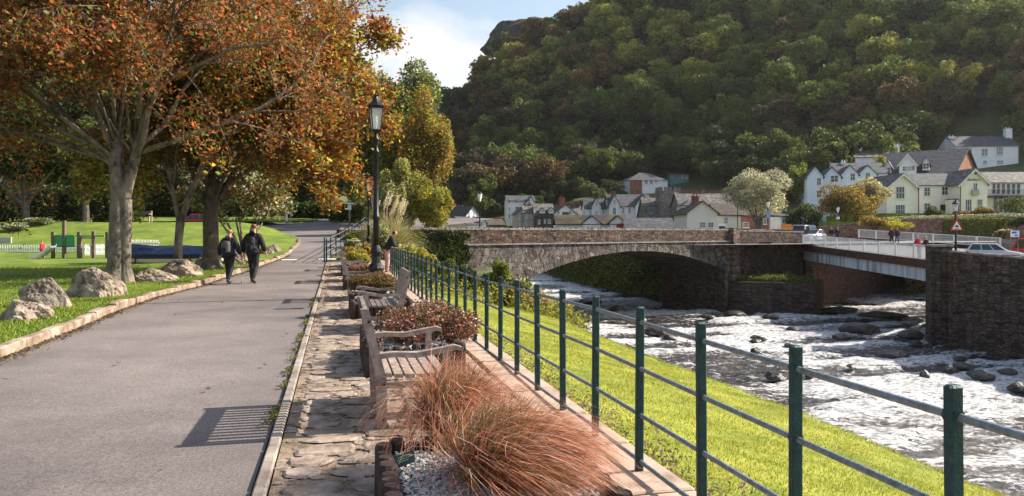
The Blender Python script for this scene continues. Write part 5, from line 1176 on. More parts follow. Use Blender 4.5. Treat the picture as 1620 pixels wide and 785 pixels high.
def onbridge(px, d):
    x = PX(px, d); f = (d - A0.y) / (A1.y - A0.y); return x, d, zA + (zB - zA) * f - .02
x, y, z = onbridge(1449, 55.8); person('grey-haired person in a red jacket leaning on the white bridge railing', 30.35, y, z, R(90), 1.78, 'lean', 'cloth_red', 'cloth_pale', 'hair_grey', hands=False)
x, y, z = onbridge(1460, 54.7); person('grey-haired person in a dark maroon jacket leaning on the white bridge railing', 30.35, y, z, R(84), 1.76, 'lean', 'cloth_maroon', 'cloth_pale', 'hair_grey', hands=False)
person('person in a long dark coat crossing the flat bridge, left of a pair', PX(1410.5, 74), 74, .30, R(170), 1.72, 'walk', 'cloth_maroon', 'cloth_black', 'hair_grey', hands=False, jl=.2)
person('person in a dark top and jeans crossing the flat bridge, right of a pair', PX(1419, 74.5), 74.5, .28, R(178), 1.74, 'walk', 'cloth_maroon', 'cloth_blue', 'hair_brown', hands=False)
person('person in a black coat with grey hair at the left end of the flat bridge', PX(1325, 84), 84, .45, R(180), 1.7, 'stand', 'cloth_black', 'cloth_black', 'hair_grey', hands=False, jl=.15)
person('person in black and blue jeans standing left of the grey-haired one', PX(1315.5, 86), 86, .45, R(160), 1.72, 'stand', 'cloth_black', 'cloth_blue', 'hair_dark', hands=False)
person('child in a red top behind the slide in the playground', PX(67, 41.5), 41.5, .0, R(90), 1.15, 'stand', 'cloth_red', 'cloth_grey', 'hair_fair', hands=False)

# ================================================================ playground and left lawn
def Lz(x, y): return float(left_z(np.array([x]), np.array([y]))[0]) + .08
M['wood_post'] = mat('wood_post', (.10, .075, .055), (.20, .155, .12), 6, .9)
M['green_panel'] = mat('green_panel', (.03, .28, .10), None, rough=.4)
M['steel'] = mat('slide_steel', (.60, .62, .64), None, rough=.3, metal=.6)
D = 41
def board_fence(label, pxa, pxb, da, db, h, zb=0.0, step=.14, wdt=.07, base_board=True):
    xa_, xb_ = PX(pxa, da), PX(pxb, db); a = Vector((xa_, da)); b_ = Vector((xb_, db)); Ln = (b_ - a).length; an = math.atan2(b_.y - a.y, b_.x - a.x); root = thing('picket_fence', label, 'fence', (xa_, da, zb), an, 'pale playground fences')
    q = MB(); n = int(Ln / step)
    for i in range(n): x = (i + .5) * step; q.add([(x - wdt / 2, 0, .42), (x + wdt / 2, 0, .42), (x + wdt / 2, 0, h - .05), (x, 0, h), (x - wdt / 2, 0, h - .05), (x - wdt / 2, .02, .42), (x + wdt / 2, .02, .42), (x + wdt / 2, .02, h - .05), (x, .02, h), (x - wdt / 2, .02, h - .05)], [(0, 1, 2, 3, 4), (9, 8, 7, 6, 5), (0, 5, 6, 1), (1, 6, 7, 2), (2, 7, 8, 3), (3, 8, 9, 4), (4, 9, 5, 0)])
    q.build('pickets', M['white_paint'], root); q = MB(); q.box((Ln / 2, .04, .58), (Ln, .03, .06)); q.box((Ln / 2, .04, h - .18), (Ln, .03, .06)); q.build('rail', M['white_paint'], root)
    if base_board: q = MB(); q.box((Ln / 2, .05, .18), (Ln, .05, .46)); q.build('base_board', M['bark_dark'], root)
    return root
board_fence('long pale picket fence with dark base boards at the far side of the playground', -120, 222, 43.5, 43.5, 1.0, -.15)
board_fence('short pale fence panel right of the slide, set at an angle', 134, 166, 40.5, 42, 1.05, -.1, .10, .03, False)
board_fence('pale fence panel between the thick trunk and the slim tree', 200, 251, 43, 42, 1.15, .0, .12, .05, False)
cf = thing('climbing_frame', 'wooden climbing frame with green side panels', 'climbing frame', (PX(84, D), D, 0))
x0 = PX(84, D)
for px_, top in ((84, 367), (101.5, 349), (120, 367), (127, 374), (148, 366), (165, 367)):
    b = MB(); zt = PZ(top, D); b.box((PX(px_, D) - x0, .3 if px_ in (120, 165) else 0, zt / 2), (.15, .15, zt)); b.build('post', M['wood_post'], cf)
for a, c in ((86, 100), (103.5, 118)):
    b = MB(); b.box(((PX(a, D) + PX(c, D)) / 2 - x0, 0, (PZ(372, D) + PZ(389, D)) / 2), (PX(c, D) - PX(a, D), .04, PZ(372, D) - PZ(389, D))); b.build('green_panel', M['green_panel'], cf)
for y_, a, c in ((373.5, 120, 148), (376.5, 128, 150), (373.5, 148, 165)):
    b = MB(); b.box(((PX(a, D) + PX(c, D)) / 2 - x0, 0, PZ(y_, D)), (PX(c, D) - PX(a, D), .07, .08)); b.build('rung', M['green_panel'] if y_ < 375 else M['coping'], cf)
b = MB(); b.box(((PX(101, D)) - x0, .5, PZ(390, D)), (1.2, 1.0, .08)); b.build('platform', M['wood_post'], cf)
sl = thing('slide', 'shiny metal slide running down to the left from the climbing frame', 'slide', (PX(55, 40.3), 40.3, 0)); q = MB(); xA, xB = 0, PX(90, 40.6) - PX(55, 40.3)
pr_ = [(xA - .15, .22), (xA + .25, .25), (xB * .55, PZ(400, 40.5)), (xB, PZ(389, 40.6)), (xB, PZ(391.5, 40.6)), (xB * .55, PZ(402, 40.5) - .02), (xA + .25, .17), (xA - .15, .14)]
q.prism(pr_, -.25, .25); q.build('chute', M['steel'], sl)
for yy in (-.27, .27):
    q = MB(); q.prism([(xA - .1, .2), (xA + .25, .22), (xB * .55, PZ(400.5, 40.5)), (xB, PZ(389, 40.6)), (xB, PZ(386, 40.6)), (xB * .55, PZ(397, 40.5)), (xA + .25, .38), (xA - .1, .34)], yy - .02, yy + .02); q.build('side', M['steel'], sl)
q = MB(); q.tube([(xB * .5, 0, 0), (xB * .5, 0, .75)], .035, 6); q.tube([(xA + .1, 0, 0), (xA + .1, 0, .2)], .03, 6); q.build('leg', M['rail'], sl)
# boat under a blue cover
Db = 33; bt = thing('covered_boat', 'cream-hulled boat under a dark blue cover, behind the thick trunk', 'boat', (PX(270, Db), Db, .02)); b = MB(); L2 = 2.3; secs = []
for i in range(13):
    f = i / 12; x = -L2 + 2 * L2 * f; w_ = .75 * (1 - abs(2 * f - 1) ** 3.2) + .08; secs.append((x, w_))
def hullring(x, w_, zb, zt, wt): return [(x, -w_ * wt, zt), (x, -w_ * .85, zb + .12), (x, 0, zb), (x, w_ * .85, zb + .12), (x, w_ * wt, zt)]
def loftn(rings):
    mb = MB(); n = len(rings[0]); mb.add([v for r_ in rings for v in r_], [(i * n + k, i * n + k + 1, (i + 1) * n + k + 1, (i + 1) * n + k) for i in range(len(rings) - 1) for k in range(n - 1)] + [tuple(range(n))[::-1], tuple((len(rings) - 1) * n + k for k in range(n))]); return mb
loftn([hullring(x, w_, .12 + .12 * abs(x / L2) ** 2, .52, 1) for x, w_ in secs]).build('hull', M['cream_wall'], bt)
M['tarp'] = mat('blue_tarp', (.004, .007, .026), (.008, .016, .06), 3, .45, .8, 3, bdist=.1)
loftn([[(x, -w_ * 1.06, .42), (x, -w_ * 1.06, .62), (x, -w_ * .5, .88 + .04 * math.sin(x * 4)), (x, 0, .98 - .02 * x + .03 * math.sin(x * 3)), (x, w_ * .5, .88), (x, w_ * 1.06, .62), (x, w_ * 1.06, .42)] for x, w_ in secs]).build('cover', M['tarp'], bt)
b = MB(); b.tube([(-1.3, -.6, 0), (-1.15, -.8, .5)], .03, 5); b.tube([(1.3, -.6, 0), (1.15, -.8, .5)], .03, 5); b.box((0, 0, .08), (3, .9, .12)); b.build('trestle', M['black'], bt)
bt2 = thing('covered_boat', 'second boat under a dark blue cover, between the slim tree and the walkers', 'boat', (PX(335, 33.8), 33.8, .05)); secs2 = [(x * .62, w_ * .9) for x, w_ in secs]
loftn([hullring(x, w_, .12, .5, 1) for x, w_ in secs2]).build('hull', M['cream_wall'], bt2)
loftn([[(x, -w_ * 1.06, .4), (x, -w_ * 1.06, .6), (x, -w_ * .5, .84), (x, 0, .92), (x, w_ * .5, .84), (x, w_ * 1.06, .6), (x, w_ * 1.06, .4)] for x, w_ in secs2]).build('cover', M['tarp'], bt2)
# far wooden bench and open gate on the bank
gx_, gy_ = PX(118, 58), 58; g_ = thing('wooden_gate', 'dark wooden slatted gate beyond the climbing frame', 'gate', (gx_, gy_, Lz(gx_, gy_)), R(8))
zt = PZ(349.5, 58) - Lz(gx_, gy_)
for k in range(5):
    b = MB(); b.box((0, 0, zt - .08 - k * .2), (2.3, .04, .13)); b.build('slat', M['teak'], g_)
b = MB(); b.box((-1.15, 0, zt / 2), (.12, .12, zt + .1)); b.box((1.15, 0, zt / 2), (.12, .12, zt + .1)); b.build('gate_post', M['teak'], g_)
bx_, by_ = PX(222, 57), 57; g_ = thing('wooden_bench', 'small plain wooden bench on the green bank, right of the thick trunk', 'bench', (bx_, by_, Lz(bx_, by_)))
for s_ in (-1, 1):
    b = MB(); b.box((s_ * .85, 0, .4), (.09, .09, .95)); b.box((s_ * .85, -.4, .22), (.09, .09, .45)); b.box((s_ * .85, -.2, .62), (.07, .5, .06)); b.build('leg', M['slab'], g_)
b = MB(); b.box((0, -.2, .42), (1.7, .45, .05)); b.build('seat', M['wood_post'], g_); b = MB(); b.box((0, .02, .72), (1.7, .04, .28)); b.build('backrest', M['wood_post'], g_)
sgx = PX(8, 46); g_ = thing('grey_cabinet', 'plain grey board standing behind the picket fence at the left edge', 'board', (sgx, 46, Lz(sgx, 46)))
zt = PZ(375, 46) - Lz(sgx, 46); b = MB(); b.box((0, 0, zt / 2), (.62, .1, zt), bev=.02); b.build('panel', M['grey_wall'], g_)
b = MB(); b.box((-.36, 0, zt / 2), (.07, .12, zt)); b.box((.36, 0, zt / 2), (.07, .12, zt)); b.build('frame', M['concrete'], g_)
# ================================================================ foliage tools
def unit(v): return v / (np.linalg.norm(v, axis=-1, keepdims=True) + 1e-9)
def leaf_quads(Pc, size, g, flat=.0, aspect=.55, droop=0):
    """a four-cornered leaf at each point"""
    n = len(Pc); a = unit(g.normal(0, 1, (n, 3)) * np.array([1, 1, 1 - flat]) + np.array([0, 0, -droop])); b = unit(np.cross(a, g.normal(0, 1, (n, 3)) * np.array([1, 1, 1]) + np.array([0, 0, flat * 2.0])))
    s = np.asarray(size).reshape(-1, 1) if np.ndim(size) else size
    return np.stack([Pc - a * s * .5, Pc + b * s * aspect * .5, Pc + a * s * .5, Pc - b * s * aspect * .5], 1).reshape(-1, 3)
def palette(g, n, cols, wts=None, var=.18):
    cols = np.array(cols, float); i = g.choice(len(cols), n, p=None if wts is None else np.array(wts) / np.sum(wts)); c = cols[i] * g.uniform(1 - var, 1 + var, (n, 1)); return c
BR = dict(orange=(.34, .105, .015), red=(.26, .055, .018), brown=(.17, .075, .035), rust=(.25, .10, .042), yellow=(.48, .34, .05), green=(.095, .13, .024), lime=(.30, .34, .05), dark=(.025, .035, .012), olive=(.165, .16, .04), silver=(.42, .44, .32), pale=(.55, .53, .37))
def C_(*n): return [BR[k] for k in n]
def limbs(mb, g, trunk_pts, trunk_r, targets, nsub, ntw, spread, tips, r_limb=.13, twig=1.1, n1=6):
    """trunk tube, limbs towards targets, sub-branches, twigs; collects twig points"""
    for tp, tr in zip(trunk_pts, trunk_r): mb.tube(tp, tr, 12)
    for (org, tgt, r0) in targets:
        r0 = r0 * .72
        o = Vector(org); t = Vector(tgt); d = t - o; n = 7; side = Vector(g.normal(0, .09, 3)) * d.length; pts = []
        for i in range(n + 1):
            f = i / n; p = o.lerp(t, f) + side * math.sin(f * math.pi) + Vector((0, 0, d.length * .13 * math.sin(f * math.pi))) + Vector(g.normal(0, .03, 3)) * d.length * .3 * (f > 0); pts.append(p)
        mb.tube(pts, [r0 * (1 - .78 * i / n) for i in range(n + 1)], n1)
        for k in range(nsub):
            f = .28 + .72 * (k + g.uniform(0, 1)) / nsub; i = min(n - 1, int(f * n)); p0 = pts[i].lerp(pts[i + 1], f * n - i)
            dr = Vector(unit(g.normal(0, 1, 3))) ; dr = (dr + d.normalized() * .9 + Vector((0, 0, .12))).normalized(); L_ = spread * g.uniform(.6, 1.25) * (1.15 - .5 * f); q = []
            bend = Vector(g.normal(0, .12, 3)) * L_
            for j in range(5): h = j / 4; q.append(p0 + dr * L_ * h + bend * h * h + Vector((0, 0, -.06 * L_ * h * h)))
            rs = r0 * (1 - .75 * f) * .5; mb.tube(q, [max(.012, rs * (1 - .75 * j / 4)) for j in range(5)], 4)
            for m_ in range(ntw):
                h = .25 + .75 * g.uniform(0, 1); j = min(3, int(h * 4)); p1 = q[j].lerp(q[j + 1], h * 4 - j); dv = (Vector(unit(g.normal(0, 1, 3))) + dr * .7).normalized(); l_ = twig * g.uniform(.5, 1.2)
                e = p1 + dv * l_ + Vector((0, 0, -.12 * l_)); mb.tube([p1, p1.lerp(e, .5) + Vector(g.normal(0, .04, 3)), e], [.012, .009, .005], 3, cap=False); tips.append((tuple(p1.lerp(e, .35)), tuple(e)))
def tree(label, x, y, z, seed, trunk_pts, trunk_r, targets, nsub, ntw, spread, nleaf, lsize, colf, bark='bark', twig=1.1, sig=.2, name='tree', group=None, cat='tree', flat=.4):
    g = np.random.default_rng(seed); root = thing(name, label, cat, (x, y, z), 0, group); mb = MB(); tips = []
    limbs(mb, g, trunk_pts, trunk_r, targets, nsub, ntw, spread, tips, twig=twig); mb.build('trunk', M[bark], root, smooth=True, fix=False)
    a = np.array([t[0] for t in tips]); b = np.array([t[1] for t in tips]); i = g.integers(0, len(tips), nleaf); f = g.uniform(0, 1.15, (nleaf, 1)); p = a[i] * (1 - f) + b[i] * f + g.normal(0, sig, (nleaf, 3))
    col = colf(g, p, i); fast_mesh('crown', leaf_quads(p, g.uniform(.5, 1.6, nleaf) * lsize, g, flat, droop=.4), 4, M['leaf'], col, root); return root
def sphere_targets(g, org, c, rad, n, r0, up=.2, zmin=None):
    out = []
    for k in range(n):
        v = unit(g.normal(0, 1, 3)); v[2] = abs(v[2]) * .8 + up * .2 if g.uniform() < .55 else v[2]
        q = np.array(c) + v * np.array(rad) * g.uniform(.5, .8)
        if zmin and q[2] < zmin: q[2] = zmin + g.uniform(0, 1)
        out.append((tuple(org[int(g.integers(0, len(org)))]), tuple(q), r0 * g.uniform(.6, 1.1)))
    return out
# ------- big tree A: double trunk on the lawn
g = np.random.default_rng(77); xA_, yA_ = -11.7, 22.2
tp = [[(-.15, 0, -.2), (-.12, 0, .15), (-.05, 0, .6), (-.02, 0, 1.6), (0, .05, 2.6), (-.1, .05, 3.6), (-.15, .1, 4.6)], [(.22, .05, -.2), (.2, .04, .1), (.16, .02, .6), (.2, 0, 1.6), (.22, 0, 2.45), (.22, 0, 2.52)], [(.05, -.02, 1.9), (.22, 0, 2.8), (.42, .1, 3.7), (.55, .2, 4.8)]]
tr_ = [[.46, .35, .27, .255, .25, .21, .17], [.29, .23, .18, .165, .165, .155], [.17, .17, .145, .11]]
org = [(-.15, .1, 4.4), (-.1, .05, 3.7), (.5, .15, 4.4), (.42, .1, 3.8), (-.13, .1, 4.1)]
tg = sphere_targets(g, org, (-.8, 0, 8.6), (8.0, 7.0, 4.8), 15, .10) + [((-.1, .05, 3.7), (-8.5, -2.5, 7.0), .11), ((-.1, .05, 3.9), (-8.0, -1.0, 9.4), .11), ((-.1, .05, 3.5), (-6.0, -3, 4.9), .09), ((-.15, .1, 4.3), (-5.2, -2.5, 8.0), .11), ((-.1, .05, 3.8), (-9.5, 1, 6.0), .11)] + [((-.15, .1, 4.4), (-1.2, .3, 12), .14), ((.5, .15, 4.4), (.8, .4, 12.5), .13), ((-.15, .1, 4.3), (-3.4, .5, 11.5), .12), ((.42, .1, 4.0), (3.2, 1, 11.5), .12), ((-.1, .05, 3.6), (-6.5, -1.5, 5.6), .10), ((.42, .1, 3.7), (5.2, -2.0, 6.6), .15), ((-.12, .1, 3.9), (-4.5, 2, 9.5), .15), ((.5, .15, 4.2), (2.6, -1, 10.5), .16), ((-.15, .1, 4.3), (-1.5, -1, 11), .16), ((-.1, .05, 3.5), (-7.5, 1.5, 7.2), .12), ((.45, .1, 3.9), (6.0, 2.0, 8.2), .13)]
def colA(g, p, i):
    n = len(p); base = palette(g, n, C_('rust', 'brown', 'red', 'orange', 'olive', 'green'), [3.2, 3.6, .8, 2.0, 2.2, 1.2], .45) * 1.5; return base
tree('biggest tree on the lawn, thick double trunk and thin reddish-brown autumn leaves', xA_, yA_, .05, 5, tp, tr_, tg, 10, 7, 2.3, 110000, .118, colA, twig=1.0, sig=.22)
# ------- tree C behind: orange and green, wide
g = np.random.default_rng(31); xC, yC = PX(333, 28.5), 28.5
tp = [[(0, 0, -.2), (0, 0, .2), (.02, 0, 1), (0, 0, 2.1), (.1, 0, 3.2), (.15, 0, 4.2)]]; tr_ = [[.42, .33, .29, .28, .25, .2]]
org = [(.0, 0, 2.3), (.08, 0, 3.0), (.12, 0, 3.6), (.15, 0, 4.1)]
tg = sphere_targets(g, org, (1.0, -.5, 7.4), (6.6, 6, 4.2), 17, .14, zmin=3.4) + [((.1, 0, 3.2), (5.6, -1.5, 4.7), .13), ((.1, 0, 3.4), (5.9, .5, 6.6), .14), ((.1, 0, 3.0), (4.4, 1.5, 3.9), .11), ((.1, 0, 3.8), (5.0, -1, 9.3), .13), ((.1, 0, 3.9), (4.0, -1.5, 10.6), .13), ((0, 0, 2.8), (-4, -1, 4.2), .1), ((.1, 0, 3.2), (5.3, -2.5, 7.8), .12), ((.1, 0, 3.3), (6.3, -.5, 8.6), .12), ((.1, 0, 3.1), (6.2, -1.0, 5.6), .11)]
def colC(g, p, i):
    n = len(p); right = smooth(1.5, 5.5, p[:, 0] + g.normal(0, .8, n)); low = smooth(6.5, 4.0, p[:, 2]); z = vn(p[:, 0] / 1.3 + 9, p[:, 2] / 1.1 + p[:, 1] / 2, 4)
    a = palette(g, n, C_('green', 'olive', 'rust', 'yellow', 'brown', 'lime'), [3.0, 3, 1.6, 1.8, 1.0, 2.0], .35) * 1.5; b = palette(g, n, C_('orange', 'red', 'yellow', 'lime', 'rust'), [4, 1.0, 2.2, 1.4, 3], .25)
    k = (g.uniform(0, 1, n) < np.clip(.12 + right * .75 + (z - .5) * .9, 0, 1))[:, None]; return np.where(k, b, a)
tree('wide tree behind the walkers with orange leaves on its right side and green ones inside', xC, yC, .05, 6, tp, tr_, tg, 9, 7, 1.9, 95000, .160, colC, 'bark_dark', twig=.9, sig=.2)
# ------- slim forked tree B
g = np.random.default_rng(9); xB_, yB_ = PX(281, 26.4), 26.4
tp = [[(0, 0, -.2), (0, 0, .2), (.03, 0, 1.2), (.1, 0, 1.9)], [(.1, 0, 1.85), (.35, -.1, 2.5), (.8, -.2, 3.5), (1.3, -.3, 4.4)], [(.08, 0, 1.8), (-.1, 0, 2.6), (-.3, 0, 3.7), (-.4, 0, 4.6)]]; tr_ = [[.22, .16, .135, .15], [.12, .10, .08, .06], [.1, .08, .06, .05]]
tg = [((.8, -.2, 3.4), (2.8, -.4, 5.3), .06), ((1.0, -.25, 3.8), (1.4, -.6, 6.0), .06), ((-.3, 0, 3.5), (-1.6, -.3, 5.4), .06), ((-.2, 0, 3.0), (.2, -.2, 6.3), .06), ((.4, -.1, 2.6), (1.0, .4, 5.0), .05), ((-.1, 0, 2.6), (-2.0, .3, 4.6), .05), ((.5, -.1, 2.8), (3.2, -.2, 4.2), .05)]
tree('slim tree with a pale trunk forking low, left of the walkers', xB_, yB_, .08, 8, tp, tr_, tg, 6, 5, 1.2, 6500, .15, lambda g, p, i: palette(g, len(p), C_('brown', 'rust', 'green', 'olive'), [2, 2, 1, 1], .3), twig=.6, sig=.15)
# ------- multi-stemmed shrub tree behind walkers
g = np.random.default_rng(19); xs_, ys_ = PX(385, 36), 36
tp = []; tr_ = []; tg = []
for k in range(9):
    a = k / 9 * 6.28; e = (1.0 * math.cos(a) * (.7 + .5 * g.uniform()), .8 * math.sin(a), 1.7); tp.append([(0, 0, -.1), (e[0] * .35, e[1] * .35, .7), e]); tr_.append([.07, .055, .04]); tg.append((e, (e[0] * 2.3, e[1] * 2.0, 3.1 + g.uniform(-.5, .6)), .035)); tg.append((e, (e[0] * 1.6 - .4, e[1] * 1.6, 3.5 + g.uniform(-.4, .4)), .035))
tree('spreading many-stemmed small tree with pale olive leaves, right behind the walkers', xs_, ys_, Lz(xs_, ys_) - .1, 10, tp, tr_, tg, 5, 5, .9, 12000, .17, lambda g, p, i: palette(g, len(p), C_('olive', 'pale', 'green', 'rust', 'silver'), [3, 1.6, 2, 2, 1], .3), twig=.55, sig=.16, name='small_tree')

# ================================================================ cheap mid-distance trees, shrubs and hedges: lumps of leaf cards
def lump_points(g, n, lumps, shell=.75):
    """points near the surface of ellipsoidal lumps [(cx,cy,cz,rx,ry,rz)]"""
    L_ = np.array(lumps, float); vol = (L_[:, 3] * L_[:, 4] + L_[:, 3] * L_[:, 5] + L_[:, 4] * L_[:, 5]); i = g.choice(len(L_), n, p=vol / vol.sum()); v = unit(g.normal(0, 1, (n, 3))); r = (shell + (1 - shell) * g.uniform(0, 1, (n, 1))) * g.uniform(.86, 1.1, (n, 1)); return L_[i, :3] + v * L_[i, 3:] * r, i
def crown_lumps(g, c, rad, n, k=.38):
    out = []
    for j in range(n):
        v = unit(g.normal(0, 1, 3)); v[2] = v[2] if v[2] > -.4 else -v[2] * .5; f = g.uniform(.45, .85); s_ = k * g.uniform(.7, 1.2); out.append((c[0] + v[0] * rad[0] * f, c[1] + v[1] * rad[1] * f, c[2] + v[2] * rad[2] * f, rad[0] * s_, rad[1] * s_, rad[2] * s_ * .85))
    out.append((*c, rad[0] * .62, rad[1] * .62, rad[2] * .62)); return out
def bush(label, x, y, z, rad, n, ls, cols, wts=None, seed=1, name='shrub', cat='shrub', trunk=0, nl=12, group=None, shell=.72, flat=.15, k=.42, lumps=None, stem=True, tr=.12):
    g = np.random.default_rng(seed); root = thing(name, label, cat, (x, y, z), 0, group)
    c = (0, 0, trunk + rad[2]); L_ = lumps or crown_lumps(g, c, rad, nl, k); p, i = lump_points(g, n, L_, shell); p = p[p[:, 2] > .02]; n = len(p)
    col = palette(g, n, cols, wts, .22) * (1 + (vn(p[:, 0] * 1.1 + p[:, 1], p[:, 2] * 1.1, seed)[:, None] - .5) * .5)
    fast_mesh('foliage' if not trunk else 'crown', leaf_quads(p, g.uniform(.6, 1.3, n) * ls, g, flat), 4, M['leaf'], col, root)
    if stem:
        mb = MB(); 
        if trunk: mb.tube([(0, 0, -.3), (.05, 0, trunk * .5), (0, 0, trunk + rad[2] * .5)], [tr * 1.3, tr, tr * .6], 8)
        for j in range(8 if trunk else 5):
            q = L_[int(g.integers(0, len(L_)))]; mb.tube([(0, 0, trunk * .8 if trunk else -.05), (q[0] * .5, q[1] * .5, (trunk + q[2]) * .5), tuple(q[:3])], [tr * .6, tr * .4, tr * .15], 5)
        mb.build('trunk' if trunk else 'stems', M['bark_dark'], root, fix=False)
    return root
# tall trees beyond the lamp, right of the path
def midtree(label, px, d, ytop, wpx, cols, w_, seed, trunk=2.0, n=16000, ls=.32, base=None, name='tree', group=None, dep=1.0):
    x = PX(px, d); zt = PZ(ytop, d); b_ = gz(x, d) if base is None else base; rz_ = (zt - b_ - trunk) / 2 / .93; rx = wpx / F * d / 2 / .95; return bush(label, x, d, b_, (rx, rx * dep, rz_), n, ls, cols, w_, seed, name, 'tree', trunk, 30, group, .62, .15, .33, tr=.25)
midtree('tall dark green tree close behind the upper part of the tall lamp post', 640, 74, 112, 135, C_('green', 'olive', 'lime', 'silver'), [3, 3, 1.5, .8], 41, 2, 36000, .36, base=1.2)
midtree('tall golden-orange tree at the right end of the row beyond the lamp post', 676, 66, 150, 92, C_('yellow', 'rust', 'lime', 'olive'), [2.2, 2, 1.3, 2], 42, 1.5, 20000, .27, base=.8)
midtree('broad olive and gold tree filling the middle of the row beyond the lamp post', 652, 70, 190, 100, C_('olive', 'lime', 'yellow', 'green'), [3, 2, 1.4, 2], 47, 1, 32000, .32, base=.8)
midtree('leafy green tree directly behind the lantern of the tall lamp post', 612, 78, 135, 90, C_('green', 'olive', 'silver', 'lime'), [3, 3, 1.0, 1.6], 48, 1.5, 28000, .36, base=1.2)
midtree('shorter yellow-green tree in front of the golden-orange one', 640, 57, 255, 75, C_('lime', 'yellow', 'olive', 'pale'), [3, 1.4, 2.5, 1], 43, .6, 14000, .22, base=.5)
midtree('bright yellow-green low tree at the foot of the golden-orange one', 684, 56, 285, 62, C_('lime', 'yellow', 'olive'), [3, 2, 2], 44, .4, 12000, .20, base=.3)
midtree('olive green tree immediately left of the tall lamp post, behind the orange leaves', 590, 80, 150, 130, C_('green', 'olive', 'dark'), [3, 2, 2], 45, 2, 16000, .34, base=2)
midtree('pale olive small tree beside the pampas grass', 622, 50, 285, 46, C_('olive', 'pale', 'lime', 'rust'), [3, 2, 2, 1], 46, .3, 8000, .18, base=.2)
# dark belt left of them, behind the path bend
BELT = 'dark trees behind the path bend and playground'
for i, (px, d, yt, wp, lab, cs) in enumerate([(520, 92, 180, 110, 'dark tree right above the path bend, behind the hedge', ('dark', 'green')), (455, 96, 150, 120, 'dark tree above the pale round-topped post', ('dark', 'green')), (385, 100, 120, 130, 'dark tree behind the many-stemmed small tree', ('dark', 'green', 'brown')),
        (300, 98, 130, 120, 'dark tree rising behind the small red car', ('dark', 'brown', 'green')), (225, 92, 150, 120, 'dark brown-green tree behind the small wooden bench', ('dark', 'brown')), (135, 58, 200, 170, 'broad yew-like dark green tree behind the climbing frame', ('green', 'dark', 'olive')),
        (40, 55, 175, 170, 'dark green conifer at the left, behind the picket fence', ('dark', 'green')), (-20, 66, 120, 170, 'dark tree cut by the left edge of the photo', ('dark', 'green')), (60, 110, 40, 220, 'taller green tree far behind the left conifer', ('green', 'olive', 'rust')), (200, 120, 30, 220, 'taller olive tree far behind the big double trunk', ('olive', 'green', 'dark')),
        (340, 125, 50, 200, 'tall dark tree high behind the orange leaves', ('dark', 'green')), (470, 120, 90, 170, 'tall dark green tree high behind the path bend', ('dark', 'green')), (-90, 90, 30, 260, 'tall tree mostly outside the left edge of the photo', ('green', 'olive'))]):
    x = PX(px, d); midtree(lab, px, d, yt, wp, C_(*cs), None, 300 + i, 1.5, 11000, .42 if d < 90 else .6, base=gz(x, d) + .1, group=BELT)
# undergrowth/hedges
def hedge(label, pxa, pxb, d, yt, yb, cols, w_, seed, n, ls, dep=1.5, base=None, top=None, group=None, cat='hedge'):
    xa_, xb_ = PX(pxa, d), PX(pxb, d); zb = PZ(yb, d) if base is None else base; zt = PZ(yt, d); h = zt - zb; L_ = []; g = np.random.default_rng(seed); m_ = max(2, int((xb_ - xa_) / (h * .6)))
    for k in range(m_): L_.append(((k + .5) / m_ * (xb_ - xa_) - (xb_ - xa_) / 2, g.uniform(-.2, .2), h * .5, (xb_ - xa_) / m_ * .75, dep / 2, h * .5 * g.uniform(.88, 1.06)))
    return bush(label, (xa_ + xb_) / 2, d, zb, (1, 1, h / 2), n, ls, cols, w_, seed, 'hedge', cat, 0, lumps=L_, stem=True, group=group)
hedge('long dark hedge along the far side of the path, behind the white-topped post', 455, 590, 84, 318, 352, C_('dark', 'green', 'olive'), [3, 2, .6], 61, 22000, .28, 3)
hedge('clipped sunlit hedge top right of the white-topped post', 522, 585, 76, 325, 352, C_('green', 'olive', 'dark', 'lime'), [2, 2, 2, .6], 62, 9000, .2, 2.5)
hedge('dark undergrowth under the trees behind the red car', 190, 400, 88, 262, 350, C_('dark', 'brown', 'green'), [4, 1, 1], 63, 20000, .35, 4)
hedge('dark undergrowth behind the wooden gate, left of the thick trunk', -60, 215, 64, 285, 375, C_('dark', 'green', 'olive'), [4, 2, .6], 64, 20000, .28, 3)
hedge('dark undergrowth behind the pale round-topped post', 370, 475, 92, 275, 350, C_('dark', 'green'), None, 65, 9000, .3, 3)
for i, (px, d, yt, wp, cs, lab) in enumerate([(532, 73, 350, 18, ('pale', 'olive'), 'small rounded pale shrub left of the white-topped post'), (546, 74, 349, 16, ('olive', 'green'), 'small dark rounded shrub at the foot of the white-topped post'), (567, 70, 346, 24, ('silver', 'olive', 'rust'), 'rounded shrub just right of the white-topped post'), (20, 50, 352, 45, ('silver', 'olive'), 'loose pale shrub behind the picket fence, left edge'), (62, 52, 345, 55, ('olive', 'silver', 'green'), 'straggling olive shrub left of the climbing frame')]):
    x = PX(px, d); zt = PZ(yt, d); zb = float(left_z(np.array([x]), np.array([d]))[0]) if px < 100 else PZ(358, d); bush(lab, x, d, zb, (wp / F * d / 2, wp / F * d / 2, (zt - zb) / 2), 2500, .14, C_(*cs), None, 70 + i)
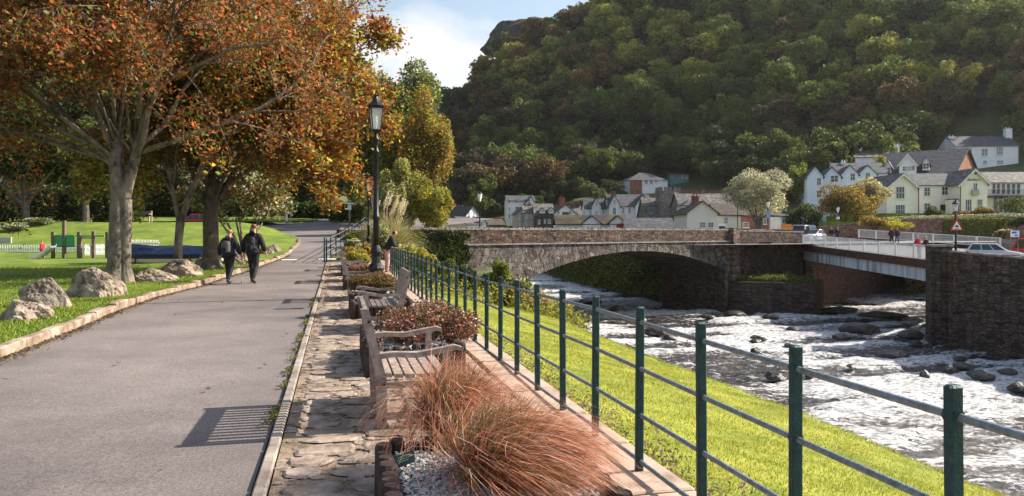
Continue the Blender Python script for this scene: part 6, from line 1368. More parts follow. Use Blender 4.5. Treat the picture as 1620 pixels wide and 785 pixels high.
# plants between the terrace railing and the climbing railing, and along the slope beyond the fence
for i, (px, d, yt, wp, h_, cs, w_, lab, ls) in enumerate([
        (560, 36.5, 372, 34, None, ('lime', 'olive', 'yellow', 'pale'), None, 'yellow-green shrub behind the far railing, left of the lamp post', .10), (575, 35, 385, 26, None, ('yellow', 'orange', 'olive'), [3, 2, 1], 'orange-yellow flowering shrub at the end of the terrace', .09),
        (556, 44, 360, 26, None, ('lime', 'olive'), None, 'small lime shrub along the climbing railing', .12), (603, 38, 352, 40, None, ('pale', 'lime', 'olive'), None, 'pale feathery shrub right of the tall lamp post', .12),
        (640, 36, 372, 50, None, ('lime', 'yellow', 'pale', 'olive'), [3, 2, 2, 1], 'bright yellow-green shrub behind the man at the fence', .11), (668, 33, 388, 46, None, ('lime', 'yellow', 'olive'), None, 'bright low shrub right of the man at the fence', .10),
        (700, 33, 405, 42, None, ('lime', 'olive', 'green'), None, 'low lime shrub behind the green fence, below the ivy', .10), (740, 34, 418, 40, None, ('green', 'olive', 'dark'), None, 'dark green low shrub below the ivy wall', .11),
        (790, 36, 404, 38, None, ('lime', 'green'), [3, 1], 'upright bright green shrub in front of the arch foot', .12), (818, 34, 432, 46, None, ('olive', 'lime', 'pale', 'dark'), None, 'mixed loose shrub on the bank below the arch foot', .11),
        (768, 38, 430, 40, None, ('dark', 'green'), None, 'dark shrub left of the upright bright green one', .12), (845, 32.5, 462, 50, None, ('rust', 'olive', 'yellow', 'pale'), None, 'dry brownish shrub at the far end of the lawn, by the river', .09), (800, 31, 455, 40, None, ('olive', 'lime', 'rust'), None, 'olive shrub at the far end of the riverside lawn', .10)]):
    x = PX(px, d); s, t = ST(x, d); zb = float(prof(d)) - .2 if t < 1.8 else lawnr_z(min(9, t)) - .25; zt = PZ(yt, d)
    if px >= 760 and d > 33: zb = min(zb, -1.6)
    bush(lab, x, d, zb, (wp / F * d / 2, wp / F * d / 2, max(.25, (zt - zb) / 2)), 5200, ls * 1.15, C_(*cs), w_, 90 + i, group='shrubs beyond the terrace fence')
# ground cover slope below those shrubs
g = np.random.default_rng(5); n = 26000; sx_ = g.uniform(29, 44, n); tx_ = g.uniform(2.2, 10.5, n); xx = sx_ * U[0] + tx_ * RR[0]; yy = sx_ * U[1] + tx_ * RR[1]; zz = -.6 - (tx_ - 2) * .225 + g.uniform(0, 1, n) ** 2 * .8 * fbm(xx, yy, 3) * 2
o = fast_mesh('ground_cover', leaf_quads(np.stack([xx, yy, zz], -1), .14, g, .2), 4, M['leaf'], palette(g, n, C_('lime', 'olive', 'yellow', 'green'), None, .3)); tag(o, 'leafy ground cover on the slope between the lawn and the bridge', 'ground cover', kind='stuff')
b = MB(); b.prism([(x_, y_) for x_, y_ in (T(35, 1.5), T(44, -2), T(52, 2), BW(9.6, .2), T(37, 10.5), T(35, 9))], -7, -1.6, 'z'); struct(b.build('bank', M['soil']))
# pampas grass
def strands(name, g, base, n, L_, w_, lean_, spread, cols, parent, wts=None, seg=4, wind=(0, 0), curl=.6, mt='blade', basew=.1, var=.25):
    """narrow tapering blades as strips; each blade 'seg' quads"""
    az = g.uniform(0, 6.28, n); ln = L_ * g.uniform(.55, 1.15, n); el = np.abs(g.normal(0, lean_, n)); r0 = basew * np.sqrt(g.uniform(0, 1, n)); ph = g.uniform(0, 6.28, n)
    bx_ = base[0] + r0 * np.cos(az) ; by_ = base[1] + r0 * np.sin(az); pts = []; d = np.stack([np.sin(el) * np.cos(az), np.sin(el) * np.sin(az), np.cos(el)], -1)
    p = np.stack([bx_, by_, np.full(n, base[2])], -1); st = (ln / seg)[:, None]; wv = np.array([wind[0], wind[1], -curl * .35])
    for k in range(seg + 1):
        pts.append(p.copy()); d = unit(d + wv * (k + .5) / seg * (1.1 * curl + .3) + np.stack([g.normal(0, .10, n), g.normal(0, .10, n), g.normal(0, .05, n) - .05 * k], -1)); p = p + d * st
    side = unit(np.stack([-np.sin(ph), np.cos(ph), np.zeros(n)], -1)); out = []
    for k in range(seg):
        wa, wb = w_ * (1 - k / seg) ** .6, w_ * (1 - (k + 1) / seg) ** .6 if k + 1 < seg else w_ * .15; a, b = pts[k], pts[k + 1]; out.append(np.stack([a - side * wa, a + side * wa, b + side * wb, b - side * wb], 1))
    v = np.stack(out, 1).reshape(-1, 3); c = palette(g, n, cols, wts, var); c = np.repeat(c, seg, 0); return fast_mesh(name, v, 4, M[mt], c, parent)
xp, yp = PX(614, 44), 44
pg = thing('pampas_grass', 'big pampas grass with cream plumes, right of the tall lamp post', 'grass', (xp, yp, .2)); g = np.random.default_rng(3)
strands('leaves', g, (0, 0, 0), 3200, 2.6, .014, .5, .5, C_('lime', 'olive', 'yellow', 'pale'), pg, None, 5, (0, 0), .9, basew=.5)
b = MB(); pls = []
for k in range(18):
    a = g.uniform(0, 6.28); e = Vector((math.cos(a) * g.uniform(.2, 1.1) + .25, math.sin(a) * .8, g.uniform(2.5, 3.3))); s0 = Vector((math.cos(a) * .25, math.sin(a) * .25, 0)); b.tube([s0, s0.lerp(e, .5) + Vector((0, 0, .15)), e], .012, 4); pls.append(e)
b.build('stems', M['slab'], pg, fix=False)
pc = np.concatenate([np.array(e)[None] + np.stack([g.normal(0, .035, 110) + np.linspace(0, .3, 110), g.normal(0, .035, 110), np.linspace(-.2, .55, 110)], -1) * 1.0 for e in pls]); fast_mesh('plumes', leaf_quads(pc, .09, g, 0, .35), 4, M['leaf'], palette(g, len(pc), [(.80, .70, .50), (.66, .56, .36)], None, .15), pg)

# ================================================================ ivy and bank plants
def ivy(label, pts, n, ls, cols, wts=None, seed=1, thick=.35, name='ivy', cat='ivy', kind=None, pos=True):
    g = np.random.default_rng(seed); p = pts(g, n); col = palette(g, len(p), cols, wts, .25); o = fast_mesh(name, leaf_quads(p, g.uniform(.6, 1.3, len(p)) * ls, g, .1), 4, M['leaf'], col); tag(o, label, cat, kind=kind); return o
def ivy_bridge(g, n):
    x = g.uniform(-.9, 6.8, n); z = g.uniform(-4.5, 1.75, n); lim = 5.3 - (1.2 - z) * .18 + (fbm(z * 1.1, z * 0, 8) - .5) * 2.4; top = 1.85 - .3 * vn(x * .8, x * 0, 2) - smooth(4.2, 6.4, x) * 1.0
    ok = (x < lim) & (z < top); x, z = x[ok], z[ok]; b_ = -.08 - .55 * fbm(x * .9, z * 1.2, 12) * g.uniform(.4, 1, len(x)); q = [BW(a, c) for a, c in zip(x, b_)]; return np.array([(q_[0], q_[1], z_) for q_, z_ in zip(q, z)])
ivy('thick dark ivy covering the left end of the stone bridge', ivy_bridge, 30000, .17, C_('dark', 'green'), [3, 1.3], 51)
def ivy_patch(g, n):
    x = 7.0 + g.normal(0, .6, n); z = -1.9 + g.normal(0, .8, n); q = [BW(a, -.1 - g.uniform(0, .2)) for a in x]; return np.array([(q_[0], q_[1], z_) for q_, z_ in zip(q, z)])
# far bank seen through the arch
Bk = [(20.0, 72.8), (16.3, 76), (13.2, 87), (8.5, 108), (5.2, 138), (0, 152)]
def bankpts(g, n, zr=(-5.6, .9)):
    f = g.uniform(0, 1, n) ** 1.3; ys = 73 + f * 72; xs_ = np.interp(ys, [p_[1] for p_ in Bk], [p_[0] for p_ in Bk]); h = g.uniform(0, 1, n); z = zr[0] + (zr[1] - zr[0]) * h; back = h * 4.2 + fbm(ys * .35, z * .5, 5) * 2.2 - .9 + g.normal(0, .15, n); return np.stack([xs_ + back, ys + back * .2, z], -1)
v = []; fc = []
nb_ = 40
BX = np.zeros((nb_, 12)); BY = BX.copy(); BZ = BX.copy()
for i in range(nb_):
    y_ = 72.6 + i / (nb_ - 1) * 76; x_ = float(np.interp(y_, [p_[1] for p_ in Bk], [p_[0] for p_ in Bk]))
    for j in range(12): h = j / 11; BX[i, j] = x_ + h * 4.2 + (float(fbm(y_ * .35, h * 3, 5)) - .4) * 2.0 + .5; BY[i, j] = y_; BZ[i, j] = -6.6 + h * 7.2
struct(grid_mesh('far_bank', BX, BY, BZ, M['soil']))
ivy('ivy and ferns covering the far river bank seen under the arch', lambda g, n: bankpts(g, n), 42000, .34, C_('olive', 'green', 'lime', 'dark', 'rust'), [3, 3, 1.3, 1.5, .5], 52, kind='stuff', name='bank_ivy', cat='bank plants')
# grassy top of the abutment, plants on walls
def mound(g, n):
    a = g.uniform(0, 1, (n, 2)); P0, P1, P2, P3 = np.array((20.9, 71.2)), np.array((28.2, 68.8)), np.array((29.8, 74)), np.array((23, 72.0)); u, v_ = a[:, :1], a[:, 1:]; q = (P0 * (1 - u) + P1 * u) * (1 - v_) + (P3 * (1 - u) + P2 * u) * v_; h = .5 * np.sin(a[:, 0] * math.pi) ** .6 * (.3 + .7 * a[:, 1]) + .5 * vn(a[:, 0] * 8, a[:, 1] * 3, 3); z = -3.1 + h * g.uniform(.1, 1, n); z = np.where((v_[:, 0] < .06) & (g.uniform(0, 1, n) < .5), z - g.uniform(0, .6, n), z); return np.stack([q[:, 0], q[:, 1] - .1, z], -1)
ivy('tufted grass and moss on top of the low stone abutment', mound, 9000, .17, C_('olive', 'green', 'lime', 'dark'), [3, 2, 1.6, 1.5], 53, name='wall_grass', cat='grass', kind='stuff')
def pier_pl(g, n):
    k = g.uniform(0, 1, n); z = np.where(k < .45, -.6 + g.normal(0, .35, n), -1.9 + g.normal(0, .45, n)); x = 29.0 + .5 + g.normal(0, .28, n); return np.stack([x, 49.0 - .15 + g.normal(0, .2, n) - (x - 29.2) * .3, z], -1)
ivy('rusty green plants growing from the corner of the square pier', pier_pl, 2600, .12, C_('olive', 'rust', 'green'), None, 54, name='wall_plants', cat='plants')
def sbank(g, n): a = g.uniform(0, 1, n); z = g.uniform(-5.8, -1.2, n); return np.stack([46 + a * 22 + g.normal(0, .5, n) + (z + 6) * .8, 88 + a * 16 - (0 * a) + g.normal(0, .8, n) + (z + 6) * .3, z], -1)
ivy('yellow-green bushes on the side stream bank, seen under the flat bridge', sbank, 16000, .3, C_('olive', 'lime', 'dark', 'yellow'), None, 55, name='bank_bushes', cat='bushes', kind='stuff')
# garden wall ivy, hedges and shrubs of the hotel garden
def gw(g, n): x = g.uniform(54, 62.5, n); z = 3.35 - g.uniform(0, 1, n) ** 1.2 * (2.6 * (1 - smooth(61, 63, x)) ); return np.stack([x, 94.0 - .5 - g.uniform(0, .35, n) + (x - 54) * .1, z], -1)
ivy('light green creeper hanging over the middle of the garden wall', gw, 7000, .17, C_('lime', 'green', 'olive'), [3, 2, 2], 56, name='creeper', cat='creeper')
def gw2(g, n): x = g.uniform(46, 74, n); return np.stack([x, np.interp(x, [38, 48, 62, 74], [92, 93, 95, 95]) + g.normal(0, .25, n) - .1, np.interp(x, [38, 48, 62, 74], [2.3, 3.2, 3.6, 3.5]) + g.uniform(-.1, .35, n)], -1)
ivy('silvery trailing plants along the top of the garden wall', gw2, 8000, .14, C_('silver', 'olive', 'pale', 'green'), None, 57, name='trailing_plants', cat='plants', kind='stuff')
for i, (px, d, yt, yb, wp, cs, lab) in enumerate([
        (1384, 89, 344, 366, 44, ('olive', 'yellow', 'rust'), 'rounded golden clipped shrub at the left end of the hotel garden'), (1413, 89, 349, 367, 56, ('lime', 'yellow'), 'bright lime hedge just behind the walking pair'), (1397, 104, 342, 358, 26, ('green', 'dark'), 'dark round shrub behind the golden clipped one'),
        (1428, 104, 341, 356, 22, ('dark', 'green'), 'dark round shrub left of the hotel steps'), (1443, 105, 341, 353, 14, ('lime', 'olive'), 'small light green shrub below the left hotel window'), (1475, 106, 330, 352, 28, ('green', 'dark', 'olive'), 'dark ball-shaped shrub in front of the hotel door'),
        (1501, 105, 338, 351, 28, ('silver', 'olive', 'green'), 'silvery shrub under the street lamp lantern, in the garden'), (1527, 104, 335, 351, 30, ('rust', 'brown'), 'rust-coloured clipped shrub in the garden'), (1560, 103, 330, 350, 32, ('yellow', 'olive', 'brown'), 'yellow-topped dome-shaped shrub in the garden'),
        (1608, 102, 312, 345, 50, ('olive', 'green', 'dark'), 'olive tree-like shrub at the right edge, hiding the veranda'), (1588, 72, 364, 378, 22, ('pale', 'olive', 'rust'), 'small pale shrub on the rubble wall left of the blue notice board'), (1608, 92, 345, 362, 34, ('dark', 'green'), 'dark shrub at the right end of the garden wall')]):
    zt, zb = PZ(yt, d), PZ(yb, d); bush(lab, PX(px, d), d, zb, (wp * 1.2 / F * d / 2, wp / F * d / 2 * .8, (zt - zb) / 2 * 1.1), 4600, .19, C_(*cs), None, 120 + i, k=.5, group='clipped shrubs of the hotel garden')
# silvery tree and golden tree
midtree('rounded silvery-white leaved tree behind the bridge wall, beside the brick shops', 1203, 100, 270, 104, C_('silver', 'pale', 'olive', 'yellow'), [3, 3.4, 1.4, 1], 140, 1.0, 22000, .26, base=.6)
midtree('golden-brown garden tree left of the cream hotel', 1338, 104, 290, 110, C_('olive', 'yellow', 'rust', 'brown', 'green'), [3, 2, 2, 1, 1.5], 141, .2, 20000, .26, base=1.5)
midtree('pale feathery yellow tree in front of the hotel\'s left gable', 1383, 108, 284, 62, C_('pale', 'yellow', 'olive'), [3, 2, 2], 142, 1.2, 11000, .24, base=3)
midtree('low dark tree left of the golden one, behind the parked white van', 1275, 110, 320, 60, C_('dark', 'green'), None, 143, .3, 7000, .28, base=.8)
midtree('small yellow round tree behind the pale blue terrace roofs', 1392, 147, 240, 20, C_('lime', 'yellow', 'olive'), None, 144, .5, 2500, .3, base=10)
midtree('lime round tree on the slope above the white dormers', 1449, 165, 232, 30, C_('lime', 'yellow', 'olive'), None, 145, .5, 3500, .35, base=14)
midtree('orange-tinted tree on the slope above the terrace roofs', 1367, 172, 219, 24, C_('rust', 'olive', 'yellow'), None, 146, .5, 3000, .38, base=14)
midtree('olive shrubby tree left of the pale blue terrace', 1270, 138, 256, 46, C_('olive', 'green', 'lime'), None, 147, .5, 7000, .36, base=4)
midtree('sunlit green tree on the slope just above the pale blue gables', 1312, 160, 228, 70, C_('green', 'lime', 'olive'), [3, 1, 2], 148, .5, 9000, .42, base=9)

# ================================================================ wooded hillside
def far_proto(seed, nl, n, ls):
    g = np.random.default_rng(seed); c = (0, 0, .56); L_ = crown_lumps(g, c, (.44, .44, .42), nl, .27); p, i = lump_points(g, n, L_, .7); tint = (.55 + .55 * g.uniform(0, 1, n))[:, None] * np.ones((1, 3)) * (.8 + .4 * vn(p[:, 0] * 6 + 9, p[:, 2] * 6 + p[:, 1] * 5, seed)[:, None]); tint *= 1 + g.normal(0, .05, (n, 3)); return p, tint, ls * g.uniform(.6, 1.3, n), g
protos = []
for k in range(8):
    p, tint, ls, g = far_proto(900 + k, 26, 3600, .048); me = fast_mesh('hillside_tree', leaf_quads(p, ls, g, .1, .7), 4, M['leaf_obj'], tint, link_it=False); protos.append(me)
tr_me = MB(); tr_me.tube([(0, 0, -.05), (.01, 0, .3), (0, .01, .6)], [.028, .02, .012], 5)
rng = random.Random(99); spots = []
yv = 150.0; step = 6.6
HC = {'dark green': (.085, .112, .038), 'mid green': (.175, .215, .048), 'yellow-green': (.34, .33, .07), 'olive brown': (.17, .175, .055), 'russet brown': (.20, .135, .055), 'bare grey-brown': (.125, .105, .06), 'dark red': (.26, .055, .04)}
for iy in range(60):
    y0 = 118 + iy * 5.6 
    for ix in range(-18, 80):
        x0 = ix * step + (iy % 2) * step / 2; x = x0 + rng.uniform(-3.6, 3.6); y = y0 + rng.uniform(-3.2, 3.2)
        pxx = CX + F * x / y
        if pxx < 600 or pxx > 1900: continue
        if float(in_poly(np.array([x]), np.array([y]), [(-30, 100), (-30, 196), (8, 200), (26, 205), (50, 207), (54, 172), (62, 158), (70, 160), (88, 158), (98, 180), (116, 184), (124, 158), (150, 120), (150, 90)])[0]): continue
        z = gz(x, y)
        cap_ok = y < 345
        if not cap_ok or y < 140 and x < 60: continue
        Yh = 172 - .65 * max(-60, min(130, x)) 
        if y < Yh - 6: continue
        spots.append((x, y, z))
spots.sort(key=lambda q: (q[1]))
# keep those the photo can see: on or below the frame top
vis = [q for q in spots if HY - (q[2] + 2 - CAMZ) / q[1] * F > -60]
print('hillside trees', len(spots), len(vis))
from collections import defaultdict
rest = []
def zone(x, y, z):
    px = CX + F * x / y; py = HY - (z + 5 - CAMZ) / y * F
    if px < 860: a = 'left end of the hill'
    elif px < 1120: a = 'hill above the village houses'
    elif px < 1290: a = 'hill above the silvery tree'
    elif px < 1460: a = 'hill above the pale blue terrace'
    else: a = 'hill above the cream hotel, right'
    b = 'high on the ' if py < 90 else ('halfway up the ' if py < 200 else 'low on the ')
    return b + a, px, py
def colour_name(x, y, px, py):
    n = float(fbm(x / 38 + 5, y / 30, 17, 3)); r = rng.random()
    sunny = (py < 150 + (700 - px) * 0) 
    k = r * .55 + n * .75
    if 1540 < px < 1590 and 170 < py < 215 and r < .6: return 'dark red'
    if py < 150 and px < 1080 and r < .5: return 'yellow-green'  # sunny upper left: sunlight put into the colour choice as more yellow-green
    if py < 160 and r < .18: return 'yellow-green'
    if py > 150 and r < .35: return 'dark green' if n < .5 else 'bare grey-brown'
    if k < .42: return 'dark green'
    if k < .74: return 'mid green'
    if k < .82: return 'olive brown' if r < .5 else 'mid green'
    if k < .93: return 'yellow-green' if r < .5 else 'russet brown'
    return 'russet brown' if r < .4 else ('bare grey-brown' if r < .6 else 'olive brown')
items = []
for (x, y, z) in vis:
    zn, px, py = zone(x, y, z); cn = colour_name(x, y, px, py); h = rng.uniform(9.0, 16.0) * rng.choice((.8, 1, 1, 1.15)); wd = h * rng.uniform(.8, 1.2)
    if cn == 'yellow-green': h *= .95
    items.append((wd * h / (y * y), x, y, z, zn, cn, h, wd))
items.sort(reverse=True)
for i, (a_, x, y, z, zn, cn, h, wd) in enumerate(items):
    c = np.array(HC[cn]) * rng.uniform(.85, 1.4) * (.72 if zn.startswith('low') else 1); rz_ = rng.uniform(0, 6.28)  # trees low down darkened: shade at the hill foot put into their colour
    if i < 296:
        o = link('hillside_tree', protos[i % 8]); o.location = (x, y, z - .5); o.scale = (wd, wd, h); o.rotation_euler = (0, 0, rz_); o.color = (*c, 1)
        tag(o, cn + ' tree ' + zn, 'tree', 'trees on the wooded hillside')
    else: rest.append((x, y, z - .5, wd, h, rz_, c, i))
for j, (x, y, z) in enumerate(vis):
    for q in range(2 if CX + F * x / y > 1350 else 1):
        x2, y2 = x + rng.uniform(-4.5, 4.5), y + rng.uniform(-4.5, 4.5)
        if y2 < 206 and x2 < 52 or 96 < x2 < 118 and y2 < 186: continue
        h = rng.uniform(5, 9); cn = rng.choice(['dark green', 'mid green', 'mid green', 'olive brown', 'bare grey-brown']); rest.append((x2, y2, gz(x2, y2) - .6, h * 1.35, h, rng.uniform(0, 6), np.array(HC[cn]) * rng.uniform(.7, 1.2), -1 - j))
pr2 = [far_proto(950 + k, 18, 1000, .08) for k in range(6)]
V = []; Cc = []
for (x, y, z, wd, h, rz_, c, i) in rest:
    p, tint, ls, g = pr2[i % 6]
    if i < 0: p, tint, ls = p[::2], tint[::2], ls[::2] * 1.25
    q = leaf_quads(p, ls, g, .1, .8).reshape(-1, 3); ca, sa = math.cos(rz_), math.sin(rz_); V.append(np.stack([(q[:, 0] * ca - q[:, 1] * sa) * wd + x, (q[:, 0] * sa + q[:, 1] * ca) * wd + y, q[:, 2] * h + z], -1)); Cc.append(tint * c[None])
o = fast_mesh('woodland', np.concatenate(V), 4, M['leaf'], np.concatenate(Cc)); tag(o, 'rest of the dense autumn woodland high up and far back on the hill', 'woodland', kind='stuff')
# dark woods on the rise behind the park, left
rg2 = random.Random(7)
for i in range(150):
    y = 96 + 62 * rg2.random(); x = PX(rg2.uniform(-60, 560), y); z = gz(x, y); h = rg2.uniform(10, 15); o = link('tree', protos[i % 8]); wd = h * rg2.uniform(.75, 1.0); o.location = (x, y, z - .6); o.scale = (wd, wd, h); o.rotation_euler = (0, 0, rg2.uniform(0, 6))
    cn = rg2.choice(['dark green', 'dark green', 'olive brown', 'mid green']); o.color = (*(np.array(HC[cn]) * rg2.uniform(.45, .8)), 1)
    tag(o, 'dark tree in the ' + cn + ' wood rising behind the park and playground', 'tree', 'trees of the wood behind the park')
# rocky crag at the skyline
g = np.random.default_rng(4); b = MB()
crag = ico_rock(41, (27, 20, 13), .5, .45, 5); crag.materials.append(mat('crag_rock', (.03, .032, .022), (.085, .075, .06), .25, .95, .9, 1.2, bdist=1.0)); o = link('rocky_crag', crag); o.location = (9, 385, 98); struct(o)
# hedgerow bushes at the foot of the hill behind the village
for i in range(34):
    px = 715 + i * 17 + rng.uniform(-5, 5); d = rng.uniform(188, 205); x = PX(px, d)
    if 975 < px < 1100: continue
    cn = rng.choice(['dark green', 'dark green', 'mid green', 'olive brown']); z = gz(x, d); h = rng.uniform(5, 8); o = link('hillside_tree', protos[i % 8]); o.location = (x, d, z - .5); o.scale = (h * 1.1, h * 1.1, h); o.color = (*(np.array(HC[cn]) * rng.uniform(.8, 1.2)), 1); tag(o, cn + ' bushy tree at the foot of the hill behind the village roofs', 'tree', 'bushy trees behind the village')

# ================================================================ near plants on the terrace
g = np.random.default_rng(21)
RED = [(.56, .18, .10), (.68, .30, .20), (.40, .19, .08), (.34, .26, .08), (.85, .62, .50)]  # the palest pink puts sunlit highlights into the blade colours
def clump(label, x, y, z, n, L_, seed, wind, extra_green=.5, sc_=1):
    g = np.random.default_rng(seed); root = thing('grass_clump', label, 'ornamental grass', (x, y, z), 0, 'brown grass clumps in the nearest planter')
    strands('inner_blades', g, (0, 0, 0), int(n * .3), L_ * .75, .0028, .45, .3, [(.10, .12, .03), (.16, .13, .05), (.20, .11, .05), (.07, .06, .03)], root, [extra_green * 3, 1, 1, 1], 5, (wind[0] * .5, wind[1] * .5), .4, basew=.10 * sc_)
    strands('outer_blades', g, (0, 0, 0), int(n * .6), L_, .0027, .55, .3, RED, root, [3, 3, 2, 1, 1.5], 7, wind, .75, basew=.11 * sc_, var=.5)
    return root
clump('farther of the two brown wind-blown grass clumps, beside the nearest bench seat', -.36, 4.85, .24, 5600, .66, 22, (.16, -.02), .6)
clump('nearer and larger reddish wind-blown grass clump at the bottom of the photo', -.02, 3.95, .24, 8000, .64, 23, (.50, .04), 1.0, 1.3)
clump('small tan grass tuft beside the red-leaved bush', *T(8.9, .72), .28, 900, .33, 24, (.05, 0), .3, .7)
# red-leaved bush
x, y = T(9.15, .95); g = np.random.default_rng(12)
rb_ = thing('red_bush', 'dense red and green leaved bush with small pale flowers, past the nearest bench', 'bush', (x, y, .26), TERR)
L_ = [(-.35, -.05, .3, .34, .34, .24), (.0, -.2, .36, .36, .36, .26), (.35, -.15, .30, .36, .34, .24), (.1, -.62, .22, .36, .34, .24), (-.3, -.5, .22, .34, .32, .22), (0, .3, .28, .34, .3, .24), (.5, -.5, .2, .25, .28, .18), (-.55, .15, .22, .24, .24, .2)]
L_ = [tuple(q * .86 for q in w_) for w_ in L_]; p, i = lump_points(g, 14000, L_, .5); n = len(p); col = palette(g, n, [(.09, .11, .03), (.22, .05, .03), (.36, .13, .09), (.055, .06, .02), (.60, .36, .34), (.80, .72, .70)], [3, 2.6, 2.2, 2, 1.1, .5], .25); low = p[:, 2] < .2; 
fast_mesh('foliage', leaf_quads(p, g.uniform(.6, 1.3, n) * .034, g, .1, .6), 4, M['leaf'], col, rb_)
b = MB()
for k in range(26): q = L_[k % 8]; b.tube([(0, -.1, -.15), (q[0] * .5, q[1] * .5, .05), (q[0] + g.normal(0, .1), q[1] + g.normal(0, .1), q[2] + .15)], [.012, .008, .003], 4)
b.build('stems', M['bark_dark'], rb_, fix=False)
bush('low heather-like green and brown plant between the second and third benches', *T(14.6, .72), .3, (.5, .55, .30), 7000, .05, [(.10, .09, .03), (.16, .12, .05), (.24, .10, .06), (.07, .08, .025)], None, 151, 'heather', 'plant', k=.45)
bush('straggly grey twiggy plant at the corner of the red bush planter', *T(8.45, .42), .26, (.16, .16, .12), 700, .05, [(.18, .13, .10), (.25, .18, .15)], None, 152, 'twiggy_plant', 'plant', shell=.3)
bush('small reddish plant in the planter beyond the tall lamp post', *T(21.4, .7), .3, (.45, .5, .22), 3000, .06, [(.10, .09, .03), (.28, .12, .08), (.40, .25, .18)], None, 153, 'low_plant', 'plant')
bush('yellow-flowering plant in the farthest planter', *T(27.2, .7), .3, (.5, .6, .35), 4000, .07, C_('yellow', 'lime', 'olive'), [3, 2, 2], 154, 'low_plant', 'plant')
bush('orange-tinted plants at the very end of the terrace, in front of the railing', *T(31.8, .8), .05, (.6, .7, .5), 4000, .08, C_('yellow', 'orange', 'lime', 'olive'), [2, 2, 2, 2], 155, 'low_plant', 'plant')
# weeds at the fence foot, with small purple flowers (lawn side)
n = 4200; g = np.random.default_rng(66); s_ = 2 + 26 * g.uniform(0, 1, n) ** 1.3; t_ = 2.1 + np.abs(g.normal(0, .45, n)); cl_ = vn(s_ * 1.6, t_ * 1.6, 4) > .35
s_, t_ = s_[cl_], t_[cl_]; xx = s_ * U[0] + t_ * RR[0]; yy = s_ * U[1] + t_ * RR[1]
Vw = []; Cw = []
for k in range(len(s_)):
    m_ = 9; h = g.uniform(.12, .42); bx_, by_ = xx[k], yy[k]; z0 = lawnr_z(t_[k]); q = np.stack([bx_ + g.normal(0, .05, m_) , by_ + g.normal(0, .05, m_), z0 + h * np.linspace(.05, 1, m_)], -1); Vw.append(q)
    cc = palette(g, m_, [(.10, .11, .035), (.20, .18, .07), (.28, .20, .12)], [2, 2, 1.2], .3)
    if g.uniform() < .12: cc[-2:] = (.24, .10, .30)
    Cw.append(cc)
Vw = np.concatenate(Vw); o = fast_mesh('weeds', leaf_quads(Vw, .045, g, .0, .35), 4, M['leaf'], np.concatenate(Cw)); tag(o, 'straggling weeds with small purple flowers along the foot of the green fence', 'weeds', kind='stuff')
nn = 900; pts_ = []
# small weeds along the path kerb
g = np.random.default_rng(67); s_ = 2.5 + 16 * g.uniform(0, 1, nn); t_ = -.525 + g.normal(0, .02, nn); ok = vn(s_ * 2.5, s_ * 0, 9) > .5; s_, t_ = s_[ok], t_[ok]; q = np.stack([s_ * U[0] + t_ * RR[0], s_ * U[1] + t_ * RR[1], .02 + g.uniform(0, .035, len(s_))], -1)
q = np.repeat(q, 4, 0) + g.normal(0, .018, (len(q) * 4, 3)) * [1, 1, .4]; o = fast_mesh('kerb_weeds', leaf_quads(q, .035, g, .3, .5), 4, M['leaf'], palette(g, len(q), [(.10, .13, .03), (.2, .2, .06), (.16, .11, .05)], None, .3)); tag(o, 'tiny weeds growing along the joint of path and kerb', 'weeds', kind='stuff')
# fallen leaves on path and paving
g = np.random.default_rng(68); n = 110; yy = 4.5 + 26 * g.uniform(0, 1, n); xx = g.uniform(-9.5, 0, n); ok = (xx > XL(yy) + .1) & (xx < -.2347 * yy + 1.9); q = np.stack([xx[ok], yy[ok], prof(yy[ok]) + .045], -1)
V = leaf_quads(q, .07, g, .97, .7); o = fast_mesh('fallen_leaves', V, 4, M['leaf'], palette(g, ok.sum(), C_('rust', 'brown', 'red'), None, .3)); tag(o, 'fallen autumn leaves scattered on the path and paving', 'fallen leaves', kind='stuff')
# leaf litter and dirt along the left kerb
g = np.random.default_rng(91); n = 5200; yy = 6 + 32 * g.uniform(0, 1, n) ** 1.3; xx = XL(yy) + .03 + np.abs(g.normal(0, .10, n)); q = np.stack([xx, yy, prof(yy) + .012 + g.uniform(0, .012, n)], -1)
o = fast_mesh('leaf_litter', leaf_quads(q, g.uniform(.02, .055, n), g, .95, .7), 4, M['leaf'], palette(g, n, [(.16, .09, .045), (.10, .065, .04), (.22, .12, .05), (.09, .10, .03)], None, .3)); tag(o, 'brown leaf litter and dirt along the foot of the left kerb', 'leaf litter', kind='stuff')
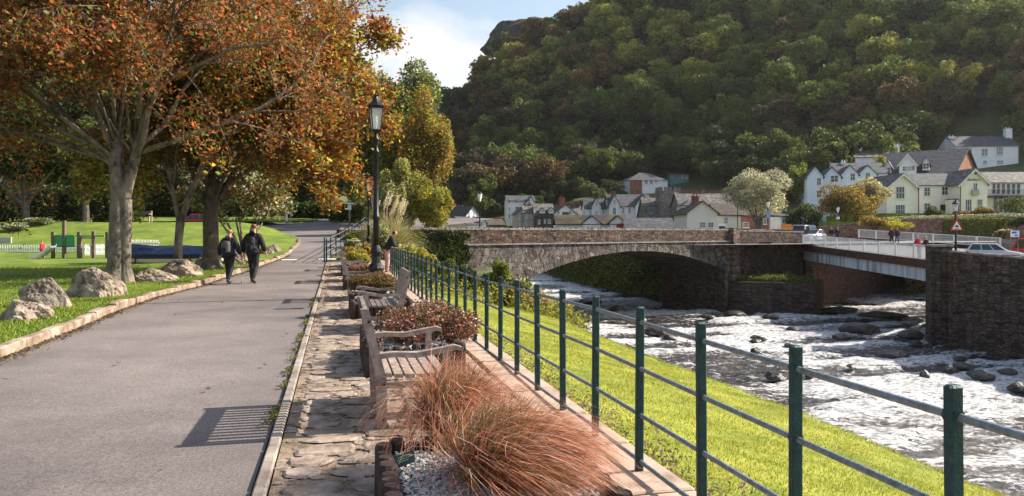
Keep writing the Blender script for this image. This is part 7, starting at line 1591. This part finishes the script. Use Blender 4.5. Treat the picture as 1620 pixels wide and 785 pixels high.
# grass blades
def blades(name, label, xx, yy, zz, h, cols, g, w_=.006, wts=None):
    n = len(xx); base = np.stack([xx, yy, zz], -1); az = g.uniform(0, 6.28, n); sd_ = np.stack([np.cos(az), np.sin(az), np.zeros(n)], -1) * w_; tip = base + np.stack([g.normal(0, .35, n) * h, g.normal(0, .35, n) * h, h * g.uniform(.6, 1.1, n)], -1)
    v = np.stack([base - sd_, base + sd_, tip], 1).reshape(-1, 3); o = fast_mesh(name, v, 3, M['blade'], palette(g, n, cols, wts, .25)); tag(o, label, 'grass', kind='stuff')
g = np.random.default_rng(70); n = 170000; s_ = 1 + 30 * g.uniform(0, 1, n) ** 1.5; t_ = g.uniform(2.1, 8.95, n); e_ = (fbm(s_ / 2.2, t_ * 0, 21) - .5) * .5 * (t_ - 2) / 7; xx = s_ * U[0] + (t_ + e_) * RR[0]; yy = s_ * U[1] + (t_ + e_) * RR[1]; zz = lawnr_z(t_) + (fbm(xx / 2.5, yy / 2.5, 7) - .5) * .16
blades('lawn_grass', 'short bright grass of the riverside lawn', xx, yy, zz - .01, .03 + .03 * vn(xx * 2, yy * 2, 5), [(.34, .35, .04), (.42, .40, .055), (.22, .27, .03), (.50, .44, .12)], g, .0075, [3, 3, 2, 1])
n = 160000; yy = 3 + 30 * g.uniform(0, 1, n) ** 1.4; xl = XL(yy) - .2; xx = xl - 18 * g.uniform(0, 1, n) ** 1.7; zz = left_z(xx, yy) + .08
blades('lawn_grass', 'short green grass of the lawn left of the path', xx, yy, zz, .06, [(.15, .22, .025), (.22, .29, .035), (.30, .33, .05), (.10, .165, .02)], g, .010, [3, 3, 1.5, 1.5])

# ================================================================ thin autumn air
hb = MB(); hb.box((150, 1000, 121), (2900, 2660, 258.4)); hz_ = hb.build('haze', M['glass']); hz_.data.materials.clear()
m = bpy.data.materials.new('haze'); m.use_nodes = True; t = m.node_tree; t.nodes.clear(); o_ = t.nodes.new('ShaderNodeOutputMaterial'); v_ = t.nodes.new('ShaderNodeVolumePrincipled')
v_.inputs['Color'].default_value = (.93, .94, 1, 1); v_.inputs['Density'].default_value = .00008; v_.inputs['Anisotropy'].default_value = .45; t.links.new(v_.outputs[0], o_.inputs['Volume']); hz_.data.materials.append(m)
tag(hz_, kind='stuff'); hz_['label'] = 'thin haze in the valley air'
